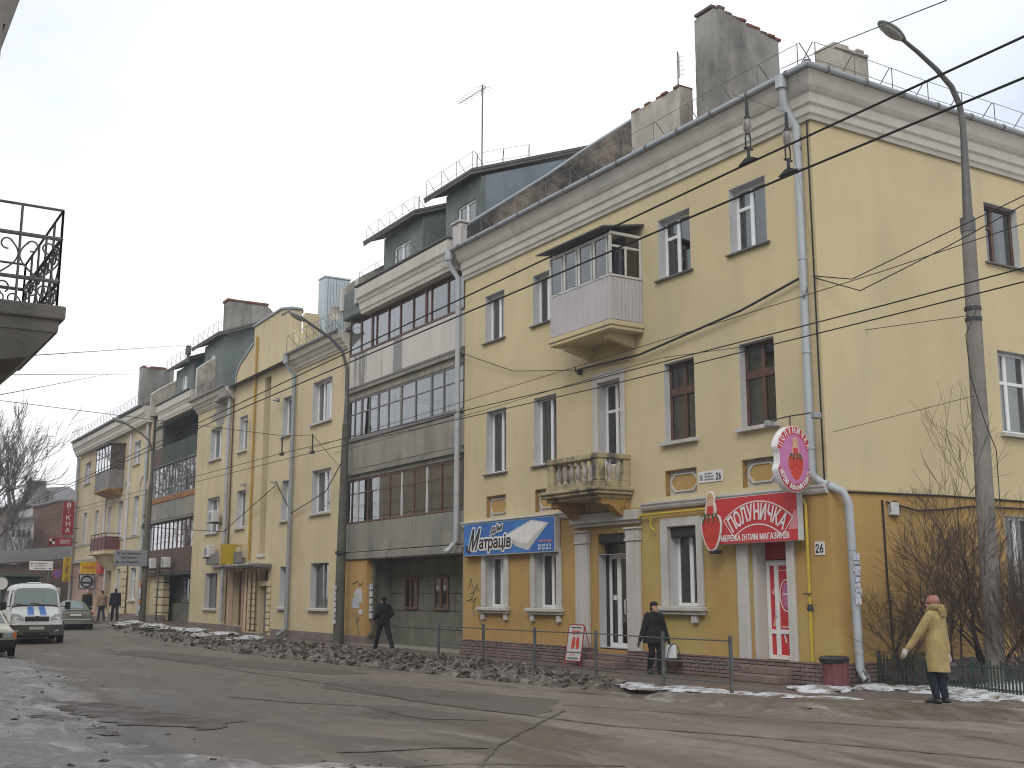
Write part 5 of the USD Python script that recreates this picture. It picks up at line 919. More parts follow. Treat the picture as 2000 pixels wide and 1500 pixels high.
# ================================================================ dark loggia house
dk = thing('loggia_house', 'dark narrow loggia house with a brown clad lower storey', 'house', (17.1, 59.32, float(gz(60))))
DY0, DY1 = 59.33, 68.5
part(dk, 'wall', [box(18.2, 18.4, DY0, DY1, 0.1, 12.0), box(17.14, 18.19, DY0, DY0+0.1, 2.9, 12), box(17.14, 18.19, DY1-0.1, DY1, 2.9, 12), box(18.41, 30, DY0, DY0+.1, 0, 12), box(18.41, 30, DY1-.1, DY1, 0, 12)], 'green_dark')
part(dk, 'cornice', profile_run([(v-0.55, w*0.9) for v, w in PR2], DY0+0.05, 66.2, FAC), 'cornice_grey'); part(dk, 'gutter_edge', lb(FAC, DY0+0.05, 66.3, 12.31, 12.39, -0.4, 0.56, .02), 'green_dormer')
part(dk, 'ceiling', lb(FAC, DY0, DY1, 11.2, 11.34, -1.1, -0.02), 'green_dark')
band(dk, FAC, DY0, 66.2, [61.5, 63.8], 8.95, 10.0, -0.05, 'green_dark', name='parapet_panel', seed=3); band(dk, FAC, 66.2, DY1-0.3, [], 8.95, 9.95, -0.05, 'brown_cladding', name='parapet_panel', seed=4)
part(dk, 'partition', lb(FAC, 66.15, 66.28, 10.0, 11.2, -1.1, -0.02), 'green_dark'); part(dk, 'end_panel', lb(FAC, 66.3, DY1-0.3, 10.0, 11.9, -0.2, -0.1, .01), 'panel_grey')
DKW = frame((18.2, 0, 0), (0, 1, 0), (0, 0, 1), (-1, 0, 0))
for a, b in ((60.2, 61.3), (63.2, 64.4)): window(dk, DKW, a, b, 9.6, 11.1, 'upvc_white' if a < 62 else 'wood_grey', ((1, (0.5,)), (1, (0.5,))), d=-0.06, reveal=None, curtain=None, glass='car_glass')
glazing(dk, FAC, DY0, DY1-0.15, 7.12, 8.85, [60.0, 60.7, 61.4, 62.2, 62.9, 63.5, 64.1, 64.7, 65.3, 66.0, 66.8, 67.6], 'wood_grey', 0.8, w=-0.06, fw=0.06, wide=(2, 5, 9), curtain=0.75, seed=17)
part(dk, 'rust_band', lb(FAC, DY0, DY1-0.15, 6.83, 7.1, -0.1, 0.0, .01), 'rust_band'); band(dk, FAC, DY0, DY1-0.15, [61.8, 64.0, 66.6], 5.85, 6.82, -0.04, 'panel_grey_b', seed=5)
part(dk, 'ledge', [lb(FAC, DY0, DY1-0.1, 5.68, 5.8, -0.2, 0.14, .015), lb(FAC, DY0, DY1-0.1, 8.87, 8.93, -0.3, 0.02, .01)], 'wood_grey')
glazing(dk, FAC, DY0, DY1-0.15, 4.12, 5.66, [60.1, 60.9, 61.7, 62.5, 63.3, 64.1, 64.9, 65.7, 66.5, 67.4], 'wood_redbrown', None, w=-0.06, fw=0.07, wide=(2, 4, 6), curtain=0.7, seed=18)
band(dk, FAC, DY0, DY1-0.15, [62.0, 65.2], 2.88, 4.1, 0.0, 'brown_cladding', name='cladding_panel', seed=6)
part(dk, 'beam', lb(FAC, DY0, DY1-.1, 2.75, 2.87, -1.0, 0.0, .015), 'green_dark')
part(dk, 'wall', [box(18.05, 18.19, DY0, DY1, 0.1, 1.25)], 'stone_block'); 
for a, b in ((59.9, 61.2), (62.6, 63.9)): window(dk, frame((18.1, 0, 0), (0, 1, 0), (0, 0, 1), (-1, 0, 0)), a, b, 1.3, 2.6, 'wood_grey', two, d=-0.08, reveal=None, curtain='curtain_dim', glass='car_glass')
for row in range(6): part(dk, 'rusticated_block', lb(FAC, 65.6, 67.4, 0.3+row*0.42, 0.3+row*0.42+0.38, -0.7, -0.3, 0.03), 'stucco_far')
part(dk, 'pier', lb(FAC, 67.4, DY1, 0.2, 2.74, -0.8, -0.32, .02), 'stucco_far'); part(dk, 'kerb_wall', lb(FAC, 64.8, DY1, 0.15, 0.6, -0.29, 0.05, .02), 'mortar')
part(dk, 'post', cyl((17.0, 65.2, 0.1), (17.0, 65.2, 3.4), 0.045, None, 8), 'pole_green'); part(dk, 'notice', lb(FAC, 66.0, 66.9, 1.75, 1.95, -0.298, -0.29), 'poster_paper')
part(dk, 'roof', gable_roof(DY0, DY1-0.05, 17.0, 31.5, 12.0, 0.56), 'roof_dark')
dormer(dk, 57.9, 61.1, 57.5, 62.3, 17.8, 12.2, 14.75, 15.0, 'green_dormer', (59.2, 60.3), (13.0, 14.3), label='nearer dormer of the dark house')
dormer(dk, 63.0, 66.6, 62.6, 67.6, 17.8, 12.2, 14.3, 14.6, 'teal_sheet', (64.3, 65.4), (12.9, 14.0), label='farther dormer with a teal side')
part(dk, 'drain_head', [bbox(17.15, 17.4, 62.35, 62.6, 14.75, 15.25, .03), cyl((17.28, 62.48, 14.8), (17.28, 62.48, 14.3), 0.09, None, 8)], 'roof_dark')
guard(dk, (17.45, 62.2, 15.1), (17.45, 57.7, 15.1), 0.9, 0.6, (0.4, 0, 0.2), (1.0,)); guard(dk, (17.45, 67.4, 14.7), (17.45, 62.8, 14.7), 0.9, 0.6, (0.4, 0, 0.2), (1.0,))
X = sub(dk, 'chimney', 'big grey chimney with broken brick top'); part(X, 'stack', rough(box(17.6, 19.6, 74.0, 74.8, 12.0, 16.0), 0.4, 0.06, 12), 'render_chimney', 40); bricks_cap(X, 17.6, 19.6, 74.0, 74.8, 15.98, 6, rows=2)
part(dk, 'roof_wall', rough(slabpoly([(16.9, 12.1), (16.9, 13.3), (17.3, 13.6), (20.5, 15.6), (23, 17), (23, 12)], 68.5, 68.8), 0.4, 0.04, 3), 'render_pale'); part(dk, 'coping', tube([(16.9, 68.6, 13.35), (17.3, 68.6, 13.68), (20.5, 68.6, 15.68), (23, 68.6, 17.05)], 0.07, 5), 'stone_trim')
part(dk, 'roof_wall', rough(slabpoly([(16.85, 11.6), (16.85, 13.3), (17.4, 13.75), (21, 15.5), (21, 11.6)], 59.0, 59.25), 0.4, 0.04, 5), 'render_pale'); part(dk, 'coping', tube([(16.85, 59.1, 11.7), (16.85, 59.1, 13.35), (17.4, 59.1, 13.8), (21, 59.1, 15.55)], 0.06, 5), 'stone_trim')

# ================================================================ far pale house with the pizza place
fa = thing('apartment_house', 'pale far house with shops at the street end', 'house', (17.1, 68.6, 0.3))
FY0, FY1 = 68.65, 89.3
FW = [(85.2, 87.2, 9.55, 11.05), (81.5, 82.8, 9.55, 11.05), (75.2, 76.4, 9.58, 11.0), (71.2, 72.8, 9.6, 11.0), (85.55, 86.7, 5.3, 7.45), (81.8, 82.9, 4.9, 7.4), (78.0, 79.0, 4.9, 7.4), (74.9, 76.1, 5.35, 7.55), (70.9, 72.1, 5.3, 7.6), (74.3, 75.5, 1.4, 3.3), (70.6, 72.0, 1.4, 3.3)]
FD = [(77.0, 78.3, 0.5, 3.2), (82.2, 83.6, 0.5, 2.9)]
part(fa, 'wall', wall_mesh(sbox(FY0, 4.0, FY1, 12.3), [ext(t) for t in FW[:9]], FAC), 'stucco_far'); part(fa, 'wall', wall_mesh(sbox(FY0, 0.2, 79.0, 3.99), [ext(t) for t in FW[9:]+FD[:1]], FAC), 'stucco_far'); part(fa, 'wall', wall_mesh(sbox(79.0, 0.2, FY1, 3.99), [ext(t) for t in FD[1:]], FAC), 'stucco_pink', label='dull pink shop front at the far end')
part(fa, 'wall', [box(17.51, 30, FY0, FY0+0.3, 0, 12.3), box(17.51, 30, FY1-0.3, FY1, 0, 12.3)], 'stucco_far'); part(fa, 'interior_wall', [box(19.8, 20, FY0+.4, FY1-.4, 0, 12.2)]+[box(17.52, 19.8, FY0+.4, FY1-.4, z, z+.1) for z in (0.2, 4.0, 8, 12)], 'interior')
for t in FW: window(fa, FAC, *t, 'upvc_white', ((1, (0.66,)), (1, (0.66,))), d=0.2, sill='stone', curtain='curtain_dim')
for (yy, h0) in ((73.9, 7.7), (69.9, 7.75), (77.0, 7.7)):
    pts = [(yy+0.95*math.cos(t), 7.75+0.95*math.sin(t), 0.02) for t in np.linspace(0, math.pi, 12)]; part(fa, 'arched_moulding', to(tube(pts, 0.06, 5), FAC), 'stone_trim')
[part(fa, 'pilaster', lb(FAC, a, a+0.5, 4.2, 11.9, 0.002, 0.08, .015), 'stone_trim') for a in (69.2, 73.4, 79.6)]; part(fa, 'pilaster', lb(FAC, 73.2, 74.0, 0.4, 3.8, 0.002, 0.1, .02), 'stucco_far')
for k in range(8): part(fa, 'rusticated_block', lb(FAC, 72.4, 74.0, 0.55+0.42*k, 0.93+0.42*k, 0.102, 0.16, .02), 'stucco_far')
part(fa, 'cornice', profile_run([(v-0.15, w*1.1) for v, w in PR2], FY0, FY1, FAC), 'cornice_grey'); part(fa, 'string_course', profile_run([(3.9, 0.003), (3.9, 0.2), (4.1, 0.3), (4.15, 0.003)], 79, FY1, FAC), 'stone_trim'); part(fa, 'string_course', profile_run([(5.1, 0.003), (5.1, 0.06), (5.2, 0.08), (5.22, 0.003)], FY0, FY1, FAC), 'stone_trim')
part(fa, 'gutter', tube([(16.45, FY0, 12.8), (16.45, FY1+0.1, 12.8)], 0.09, 8), 'sill_metal', 35); part(fa, 'roof', gable_roof(FY0+.3, FY1, 16.5, 31, 12.75, 0.55), 'roof_dark')
guard(fa, (16.55, FY1-0.2, 12.85), (16.55, FY0+0.3, 12.85), 0.95, 0.7, (0.5, 0, 0.28), (1.0,))
downpipe(fa, [(16.5, FY0+0.35, 12.7), (16.95, FY0+0.4, 12.0), (16.95, FY0+0.4, 0.5)], 0.1, 'pipe_metal'); downpipe(fa, [(16.5, FY1-0.2, 12.75), (16.6, FY1-0.2, 12.3), (16.95, FY1-0.2, 11.6), (16.95, FY1-0.2, 0.6)], 0.11, 'pipe_metal')
X = sub(fa, 'enclosed_balcony', 'glazed brown balcony with grey sides on the far house'); xa, ya, yb = 16.2, 75.1, 79.3
part(X, 'parapet', [lb(FAC, ya, yb, 8.35, 9.5, 0.85, 0.9, .01), box(xa+.05, XF-0.003, ya, ya+.05, 8.35, 9.5), box(xa+.05, XF-0.003, yb-.05, yb, 8.35, 9.5)], 'wood_grey'); part(X, 'slab', [hull([(x, y, z) for (x, z, e) in ((xa-.05, 8.34, 0), (xa-.05, 8.25, 0), (XF-.003, 8.34, 0), (XF-.003, 7.9, .3)) for y in (ya-.05+e, yb+.05-e)])], 'bracket_ochre')
bb_ = [bbox(xa, xa+.06, ya+(yb-ya)*k/5-.04, ya+(yb-ya)*k/5+.04, 9.5, 11.1, .01) for k in range(6)]+[box(xa, xa+.06, ya, yb, z, z+.07) for z in (9.5, 10.4, 11.05)]+[box(xa, XF, y, y+.06, z, z+.07) for y in (ya, yb-.06) for z in (9.5, 10.0, 10.5, 11.05)]+[box(XF-.08, XF-.003, ya, ya+.06, 9.5, 11.1), box(xa+.42, xa+.48, ya, ya+.06, 9.5, 11.1)]
part(X, 'window_frame', bb_, 'wood_brown'); part(X, 'pane', [box(xa+.02, xa+.03, ya+.05, yb-.05, 9.55, 11.1)], 'pane_glass'); part(X, 'pane', [box(xa+.05, XF-.05, ya+.02, ya+.03, 9.55, 11.1)], 'pane_glass'); part(X, 'balcony_roof', box(xa-.15, XF-.003, ya-.15, yb+.15, 11.13, 11.22), 'roof_dark')
X = sub(fa, 'open_balcony', 'balcony with a dark red railing above the pizza shop'); part(X, 'slab', [bbox(xa-.05, XF-.003, ya-.1, yb+.3, 4.2, 4.4, .03), hull([(x, y, z) for (x, z, e) in ((xa+.2, 4.19, 0), (XF-.003, 4.19, 0), (XF-.003, 3.2, .9)) for y in (ya+e, yb-e)])], 'stucco_far')
part(X, 'railing_panel', [box(xa, xa+.03, ya, yb, 4.5, 5.3), box(xa+.03, XF-.003, ya, ya+.03, 4.5, 5.3)], 'bin_maroon'); part(X, 'handrail', [cyl((xa, ya, 5.5), (xa, yb, 5.5), .035, None, 6), cyl((xa, ya, 5.5), (XF, ya, 5.5), .035, None, 6)]+[cyl((xa, ya+(yb-ya)*k/4, 4.4), (xa, ya+(yb-ya)*k/4, 5.5), .025, None, 6) for k in range(5)], 'steel_dark')
part(fa, 'door', lb(FAC, 77.0, 78.3, 0.5, 3.2, -0.35, -0.28), 'shutter_dark'); part(fa, 'door', lb(FAC, 82.2, 83.6, 0.5, 2.9, -0.35, -0.28), 'shutter_dark'); part(fa, 'door_jamb', lb(FAC, 78.31, 78.7, 0.4, 3.4, 0.002, 0.1, .02), 'stone_trim')
part(fa, 'plinth', lb(FAC, FY0, 76.8, 0.2, 0.62, 0.002, 0.12, .03), 'mortar')
# ================================================================ signs and small things on the fronts
def textpart(parent, text, A, u, v, h, w, mat, width=None, right_to_left=True, shear=0.0, bold=True, name='lettering', rot=0.0, outline=None, omat=None, depth=0.006):
    """lettering that starts at (u, v) and reads towards lower u (street side seen from the road) or higher u"""
    m = glyphs(text, h, depth, bold, 1.0, shear); b = m.bounds
    if width: m.apply_scale((width/(b[1][0]-b[0][0]), 1, 1))
    m.apply_translation((-m.bounds[0][0], 0, 0))
    if rot: m.apply_transform(trimesh.transformations.rotation_matrix(rot, (0, 0, 1)))
    B = A@frame((u, v, w), (-1, 0, 0) if right_to_left else (1, 0, 0), (0, 1, 0), (0, 0, 1)); part(parent, name, to(m, B), mat)
def arc_text(parent, text, A, cu, cv, rx, ry, a0, a1, h, w, mat, wid=1.0, name='letter', rtl=True, inside=False, depth=0.006):
    """letters set one by one along an arc, each its own part"""
    n = len(text); s_ = -1 if rtl else 1
    for i, ch in enumerate(text):
        t = a0+(a1-a0)*(i/(max(n-1, 1)))
        if ch == ' ': continue
        m = glyphs(ch, h, depth, True); b = m.bounds; m.apply_translation((-(b[0][0]+b[1][0])/2, 0, 0)); m.apply_scale((wid, 1, 1))
        tx, ty = -rx*math.sin(t), ry*math.cos(t); ang = math.atan2(ty, tx)+(math.pi if not inside else 0); m.apply_transform(trimesh.transformations.rotation_matrix(ang, (0, 0, 1)))
        m.apply_translation((rx*math.cos(t), ry*math.sin(t), 0)); part(parent, name, to(m, A@frame((cu, cv, w), (s_, 0, 0), (0, 1, 0), (0, 0, 1))), mat)
def flat_shape(parent, name, poly, A, w, mat, t=0.006):
    m = extrude(poly, t); m.apply_translation((0, 0, w)); part(parent, name, to(m, A), mat)
def berry(parent, A, cu, cv, s, w):
    """a strawberry with a small figure rising out of its leaves (s = metres of height)"""
    P = lambda pts: Polygon([(cu+a*s, cv+b*s) for a, b in pts])
    body = [(0, -0.5), (0.09, -0.46), (0.17, -0.34), (0.23, -0.18), (0.25, -0.04), (0.22, 0.07), (0.13, 0.12), (0, 0.09), (-0.13, 0.12), (-0.22, 0.07), (-0.25, -0.04), (-0.23, -0.18), (-0.17, -0.34), (-0.09, -0.46)]
    figure_ = [(-0.07, 0.08), (-0.11, 0.2), (-0.10, 0.30), (-0.07, 0.36), (-0.085, 0.44), (-0.06, 0.52), (0, 0.545), (0.06, 0.52), (0.085, 0.44), (0.07, 0.36), (0.11, 0.30), (0.13, 0.2), (0.1, 0.08)]
    if s > 0.9: flat_shape(parent, 'outline', P(body).union(P(figure_)).buffer(0.03*s), A, w, 'sign_white', 0.03)
    else: flat_shape(parent, 'outline', P(body).union(P(figure_)).buffer(0.022*s).difference(P(body).union(P(figure_)).buffer(0.0)), A, w, 'sign_palepink', 0.004)
    w += 0.032 if s > 0.9 else 0.002
    flat_shape(parent, 'berry', P(body), A, w, 'berry_red'); flat_shape(parent, 'figure', P(figure_), A, w+0.001, 'skin_print')
    flat_shape(parent, 'hair', P([(-0.085, 0.44), (-0.06, 0.52), (0, 0.545), (0.06, 0.52), (0.085, 0.44), (0.08, 0.36), (0.045, 0.40), (0.04, 0.46), (-0.04, 0.46), (-0.045, 0.40), (-0.08, 0.36)]), A, w+0.008, 'hair_print')
    flat_shape(parent, 'dress', P([(-0.07, 0.3), (0.07, 0.3), (0.09, 0.12), (-0.08, 0.12)]), A, w+0.008, 'sign_red')
    for a in (-0.9, -0.35, 0.25, 0.8): flat_shape(parent, 'leaf', P([(0.16*a-0.03, 0.16), (0.16*a+0.03, 0.16), (0.24*a+0.02, 0.02), (0.25*a, -0.03)]), A, w+0.010, 'leaf_green')
# blue mattress shop sign
S = thing('shop_sign', 'long blue shop sign with a white mattress and black lettering', 'sign', (16.95, 27.9, 2.83), 'shop signs on the corner house')
SU0, SU1, SV0, SV1, SW_ = 25.45, 30.38, 2.84, 3.80, 0.20
part(S, 'box', lb(FAC, SU0, SU1, SV0, SV1, 0.02, SW_, .01), 'sign_side'); part(S, 'face', lb(FAC, SU0+0.03, SU1-0.03, SV0+0.03, SV1-0.03, SW_+0.001, SW_+0.006), 'sign_blue')
part(S, 'top_rail', lb(FAC, SU0-0.02, SU1+0.02, SV1+0.003, SV1+0.05, 0.02, SW_+0.03, .01), 'sign_offwhite')
FW0 = SW_+0.008
flat_shape(S, 'mattress', Polygon([(28.05, 3.36), (26.6, 3.74), (25.72, 3.62), (26.75, 2.92), (27.4, 3.05)]), FAC, FW0, 'sign_offwhite', 0.003)
flat_shape(S, 'mattress_top', Polygon([(27.9, 3.36), (26.6, 3.70), (25.85, 3.60), (26.8, 3.10), (27.2, 3.14)]), FAC, FW0+0.004, 'sign_white', 0.003)
def outlined(parent, text, u, v, h, width, shear, rot=0.0, w=FW0+0.006, grow=0.05):
    m = glyphs(text, h, 0.004, True, 1.0, shear); b = m.bounds; m.apply_scale((width/(b[1][0]-b[0][0]), 1, 1)); m.apply_translation((-m.bounds[0][0], 0, 0)); m.apply_transform(trimesh.transformations.rotation_matrix(rot, (0, 0, 1)))
    top = m.faces[np.array(m.face_normals)[:, 2] > 0.9]; sil = shapely.union_all([Polygon(m.vertices[f][:, :2]) for f in top]).buffer(0.002)
    B = FAC@frame((u, v, 0), (-1, 0, 0), (0, 1, 0), (0, 0, 1)); e = extrude(sil.buffer(grow), 0.004); e.apply_translation((0, 0, w)); part(parent, 'letter_outline', to(e, B), 'sign_white')
    e = extrude(sil, 0.004); e.apply_translation((0, 0, w+0.006)); part(parent, 'lettering', to(e, B), 'sign_black')
outlined(S, 'М', 30.05, 3.02, 0.60, 0.72, 0.55); outlined(S, 'атраців', 29.42, 3.05, 0.34, 1.78, 0.06, w=FW0+0.008); outlined(S, 'дім', 28.78, 3.46, 0.19, 0.72, 0.35, 0.12, w=FW0+0.010, grow=0.035)
flat_shape(S, 'swash', Polygon([(30.2, 3.16), (30.1, 3.16), (30.08, 3.02), (29.9, 2.98), (29.92, 2.92), (30.12, 2.95), (30.2, 3.04)]), FAC, FW0+0.012, 'sign_black', 0.003)
for k, (t, w_) in enumerate((('050 373 72 75', 0.62), ('097 557 08 75', 0.62))): textpart(S, t, FAC, 26.25, 3.00-0.085*k, 0.055, FW0, 'sign_white', w_)
textpart(S, 'матраци', FAC, 26.2, 3.12, 0.07, FW0+0.004, 'sign_palepink', 0.6)
for uu in (30.2, 25.6): part(S, 'stay', to(cyl((uu, SV0-0.03, 0.0), (uu, SV0-0.03, 0.24), 0.015, None, 5), FAC), 'steel_dark')
# red shop sign
S = thing('shop_sign', 'red box sign with white arched lettering and a cut-out strawberry', 'sign', (16.85, 17.9, 2.78), 'shop signs on the corner house')
SU0, SU1, SV0, SV1, SW_ = 16.6, 19.05, 2.79, 3.77, 0.30
part(S, 'box', lb(FAC, SU0, SU1, SV0, SV1, 0.14, SW_, .008), 'sign_side'); part(S, 'face', lb(FAC, SU0+0.01, SU1-0.01, SV0+0.01, SV1-0.01, SW_+0.001, SW_+0.006), 'sign_red')
cu, cv, R1, R2 = 17.75, 2.05, 1.60, 1.13
arcp = lambda r, a: (cu+r*1.0*math.cos(a), cv+r*math.sin(a)*1.0)
AA = np.linspace(math.radians(51), math.radians(130), 30)
flat_shape(S, 'arch_line', Polygon([arcp(R1, a) for a in AA]+[arcp(R1-0.025, a) for a in AA[::-1]]), FAC, SW_+0.008, 'sign_white', 0.003)
flat_shape(S, 'arch_line', Polygon([arcp(R2, a) for a in AA]+[arcp(R2-0.025, a) for a in AA[::-1]]), FAC, SW_+0.008, 'sign_white', 0.003)
for a in (AA[0], AA[-1]): flat_shape(S, 'arch_end', Polygon([arcp(R2-0.02, a-0.008), arcp(R2-0.02, a+0.008), arcp(R1, a+0.006), arcp(R1, a-0.006)]), FAC, SW_+0.0085, 'sign_white', 0.003)
arc_text(S, 'ПОЛУНИЧКА', FAC, cu, cv, R2+0.085, R2+0.085, math.radians(123), math.radians(57), 0.33, SW_+0.008, 'sign_white', 0.60)
textpart(S, 'МЕРЕЖА ІНТИМ МАГАЗИНІВ', FAC, 18.86, 2.85, 0.125, SW_+0.008, 'sign_white', 2.02)
flat_shape(S, 'pale_field', Polygon([(16.62, 3.02), (16.86, 3.02), (16.70, 3.36), (16.62, 3.42)]), FAC, SW_+0.007, 'sign_palepink', 0.003)
berry(S, FAC, 19.12, 3.27, 1.18, SW_+0.02); part(S, 'spotlight', lb(FAC, 19.0, 19.22, 2.60, 2.68, 0.15, 0.36, .02), 'steel_dark')
part(S, 'stay', [lb(FAC, u, u+0.04, SV1-0.2, SV1-0.16, 0.0, 0.14) for u in (16.9, 18.6)], 'steel_dark')
# projecting oval sign, faces along the street
OV = frame((0, 16.32, 0), (1, 0, 0), (0, 0, 1), (0, -1, 0)); OC = (16.5, 4.36)
S = thing('shop_sign', 'projecting oval pink and red strawberry sign by the downpipe', 'sign', (17.05, 16.4, 3.7), 'shop signs on the corner house')
def oval(kx, kz, bite=True):
    pts = []
    for t in np.linspace(0, 2*math.pi, 72, endpoint=False):
        c_, s__ = math.cos(t), math.sin(t); q = 1-0.19*math.exp(-((abs(s__))/0.26)**4) if bite else 1; pts.append((OC[0]+kx*q*c_, OC[1]+kz*s__))
    return Polygon(pts)
full = oval(0.50, 0.655)
m = extrude(full, 0.16); m.apply_translation((0, 0, -0.16)); part(S, 'box', to(m, OV), 'sign_white'); flat_shape(S, 'field', full.buffer(-0.012), OV, 0.001, 'sign_pink', 0.004)
ring = full.buffer(-0.012).difference(oval(0.37, 0.49, False)); cut = sbox(OC[0]-1, OC[1]-0.20, OC[0]+1, OC[1]+0.20)
for nm, bx in (('upper_band', sbox(OC[0]-1, OC[1]+0.19, OC[0]+1, OC[1]+1)), ('lower_band', sbox(OC[0]-1, OC[1]-1, OC[0]+1, OC[1]-0.19))): flat_shape(S, nm, ring.intersection(bx), OV, 0.006, 'sign_darkred' if nm == 'lower_band' else 'sign_red', 0.003)
arc_text(S, 'ПОЛУНИЧКА', OV, *OC, 0.385, 0.510, math.radians(150), math.radians(30), 0.125, 0.010, 'sign_white', 0.70, rtl=False)
arc_text(S, 'МЕРЕЖА ІНТИМ МАГАЗИНІВ', OV, *OC, 0.462, 0.612, math.radians(206), math.radians(334), 0.095, 0.010, 'sign_white', 0.60, rtl=False, inside=True)
berry(S, OV, OC[0]+0.02, OC[1]-0.02, 0.80, 0.007)
for zz in (4.2, 4.62): part(S, 'bracket', box(16.93, 17.09, 16.36, 16.41, zz, zz+0.05), 'steel_dark')
part(S, 'lamp_arm', [cyl((OC[0], 16.4, 5.0), (OC[0], 16.4, 5.22), 0.014, None, 6), tube([(OC[0], 16.95, 5.20), (OC[0], 16.4, 5.22), (OC[0], 15.75, 5.21)], 0.014, 6)], 'steel_dark')
for yy in (16.98, 15.7): part(S, 'lamp', [bbox(OC[0]-0.09, OC[0]+0.09, yy-0.07, yy+0.07, 5.08, 5.2, 0.02)], 'lamp_grey')
# number plates
S = thing('address_plate', 'white street name plate with number 26 above the red sign', 'sign', (17.09, 19.47, 4.18)); part(S, 'plate', lb(FAC, 19.07, 19.87, 4.19, 4.44, 0.002, 0.02, .004), 'plate_white')
textpart(S, '26', FAC, 19.28, 4.23, 0.15, 0.021, 'sign_black', 0.16); part(S, 'crest', lb(FAC, 19.72, 19.83, 4.25, 4.36, 0.021, 0.024), 'sign_grey')
for k, (t, w_) in enumerate((('вул. Івана', 0.24), ('Франка', 0.30), ('Івано-Франківськ', 0.30))): textpart(S, t, FAC, 19.66, 4.375-0.065*k, 0.036, 0.021, 'sign_grey', w_)
S = thing('address_plate', 'small white plate with black 26 beside the yellow gas pipe', 'sign', (17.09, 16.34, 2.5)); part(S, 'plate', lb(FAC, 16.2, 16.46, 2.5, 2.76, 0.002, 0.02, .004), 'plate_white'); textpart(S, '26', FAC, 16.43, 2.55, 0.16, 0.021, 'sign_black', 0.2)
# air conditioners
def ac(label, loc, parent_mat='ac_white'):
    t = thing('air_conditioner', label, 'air conditioner', loc, 'air conditioners on the house fronts', 0)
    part(t, 'case', bbox(-0.32, 0, -0.42, 0.42, -0.28, 0.28, 0.03), parent_mat)
    rgm = Point(0.05, 0).buffer(0.22); m = extrude(rgm, 0.01); part(t, 'fan_grille', to(m, frame((-0.322, 0, 0), (0, 1, 0), (0, 0, 1), (-1, 0, 0))), 'sign_grey')
    part(t, 'bracket', [box(-0.36, 0.19, -0.3, -0.26, -0.33, -0.285), box(-0.36, 0.19, 0.26, 0.3, -0.33, -0.285), box(0.15, 0.19, -0.25, 0.25, -0.325, -0.29)], 'steel_dark'); return t
a0 = ac('white air conditioner beside a window of the middle house', (16.9, 54.75, 5.4))
dup(a0, (16.9, 55.2, 3.75), 0, 'white air conditioner above the grey shop board'); dup(a0, (16.85, 65.5, 3.4), 0, 'farther of two air conditioners on the brown cladding'); dup(a0, (16.85, 62.6, 3.4), 0, 'nearer of two air conditioners on the brown cladding')
S = thing('shop_board', 'plain grey shop board over the middle house door', 'sign', (16.6, 53, 3.1)); part(S, 'board', lb(FAC, 50.6, 55.4, 3.12, 3.62, 0.25, 0.42, .02), 'wood_grey'); part(S, 'stay', [lb(FAC, u, u+.06, 3.3, 3.36, 0, 0.25) for u in (51, 53, 55)], 'steel_dark')
S = thing('box_sign', 'small mustard yellow box sign over the canopy', 'sign', (16.6, 51.5, 2.95)); part(S, 'box', box(16.15, 16.75, 51.3, 51.5, 3.05, 3.95), 'sign_mustard'); part(S, 'frame', [box(16.12, 16.16, 51.28, 51.52, 3.02, 3.98), box(16.74, 16.78, 51.28, 51.52, 3.02, 3.98), box(16.78, 17.09, 51.36, 51.44, 3.85, 3.9)], 'gas_ochre')
# a-board
S = thing('pavement_sign', 'white pavement sign with red frame and two red slippers', 'pavement sign', (16.45, 24.0, 0)); AB = frame((16.42, 0, 0), (0, 1, 0), (0.16, 0, 1), (-1, 0, 0.16))
part(S, 'board', lb(AB, 23.69, 24.31, 0.14, 0.98, -0.006, 0.006), 'sign_offwhite'); part(S, 'frame', [to(tube([(23.67, 0.0, 0), (23.67, 0.92, 0), (23.72, 1.0, 0), (24.28, 1.0, 0), (24.33, 0.92, 0), (24.33, 0, 0)], 0.014, 6), AB), to(cyl((23.67, 0.12, 0), (24.33, 0.12, 0), 0.012, None, 6), AB)], 'sign_darkred')
part(S, 'back_leg', [cyl((16.58, y, 0.98), (16.85, y, 0), 0.012, None, 6) for y in (23.68, 24.32)], 'sign_darkred')
textpart(S, 'Адам', AB, 24.2, 0.78, 0.11, 0.008, 'sign_red', 0.40, shear=0.3)
textpart(S, 'кімнатне взуття', AB, 24.22, 0.92, 0.03, 0.008, 'sign_black', 0.44)
for uu, r in ((24.06, 0.12), (23.88, -0.12)):
    sl = affinity.rotate(Polygon([(uu-.055, .42), (uu+.05, .42), (uu+.07, .55), (uu+.05, .68), (uu, .72), (uu-.06, .68), (uu-.08, .55)]), math.degrees(r)*0.6); flat_shape(S, 'slipper', sl, AB, 0.007, 'berry_red', 0.004)
part(S, 'print', lb(AB, 23.95, 24.18, 0.26, 0.30, 0.007, 0.01), 'sign_palepink'); textpart(S, 'тел. 0342 75 12 40', AB, 24.24, 0.18, 0.03, 0.008, 'sign_black', 0.46)
# litter bin
S = thing('litter_bin', 'fluted maroon litter bin below the downpipe', 'litter bin', (16.75, 16.15, 0)); th = np.linspace(0, 2*math.pi, 49)[:-1]
pr_ = [(0.24*(1+0.035*(-1)**int(k/2))*math.cos(t), 0.24*(1+0.035*(-1)**int(k/2))*math.sin(t)) for k, t in enumerate(th)]; m = extrude(Polygon(pr_), 0.54); m.apply_translation((16.75, 16.1-0.35, 0.01)); part(S, 'body', m, 'bin_maroon')
part(S, 'liner_bag', lathe([(0.235, 0.47), (0.27, 0.5), (0.285, 0.56), (0.25, 0.6), (0.2, 0.58), (0.16, 0.5), (0.001, 0.48)], 18, (16.73, 15.76, 0)), 'bag_black', 40)
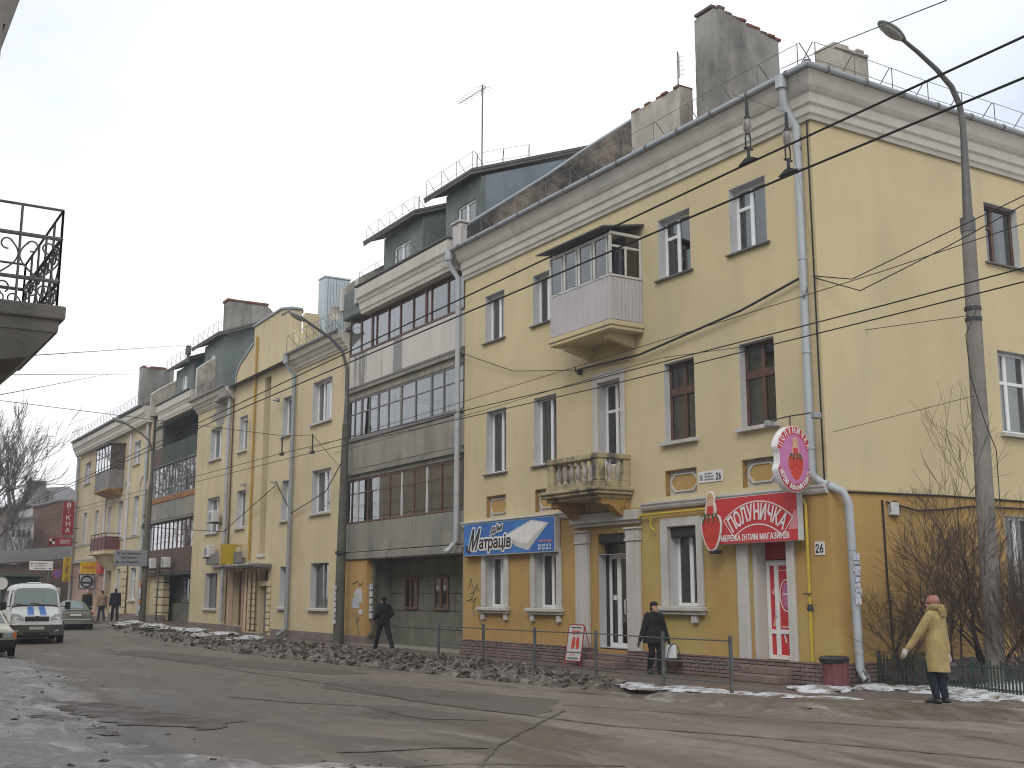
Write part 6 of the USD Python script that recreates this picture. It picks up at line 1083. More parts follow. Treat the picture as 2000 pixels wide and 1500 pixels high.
# pedestrian guard rail along the kerb
S = thing('guard_rail', 'rusty grey pedestrian guard rail along the pavement edge', 'guard rail', (14.2, 20, 0)); FX = 14.25
FY = [15.85, 17.75, 19.95, 22.3, 24.6, 26.9]
for k, y in enumerate(FY): part(S, 'post', bbox(FX-.028, FX+.028, y-.028, y+.028, -0.1, 1.02+0.02*math.sin(k*2), .006), 'fence_grey')
for a, b in zip(FY[:-1], FY[1:]):
    for z in (0.93, 0.52, 0.2): part(S, 'rail', cyl((FX, a+.035, z+0.012*math.sin(a)), (FX, b-.035, z+0.012*math.sin(b)), 0.015, None, 6), 'fence_grey')
# low green garden fence
S = thing('garden_fence', 'low dark green picket fence around the bushes', 'fence', (17.9, 14, 0)); GP = [(18.05, 15.85), (17.95, 14.9), (17.86, 13.6), (17.55, 12.35)]
for a, b in zip(GP[:-1], GP[1:]):
    a, b = np.array(a), np.array(b); n = int(np.linalg.norm(b-a)/0.085); t = (b-a)/np.linalg.norm(b-a)
    for k in range(n):
        c = a+(b-a)*(k+.5)/n; h = 0.60+0.05*math.sin(k*1.7); part(S, 'picket', hull([(c[0]+dx, c[1]+dy, z) for dx in (-.006, .006) for dy in (-.018, .018) for z in (0.06, h-.03)]+[(c[0], c[1], h)]), 'fence_green')
    for z in (0.14, 0.5): part(S, 'rail', tube([(*a, z), (*b, z)], 0.016, 6), 'fence_green')
for p_ in GP: part(S, 'post', bbox(p_[0]-.03, p_[0]+.03, p_[1]-.03, p_[1]+.03, 0, 0.66, .006), 'fence_green')
a, b = np.array(GP[-1]), np.array((23.5, 11.5))
for k in range(60): c = a+(b-a)*(k+.5)/60; part(S, 'picket', box(c[0]-.018, c[0]+.018, c[1]-.006, c[1]+.006, 0.05, 0.6), 'fence_green')
for z in (0.14, 0.5): part(S, 'rail', tube([(*a, z), (*b, z)], 0.016, 6), 'fence_green')

# ================================================================ lamps and wires
def lamp_head(parent, c, d_):
    d_ = np.array(d_, float); d_ /= np.linalg.norm(d_); sd = np.cross(d_, [0, 0, 1.0]); sd /= np.linalg.norm(sd); up = np.cross(sd, d_); A = frame(c, d_, sd, up)
    v = trimesh.creation.icosphere(3, 1.0); q = np.array(v.vertices); q = q*np.array([0.42, 0.155, 0.10]); q[:, 2] = np.where(q[:, 2] < 0, q[:, 2]*0.25, q[:, 2]); q[:, 1] *= 1-0.25*np.clip(-q[:, 0]/0.42, 0, 1); v.vertices = q+np.array([0.36, 0, 0]); part(parent, 'lamp_shade', to(v, A), 'lamp_grey', True)
    v = trimesh.creation.icosphere(2, 1.0); v.vertices = np.array(v.vertices)*np.array([0.33, 0.12, 0.085])*np.array([1, 1, 1.0])+np.array([0.39, 0, -0.025]); part(parent, 'lamp_glass', to(v, A), 'lamp_glass', True)
L1 = thing('street_lamp', 'tall near street lamp on a concrete pole beside the bushes', 'street lamp', (19.42, 14.28, 0))
part(L1, 'pole', tube([(19.42, 14.28, -0.2), (19.5, 14.28, 4.5), (19.58, 14.28, 9.2)], [0.19, 0.165, 0.135], 14), 'pole_concrete', 40)
part(L1, 'arm', tube([(19.58, 14.28, 8.9), (19.60, 14.28, 9.3), (19.63, 14.28, 10.3), (19.66, 14.28, 11.2), (19.60, 14.28, 11.7), (19.38, 14.28, 12.05), (18.95, 14.28, 12.32), (18.4, 14.28, 12.56), (17.95, 14.28, 12.72)], [0.115, 0.10, 0.078, 0.065, 0.062, 0.058, 0.05, 0.045, 0.04], 10), 'pole_steel', 40)
part(L1, 'pole_collar', [tube([(19.575, 14.28, 8.95), (19.58, 14.28, 9.25)], 0.15, 14)], 'pole_steel', 40); part(L1, 'pole_band', [tube([(19.54, 14.28, z), (19.54, 14.28, z+0.07)], 0.165, 14) for z in (7.1, 7.32)], 'steel_dark')
lamp_head(L1, (17.98, 14.28, 12.71), (-0.97, -0.05, 0.24))
def curved_lamp(label, x, y, z, H, rx, mat, leanx=0.0):
    t = thing('street_lamp', label, 'street lamp', (x, y, z)); k = H/12.0
    part(t, 'pole', tube([(x, y, z-0.2), (x+leanx*0.7, y, z+8.0*k)], [0.2*k, 0.13*k], 12), mat, 40); part(t, 'pole_band', tube([(x+leanx*0.25, y, z+3.2*k), (x+leanx*0.25, y, z+3.3*k)], 0.22*k, 12), 'steel_dark')
    part(t, 'arm', tube([(x+leanx*0.7, y, z+7.6*k), (x+leanx*0.8, y, z+9.0*k), (x+leanx*0.8-0.02, y, z+10.1*k), (x+leanx-0.25*k, y, z+10.75*k), (x+leanx-0.75*k, y, z+11.2*k), (x+leanx-1.75*k, y, z+11.75*k)], [0.12*k, 0.08*k, 0.07*k, 0.06*k, 0.055*k, 0.05*k], 10), 'pole_steel', 40)
    lamp_head(t, (x+leanx-1.7*k, y, z+11.72*k), (-0.93, -0.1, 0.3)); return t
L2 = curved_lamp('middle street lamp at the edge of the grey loggias', 16.62, 39.0, 0.0, 11.85, 2, 'pole_green', 0.12)
for k in range(7): part(L2, 'poster', bbox(16.40, 16.45, 38.86+0.02*(k % 2), 39.02, 0.7+0.2*k, 0.86+0.2*k, .002), ['poster_paper', 'poster_blue', 'poster_paper'][k % 3])
L3 = curved_lamp('far street lamp carrying the grey direction board', 15.45, 62.0, float(gz(62)), 10.6, 2, 'pole_green', 0.1)
for k in range(5): part(L3, 'poster', bbox(15.22, 15.28, 61.8, 62.0, 0.9+0.3*k, 1.18+0.3*k, .002), ['poster_paper', 'poster_orange', 'poster_blue'][k % 3])
S = thing('direction_sign', 'grey direction board with arrows on the far lamp pole', 'sign', (14.8, 61.8, 3.1)); GS = frame((0, 61.78, 0), (1, 0, 0), (0, 0, 1), (0, -1, 0))
part(S, 'board', lb(GS, 13.82, 15.5, 3.16, 3.98, 0, 0.04, .01), 'sign_grey')
for k, (t, w_) in enumerate((('вул. Незалежності', 0.95), ('вул. Галицька', 0.75), ('вул. Вокзальна', 0.8))): textpart(S, t, GS, 14.2, 3.78-0.22*k, 0.085, 0.042, 'sign_black', w_, right_to_left=False)
flat_shape(S, 'arrow', Polygon([(13.98, 3.72), (14.02, 3.72), (14.02, 3.82), (14.07, 3.82), (14.0, 3.92), (13.93, 3.82), (13.98, 3.82)]), GS, 0.042, 'sign_black'); flat_shape(S, 'arrow', Polygon([(13.88, 3.36), (13.98, 3.29), (13.98, 3.34), (14.12, 3.34), (14.12, 3.38), (13.98, 3.38), (13.98, 3.43)]), GS, 0.042, 'sign_black')
def wire(name, label, pts, r, sag=0.0, group=None, n=40, mat='wire_black'):
    P = np.array(pts, float); out = []
    for a, b in zip(P[:-1], P[1:]):
        L_ = np.linalg.norm(b-a); m_ = max(4, min(n, int(L_))); 
        for k in range(m_): t = k/m_; out.append(a+(b-a)*t-np.array([0, 0, sag*4*t*(1-t)*L_/30]))
    out.append(P[-1]); return single(name, tube(out, r, 5), mat, label, 'wire', group)
TW = 'trolley wires above the street'
W1 = wire('trolley_wire', 'contact wire running under the upper hanging insulator', [(7.32, -4, 5.84), (7.5, 8, 5.86), (7.8, 24, 5.8), (8.4, 45, 5.8), (9.0, 110, 5.9)], 0.011, 0, TW); W2 = wire('trolley_wire', 'contact wire running under the lower hanging insulator', [(8.12, -4, 5.84), (8.03, 7.9, 5.84), (8.02, 24, 5.78), (8.5, 45, 5.75), (9.6, 110, 5.9)], 0.012, 0, TW)
W3 = wire('trolley_wire', 'upper of the two lower contact wires along the yellow house', [(11.85, -3, 5.5), (11.9, 10, 5.5), (11.75, 17, 5.5), (11.7, 32, 5.78), (11.4, 60, 5.9), (11, 110, 5.9)], 0.010, 0, TW); W4 = wire('trolley_wire', 'lowest contact wire crossing the brown windows', [(12.45, -3, 5.5), (12.5, 10, 5.52), (12.3, 17, 5.5), (12.3, 31, 5.75), (12.0, 60, 5.9), (11.6, 110, 5.9)], 0.010, 0, TW)
def hanger(label, x, y, zc, H=0.62):
    t = thing('wire_insulator', label, 'insulator', (x, y, zc), 'insulators holding the trolley wires')
    part(t, 'clamp', hull([(x+dx, y+dy, zc+dz) for dx in (-.02, .02) for dy, dz in ((-.13, 0.0), (.13, 0.0), (-.03, .05), (.03, .05))]), 'steel_dark'); part(t, 'pin', [cyl((x, y, zc+.06), (x, y, zc+.16), .018, None, 6), cyl((x-.05, y, zc+.14), (x+.05, y, zc+.14), .014, None, 5)], 'steel_dark')
    part(t, 'link', [tube([(x-.03, y, zc+.16), (x-.035, y, zc+.24), (x-.02, y, zc+.3)], .009, 5), tube([(x+.03, y, zc+.16), (x+.035, y, zc+.24), (x+.02, y, zc+.3)], .009, 5)], 'steel_dark')
    part(t, 'insulator_body', lathe([(.001, 0), (.025, .01), (.042, .05), (.046, .1), (.04, .14), (.022, .18), (.001, .19)], 10, (x, y, zc+.28)), 'insulator_pale', 40); part(t, 'top_plug', [cyl((x, y, zc+.46), (x, y, zc+H), .02, .016, 8), cyl((x, y, zc+.44), (x, y, zc+.465), .034, None, 8)], 'steel_dark')
hanger('pale insulator above the upper trolley wire', 7.5, 7.85, 5.87, .66); hanger('darker insulator above the lower trolley wire', 8.03, 7.85, 5.86, .64)
wire('span_wire', 'cross wire carrying the two near insulators over the street', [(7.35, 7.88, 6.54), (7.5, 7.85, 6.53), (8.03, 7.85, 6.50), (17.0, 16.0, 8.3)], 0.0022)
for k, (x, y, lab) in enumerate(((11.72, 32.0, 'small far wire hanger left of the middle house downpipe'), (12.3, 31.1, 'small far wire hanger right of the middle house downpipe'))):
    t = thing('wire_hanger', lab, 'wire hanger', (x, y, 5.78), 'insulators holding the trolley wires'); part(t, 'rod', cyl((x, y, 5.76), (x, y, 6.28), .022, None, 6), 'steel_dark'); part(t, 'clamp', box(x-.04, x+.04, y-.1, y+.1, 5.72, 5.8), 'steel_dark')
wire('span_wire', 'thin cross wire between the middle lamp and the far side of the street', [(-1.0, 30, 6.6), (11.72, 32.0, 6.3), (12.3, 31.1, 6.26), (16.5, 39, 6.3)], 0.008)
wire('overhead_cable', 'bundled cable drooping from the corner downpipe along the yellow wall', [(17.0, 16.3, 8.16), (16.98, 18.2, 7.82), (16.98, 21.8, 7.48), (17.0, 24.4, 7.55)], 0.028, 0.02)
wire('overhead_cable', 'thin cable sagging from the wall hook to the left downpipe', [(17.0, 24.5, 7.55), (17.0, 27.7, 8.05), (16.95, 30.8, 9.15)], 0.012, 0.05)
single('wall_hook', [tube([(17.08, 24.45, 7.5), (16.92, 24.45, 7.5), (16.92, 24.45, 7.62)], .02, 5), bbox(16.9, 17.08, 24.9, 25.05, 7.45, 7.65, .01)] and cat(tube([(17.08, 24.45, 7.5), (16.92, 24.45, 7.5), (16.92, 24.45, 7.62)], .02, 5), bbox(17.0, 17.08, 24.38, 24.52, 7.42, 7.58, .01)), 'steel_dark', 'iron wall hook where the sagging cables meet', 'hook')
wire('overhead_cable', 'upper of two service cables from the right to the corner downpipe', [(17.0, 16.1, 8.1), (17.6, 15.6, 8.0), (18.4, 14.2, 8.6), (19.0, 12.0, 9.2), (19.5, 9.0, 10.2), (20.5, 4, 11.5)], 0.012, 0.03); wire('overhead_cable', 'lower of two service cables from the right to the corner downpipe', [(17.0, 16.05, 8.05), (17.7, 15.5, 7.75), (18.5, 14.0, 8.4), (19.05, 12.0, 9.1), (19.5, 9.0, 10.05), (20.5, 4, 11.35)], 0.012, 0.03)
wire('overhead_cable', 'thin wire crossing the end wall above the lowest trolley wires', [(15.5, 2, 7.6), (15.4, 13, 7.2), (15.2, 24, 7.0), (15.3, 39, 6.9)], 0.008, 0.02); wire('overhead_cable', 'thin wire tied to the band of the near lamp pole', [(19.4, 14.28, 7.2), (16.2, 20, 7.0), (16.3, 39, 6.8)], 0.008, 0.02)
wire('overhead_cable', 'faint wire from the lamp pole down across the end wall', [(19.45, 14.2, 5.6), (17.2, 15.95, 4.9)], 0.006); wire('overhead_cable', 'cable hanging loosely down the near lamp pole', [(19.35, 14.05, 7.3), (18.95, 14.05, 6.7), (19.0, 14.05, 5.9), (19.35, 14.05, 5.0), (19.62, 14.05, 4.5), (19.68, 14.1, 3.4)], 0.010, 0.0)
wire('overhead_cable', 'wire strung from the upper right to the roof edge', [(10.88, 8, 8.61), (13.9, 12.4, 10.75), (16.9, 16.6, 12.78)], 0.008, 0.0)
wire('overhead_cable', 'twisted cable from the middle lamp to the middle house', [(16.55, 38.9, 6.5), (16.9, 41.2, 5.6), (16.98, 45.0, 5.0), (17.0, 46.9, 6.35)], 0.02, 0.06); wire('overhead_cable', 'long thin cable along the middle house to the far lamp', [(17.0, 47.0, 6.3), (16.7, 53.0, 4.6), (15.6, 61.8, 5.2)], 0.018, 0.05)
for k, (a, b, lab) in enumerate((((1.66, 11.7, 4.0), (17.2, 59.6, 14.8), 'upper faint wire crossing the sky at the far left'), ((1.4, 11.7, 3.79), (17.39, 73.9, 15.5), 'middle faint wire crossing the sky at the far left'), ((1.3, 11.7, 3.55), (17.45, 73.9, 15.95), 'lowest faint wire crossing the sky at the far left'))): wire('overhead_cable', lab, [a, b], 0.005, 0.0)
# ================================================================ people
def ball(p, r):
    r = np.full(3, r) if np.ndim(r) == 0 else np.array(r, float); return m3.Manifold.sphere(1.0, 20).scale(r.tolist()).translate(list(map(float, p)))
def chain(*pr):
    return [m3.Manifold.batch_hull([ball(*a), ball(*b)]) for a, b in zip(pr[:-1], pr[1:])]
def blend(ms_, size=0.02, it=6):
    m = m3.Manifold.batch_boolean(ms_, m3.OpType.Add).refine_to_length(size); d_ = m.to_mesh(); t = trimesh.Trimesh(d_.vert_properties[:, :3], d_.tri_verts, process=False); t.merge_vertices()
    trimesh.smoothing.filter_taubin(t, 0.5, -0.53, iterations=it); return t
def folds(t, amp, s_, seed):
    v = np.array(t.vertices); n = meshkit.fbm(v*np.array([s_, s_, s_*0.45])+seed, 3, seed)-0.5; t.vertices = v+np.array(t.vertex_normals)*n[:, None]*amp; return t
def hand_bones(w, d_, side, k=1.0, curl=0.4):
    """palm, four unequal bent fingers and a thumb; w = wrist, d_ = direction of the hand"""
    w, d_ = np.array(w, float), np.array(d_, float); d_ /= np.linalg.norm(d_); f = np.array([0, 1.0, 0]); f -= d_*(f@d_); f = f/np.linalg.norm(f) if np.linalg.norm(f) > 0.2 else np.array([1.0, 0, 0]); inn = np.cross(d_, f)*(-side)
    out = chain((w, 0.026*k), (w+d_*0.05*k, (0.03*k)), (w+d_*0.085*k, 0.03*k)); kn = w+d_*0.09*k
    for i, ln in enumerate((0.068, 0.078, 0.074, 0.058)):
        b = kn+f*(0.030-0.02*i)*k; m_ = b+d_*ln*0.5*k+inn*0.012*k*curl; e = m_+d_*ln*0.42*k*(1-curl*0.5)+inn*ln*0.5*curl*k; out += chain((b-d_*0.02*k, 0.010*k), (b, 0.0095*k), (m_, 0.009*k), (e, 0.0075*k))
    b = w+d_*0.03*k+f*0.028*k; out += chain((b, 0.013*k), (b+d_*0.035*k+f*0.022*k, 0.011*k), (b+d_*0.062*k+f*0.02*k+inn*0.012*k, 0.009*k)); return out
def person(label, loc, heading, H=1.7, legs=((0, 0), (0, 0)), arms=None, turn=0.0, female=False, coat=None, coat_mat='cloth_black', trouser_mat='cloth_black', shoe_mat='leather_black', hat=None, hair='hair_dark', glove=None, lean=0.0, size=0.018, group=None, extra=None):
    """forward is local +y. legs: (fore-aft, lift) of the (left, right) foot; arms: hand points of (left, right)"""
    t = thing('person', label, 'person', loc, group, heading); k = H/1.7; S_ = lambda p: np.array(p, float)*k
    hipz, shz = 0.90, 1.40; hd = np.array([0.0, 0.03+lean, 1.575]); sw = 0.165 if female else 0.19
    c_, s__ = math.cos(turn), math.sin(turn); rot = lambda p: np.array([hd[0]+(p[0])*c_-p[1]*s__, hd[1]+p[0]*s__+p[1]*c_, hd[2]+p[2]])
    B = []; trousers, shoes = [], []
    B += chain((S_((0, 0, 0.98)), S_((0.15, 0.105, 0.11))), (S_((0, lean*0.4, 1.15)), S_((0.135, 0.095, 0.1))), (S_((0, lean*0.8, 1.33)), S_((sw-0.01, 0.10, 0.09)))); B += chain((S_((0, lean, 1.38)), 0.06*k), (S_((0, 0.01+lean, 1.49)), 0.052*k), (S_(hd+[0, 0, -0.06]), 0.05*k))
    B += [ball(S_(hd+np.array([0, -0.005, 0.03])), S_((0.073, 0.092, 0.095)))]+[m3.Manifold.batch_hull([ball(S_(rot((0, 0.03, -0.04))), S_((0.055, 0.06, 0.06))), ball(S_(rot((0, 0.055, -0.085))), S_((0.028, 0.025, 0.02)))])]
    B += [m3.Manifold.batch_hull([ball(S_(rot((0, 0.088, 0.02))), 0.007*k), ball(S_(rot((0, 0.108, -0.018))), 0.012*k), ball(S_(rot((0, 0.085, -0.025))), 0.015*k)])]+[ball(S_(rot((sx*0.074, -0.005, 0.0))), S_((0.012, 0.02, 0.032))) for sx in (-1, 1)]
    B += [m3.Manifold.batch_hull([ball(S_(rot((-0.022, 0.080, -0.052))), 0.007*k), ball(S_(rot((0.022, 0.080, -0.052))), 0.007*k)])]
    for i, sx in enumerate((-1, 1)):
        fy, fl = legs[i]; hip = np.array([sx*0.09, 0, hipz]); ank = np.array([sx*0.085, fy, 0.085+fl]); mid = (hip+ank)/2; bend = math.sqrt(max(0.0, 0.83**2-np.linalg.norm(hip-ank)**2))*0.5 if np.linalg.norm(hip-ank) < 0.83 else 0.0; knee = mid+np.array([0, bend+0.01, 0.03])
        B += chain((S_(hip), 0.085*k), (S_(knee), 0.055*k), (S_(ank), 0.04*k)); trousers += chain((S_(hip), S_((0.108, 0.115, 0.10))), (S_(knee), 0.078*k), (S_(ank+[0, 0, 0.03]), (0.07 if not female else 0.058)*k))
        toe = ank+np.array([sx*0.015, 0.15, -0.055 if fl < 0.05 else -0.09]); heel = ank+np.array([0, -0.05, -0.045]); B += chain((S_(ank), 0.036*k), (S_(toe), 0.028*k)); shoes += [m3.Manifold.batch_hull([ball(S_(heel), S_((0.042, 0.04, 0.04))), ball(S_(ank+[0, 0.03, -0.03]), S_((0.046, 0.05, 0.052))), ball(S_(toe), S_((0.044, 0.05, 0.03)))]), m3.Manifold.batch_hull([ball(S_(ank+[0, 0, 0.06]), 0.05*k), ball(S_(ank), 0.047*k)])]
    arms = arms or (((-0.27, 0.05, 0.80)), ((0.27, 0.02, 0.80))); sl = []; hands = []
    for i, sx in enumerate((-1, 1)):
        sh = np.array([sx*sw, lean, 1.385]); hnd = np.array(arms[i], float); L_ = np.linalg.norm(hnd-sh); md = (sh+hnd)/2; b_ = math.sqrt(max(0.0, 0.28**2-(L_/2)**2)); el = md+np.array([sx*0.25, -0.9, -0.15])/0.95*b_
        d_ = hnd-el; d_ /= np.linalg.norm(d_); B += chain((S_(sh), 0.058*k), (S_(el), 0.044*k), (S_(hnd), 0.028*k)); hb = hand_bones(S_(hnd), d_, sx, k, 0.5); B += hb; hands.append((S_(hnd), hb))
        sl += chain((S_(sh), 0.088*k), (S_(sh+(el-sh)*0.5), 0.078*k), (S_(el), 0.072*k), (S_(hnd-d_*0.02), 0.054*k))
    part(t, 'body', blend(B, size*0.8, 4), 'skin', True)
    part(t, 'eye', [trimesh.creation.icosphere(1, 0.009*k).apply_translation(S_(rot((sx*0.03, 0.083, 0.012)))) for sx in (-1, 1)][0], 'leather_black'); part(t, 'eye', trimesh.creation.icosphere(1, 0.009*k).apply_translation(S_(rot((0.03, 0.083, 0.012)))), 'leather_black')
    part(t, 'trousers', folds(blend(trousers+[ball(S_((0, 0, 0.93)), S_((0.165, 0.125, 0.12)))], size, 5), 0.022*k, 7, 3), trouser_mat, True)
    part(t, 'shoe', blend(shoes[:2], size, 2), shoe_mat, True); part(t, 'shoe', blend(shoes[2:], size, 2), shoe_mat, True)
    zc = coat[0]; rings = [(zc, *coat[1]), (0.98, *coat[2]), (1.15, 0.175, 0.14), (1.33, sw+0.055, 0.15), (1.44, 0.115, 0.11)]
    cm = []
    for (z1, a1, b1), (z2, a2, b2) in zip(rings[:-1], rings[1:]): cm.append(m3.Manifold.batch_hull([m3.Manifold.cylinder(0.03*k, 1, 1, 28).scale([a1*k, b1*k, 1]).translate([0, lean*k*max(0, z1-0.9)*2, z1*k]), m3.Manifold.cylinder(0.03*k, 1, 1, 28).scale([a2*k, b2*k, 1]).translate([0, lean*k*max(0, z2-0.9)*2, z2*k])]))
    ct = blend(cm+sl, size, 5); part(t, 'coat', folds(ct, 0.042*k, 6, 5), coat_mat, True)
    part(t, 'collar', blend([m3.Manifold.batch_hull([ball(S_((0, lean-0.01, 1.43)), S_((0.115, 0.11, 0.05))), ball(S_((0, lean+0.0, 1.475)), S_((0.085, 0.09, 0.03)))])], size, 2), coat_mat, True)
    if glove:
        for p, hb in hands: g_ = blend(hb+[ball(p, 0.037*k)], size*0.6, 2); c__ = g_.vertices.mean(0); g_.vertices = c__+(g_.vertices-c__)*1.12; part(t, 'glove', g_, glove, True)
    if hat:
        kind, hm = hat
        if kind == 'knit': part(t, 'hat', folds(blend([ball(S_(hd+np.array([0, -0.012, 0.055])), S_((0.092, 0.112, 0.092))), m3.Manifold.batch_hull([ball(S_(hd+np.array([0, -0.005, 0.03])), S_((0.094, 0.115, 0.03))), ball(S_(hd+np.array([0, -0.01, 0.06])), S_((0.093, 0.113, 0.03)))])], size, 2), 0.012, 20, 2), hm, True)
        if kind == 'round': part(t, 'hat', folds(blend([ball(S_(hd+np.array([0, -0.015, 0.095])), S_((0.092, 0.105, 0.062))), m3.Manifold.batch_hull([ball(S_(hd+np.array([0, -0.015, 0.068])), S_((0.098, 0.115, 0.018))), ball(S_(hd+np.array([0, -0.02, 0.09])), S_((0.096, 0.112, 0.02)))])], size, 1), 0.01, 20, 2), hm, True)
        if kind == 'brim': part(t, 'hat', blend([ball(S_(hd+np.array([0, -0.008, 0.07])), S_((0.095, 0.112, 0.085))), m3.Manifold.cylinder(0.022*k, 1, 1, 32).scale([0.118*k, 0.135*k, 1]).translate(S_(hd+np.array([0, 0.005, 0.045])).tolist())], size, 2), hm, True)
        if kind == 'cap': part(t, 'hat', blend([ball(S_(hd+np.array([0, -0.005, 0.06])), S_((0.085, 0.102, 0.072))), m3.Manifold.batch_hull([ball(S_(rot((0, 0.09, 0.045))), S_((0.05, 0.02, 0.01))), ball(S_(rot((0, 0.13, 0.035))), S_((0.035, 0.02, 0.008)))])], size, 2), hm, True)
    part(t, 'hair', blend([ball(S_(rot((0, -0.032, 0.035))), S_((0.079, 0.080, 0.085))), ball(S_(rot((0, -0.055, -0.02))), S_((0.07, 0.045, 0.06)))], size*0.8, 1), hair, True)
    if extra: extra(t, S_, hands, size)
    return t
def hood(t, S_, hands, size):
    r = [ball(S_((0.105*math.cos(a), 0.0+0.105*math.sin(a), 1.495+0.028*math.cos(2*a)-0.05*math.sin(a))), S_((0.052, 0.052, 0.05))) for a in np.linspace(0, 6.283, 15)[:-1]]
    part(t, 'hood', folds(blend([m3.Manifold.batch_hull([r[i], r[(i+1) % len(r)]]) for i in range(len(r))]+[m3.Manifold.batch_hull([ball(S_((0, -0.12, 1.47)), S_((0.115, 0.055, 0.07))), ball(S_((0, -0.14, 1.40)), S_((0.10, 0.04, 0.05)))])], size, 3), 0.03, 12, 4), 'cloth_hood', True)
def bag_thing(name, label, meshes):
    t = thing(name, label, 'bag', meshes[0][1].bounds.mean(0)*[1, 1, 0])
    for nm, m, mm in meshes: part(t, nm, m, mm, 40)
    return t
person('woman seen from behind in a beige quilted coat and pink knitted hat', (15.9, 12.75, 0.01), 14, 1.70, ((0.02, 0), (-0.05, 0)), ((-0.30, 0.36, 0.86), (0.24, -0.06, 0.80)), 0.2, True, (0.50, (0.215, 0.17), (0.205, 0.165)), 'cloth_beige', 'cloth_navy', hat=('knit', 'cloth_pink'), glove='glove_pale', size=0.014, extra=hood)
bx, by = 16.28, 12.83
bag_thing('handbag', 'black handbag hanging at the side of the woman in beige', [('bag_body', rough(bbox(bx-0.16, bx+0.17, by-0.07, by+0.07, 0.36, 0.64, 0.05), 0.08, 0.03, 3), 'bag_black'), ('bag_strap', tube([(bx-0.1, by, 0.62), (bx-0.09, by, 0.74), (bx-0.06, by, 0.80), (bx+0.02, by, 0.76), (bx+0.1, by, 0.62)], 0.009, 6), 'leather_black')])
person('woman in a short black coat and dark hat walking past the shops', (16.3, 20.6, 0.01), 168, 1.55, ((0.10, 0), (-0.12, 0.01)), ((-0.36, 0.03, 0.80), (0.40, 0.02, 0.80)), 0.5, True, (0.74, (0.30, 0.22), (0.25, 0.19)), 'cloth_black', 'cloth_black', hat=('round', 'cloth_black'), glove='leather_black', size=0.014)
q = np.array([16.3, 20.6]); rt = lambda x, y: (q[0]+x*math.cos(math.radians(168))-y*math.sin(math.radians(168)), q[1]+x*math.sin(math.radians(168))+y*math.cos(math.radians(168)))
hx, hy = rt(-0.30, 0.02)
b1 = rough(bbox(-0.035, 0.035, -0.13, 0.13, 0, 0.30, 0.02), 0.08, 0.03, 8)
hx, hy = rt(-0.36, 0.05); m = b1.copy(); m.apply_transform(trimesh.transformations.rotation_matrix(0.9, (0, 0, 1))); m.apply_translation((hx+0.02, hy, 0.34))
bag_thing('shopping_bag', 'white plastic bag carried by the woman in black', [('bag_body', m, 'bag_white'), ('bag_handle', tube([(hx-0.03, hy+0.03, 0.63), (hx-0.01, hy, 0.71), (hx+0.05, hy-0.02, 0.63)], 0.008, 5), 'bag_white')])
m = lathe([(0.001, 0.17), (0.15, 0.17), (0.2, 0.24), (0.215, 0.34), (0.19, 0.35), (0.17, 0.26), (0.001, 0.22)], 16); m.vertices = np.array(m.vertices)*[1, 0.65, 0.9]; m.apply_translation((hx+0.06, hy-0.05, 0.0))
bag_thing('basket', 'brown basket below the white plastic bag', [('basket_body', m, 'basket_brown'), ('basket_handle', tube([(hx+0.06-0.19*math.cos(a), hy-0.05, 0.3+0.36*math.sin(a)) for a in np.linspace(0, math.pi, 12)], 0.01, 5), 'basket_brown')])
person('man in a black hooded jacket striding past the grey loggias', (15.72, 33.35, 0.01), 8, 1.66, ((0.32, 0), (-0.40, 0.02)), ((-0.22, 0.22, 0.98), (0.23, 0.15, 0.98)), 0.0, False, (0.80, (0.215, 0.165), (0.215, 0.165)), 'cloth_black', 'cloth_black', hat=('knit', 'cloth_black'), size=0.02)
g66 = float(gz(66))+0.01
person('man in a dark blue jacket walking away past the far house', (14.95, 65.9, g66), 5, 1.76, ((0.18, 0), (-0.18, 0.0)), None, 0.0, False, (0.80, (0.205, 0.16), (0.21, 0.165)), 'cloth_navy', 'cloth_black', size=0.03)
person('man in a tan jacket and dark cap walking beside the dark one', (14.30, 66.1, g66), 12, 1.64, ((0.22, 0), (-0.16, 0.03)), None, 0.1, False, (0.84, (0.21, 0.165), (0.21, 0.165)), 'cloth_tan', 'cloth_denim', hat=('cap', 'cloth_black'), size=0.03)
person('dark figure half hidden behind the man in the tan jacket', (14.3, 70.0, float(gz(70))), 180, 1.66, ((0.1, 0), (-0.1, 0)), None, 0.0, False, (0.80, (0.21, 0.165), (0.21, 0.165)), 'cloth_black', 'cloth_black', size=0.03)

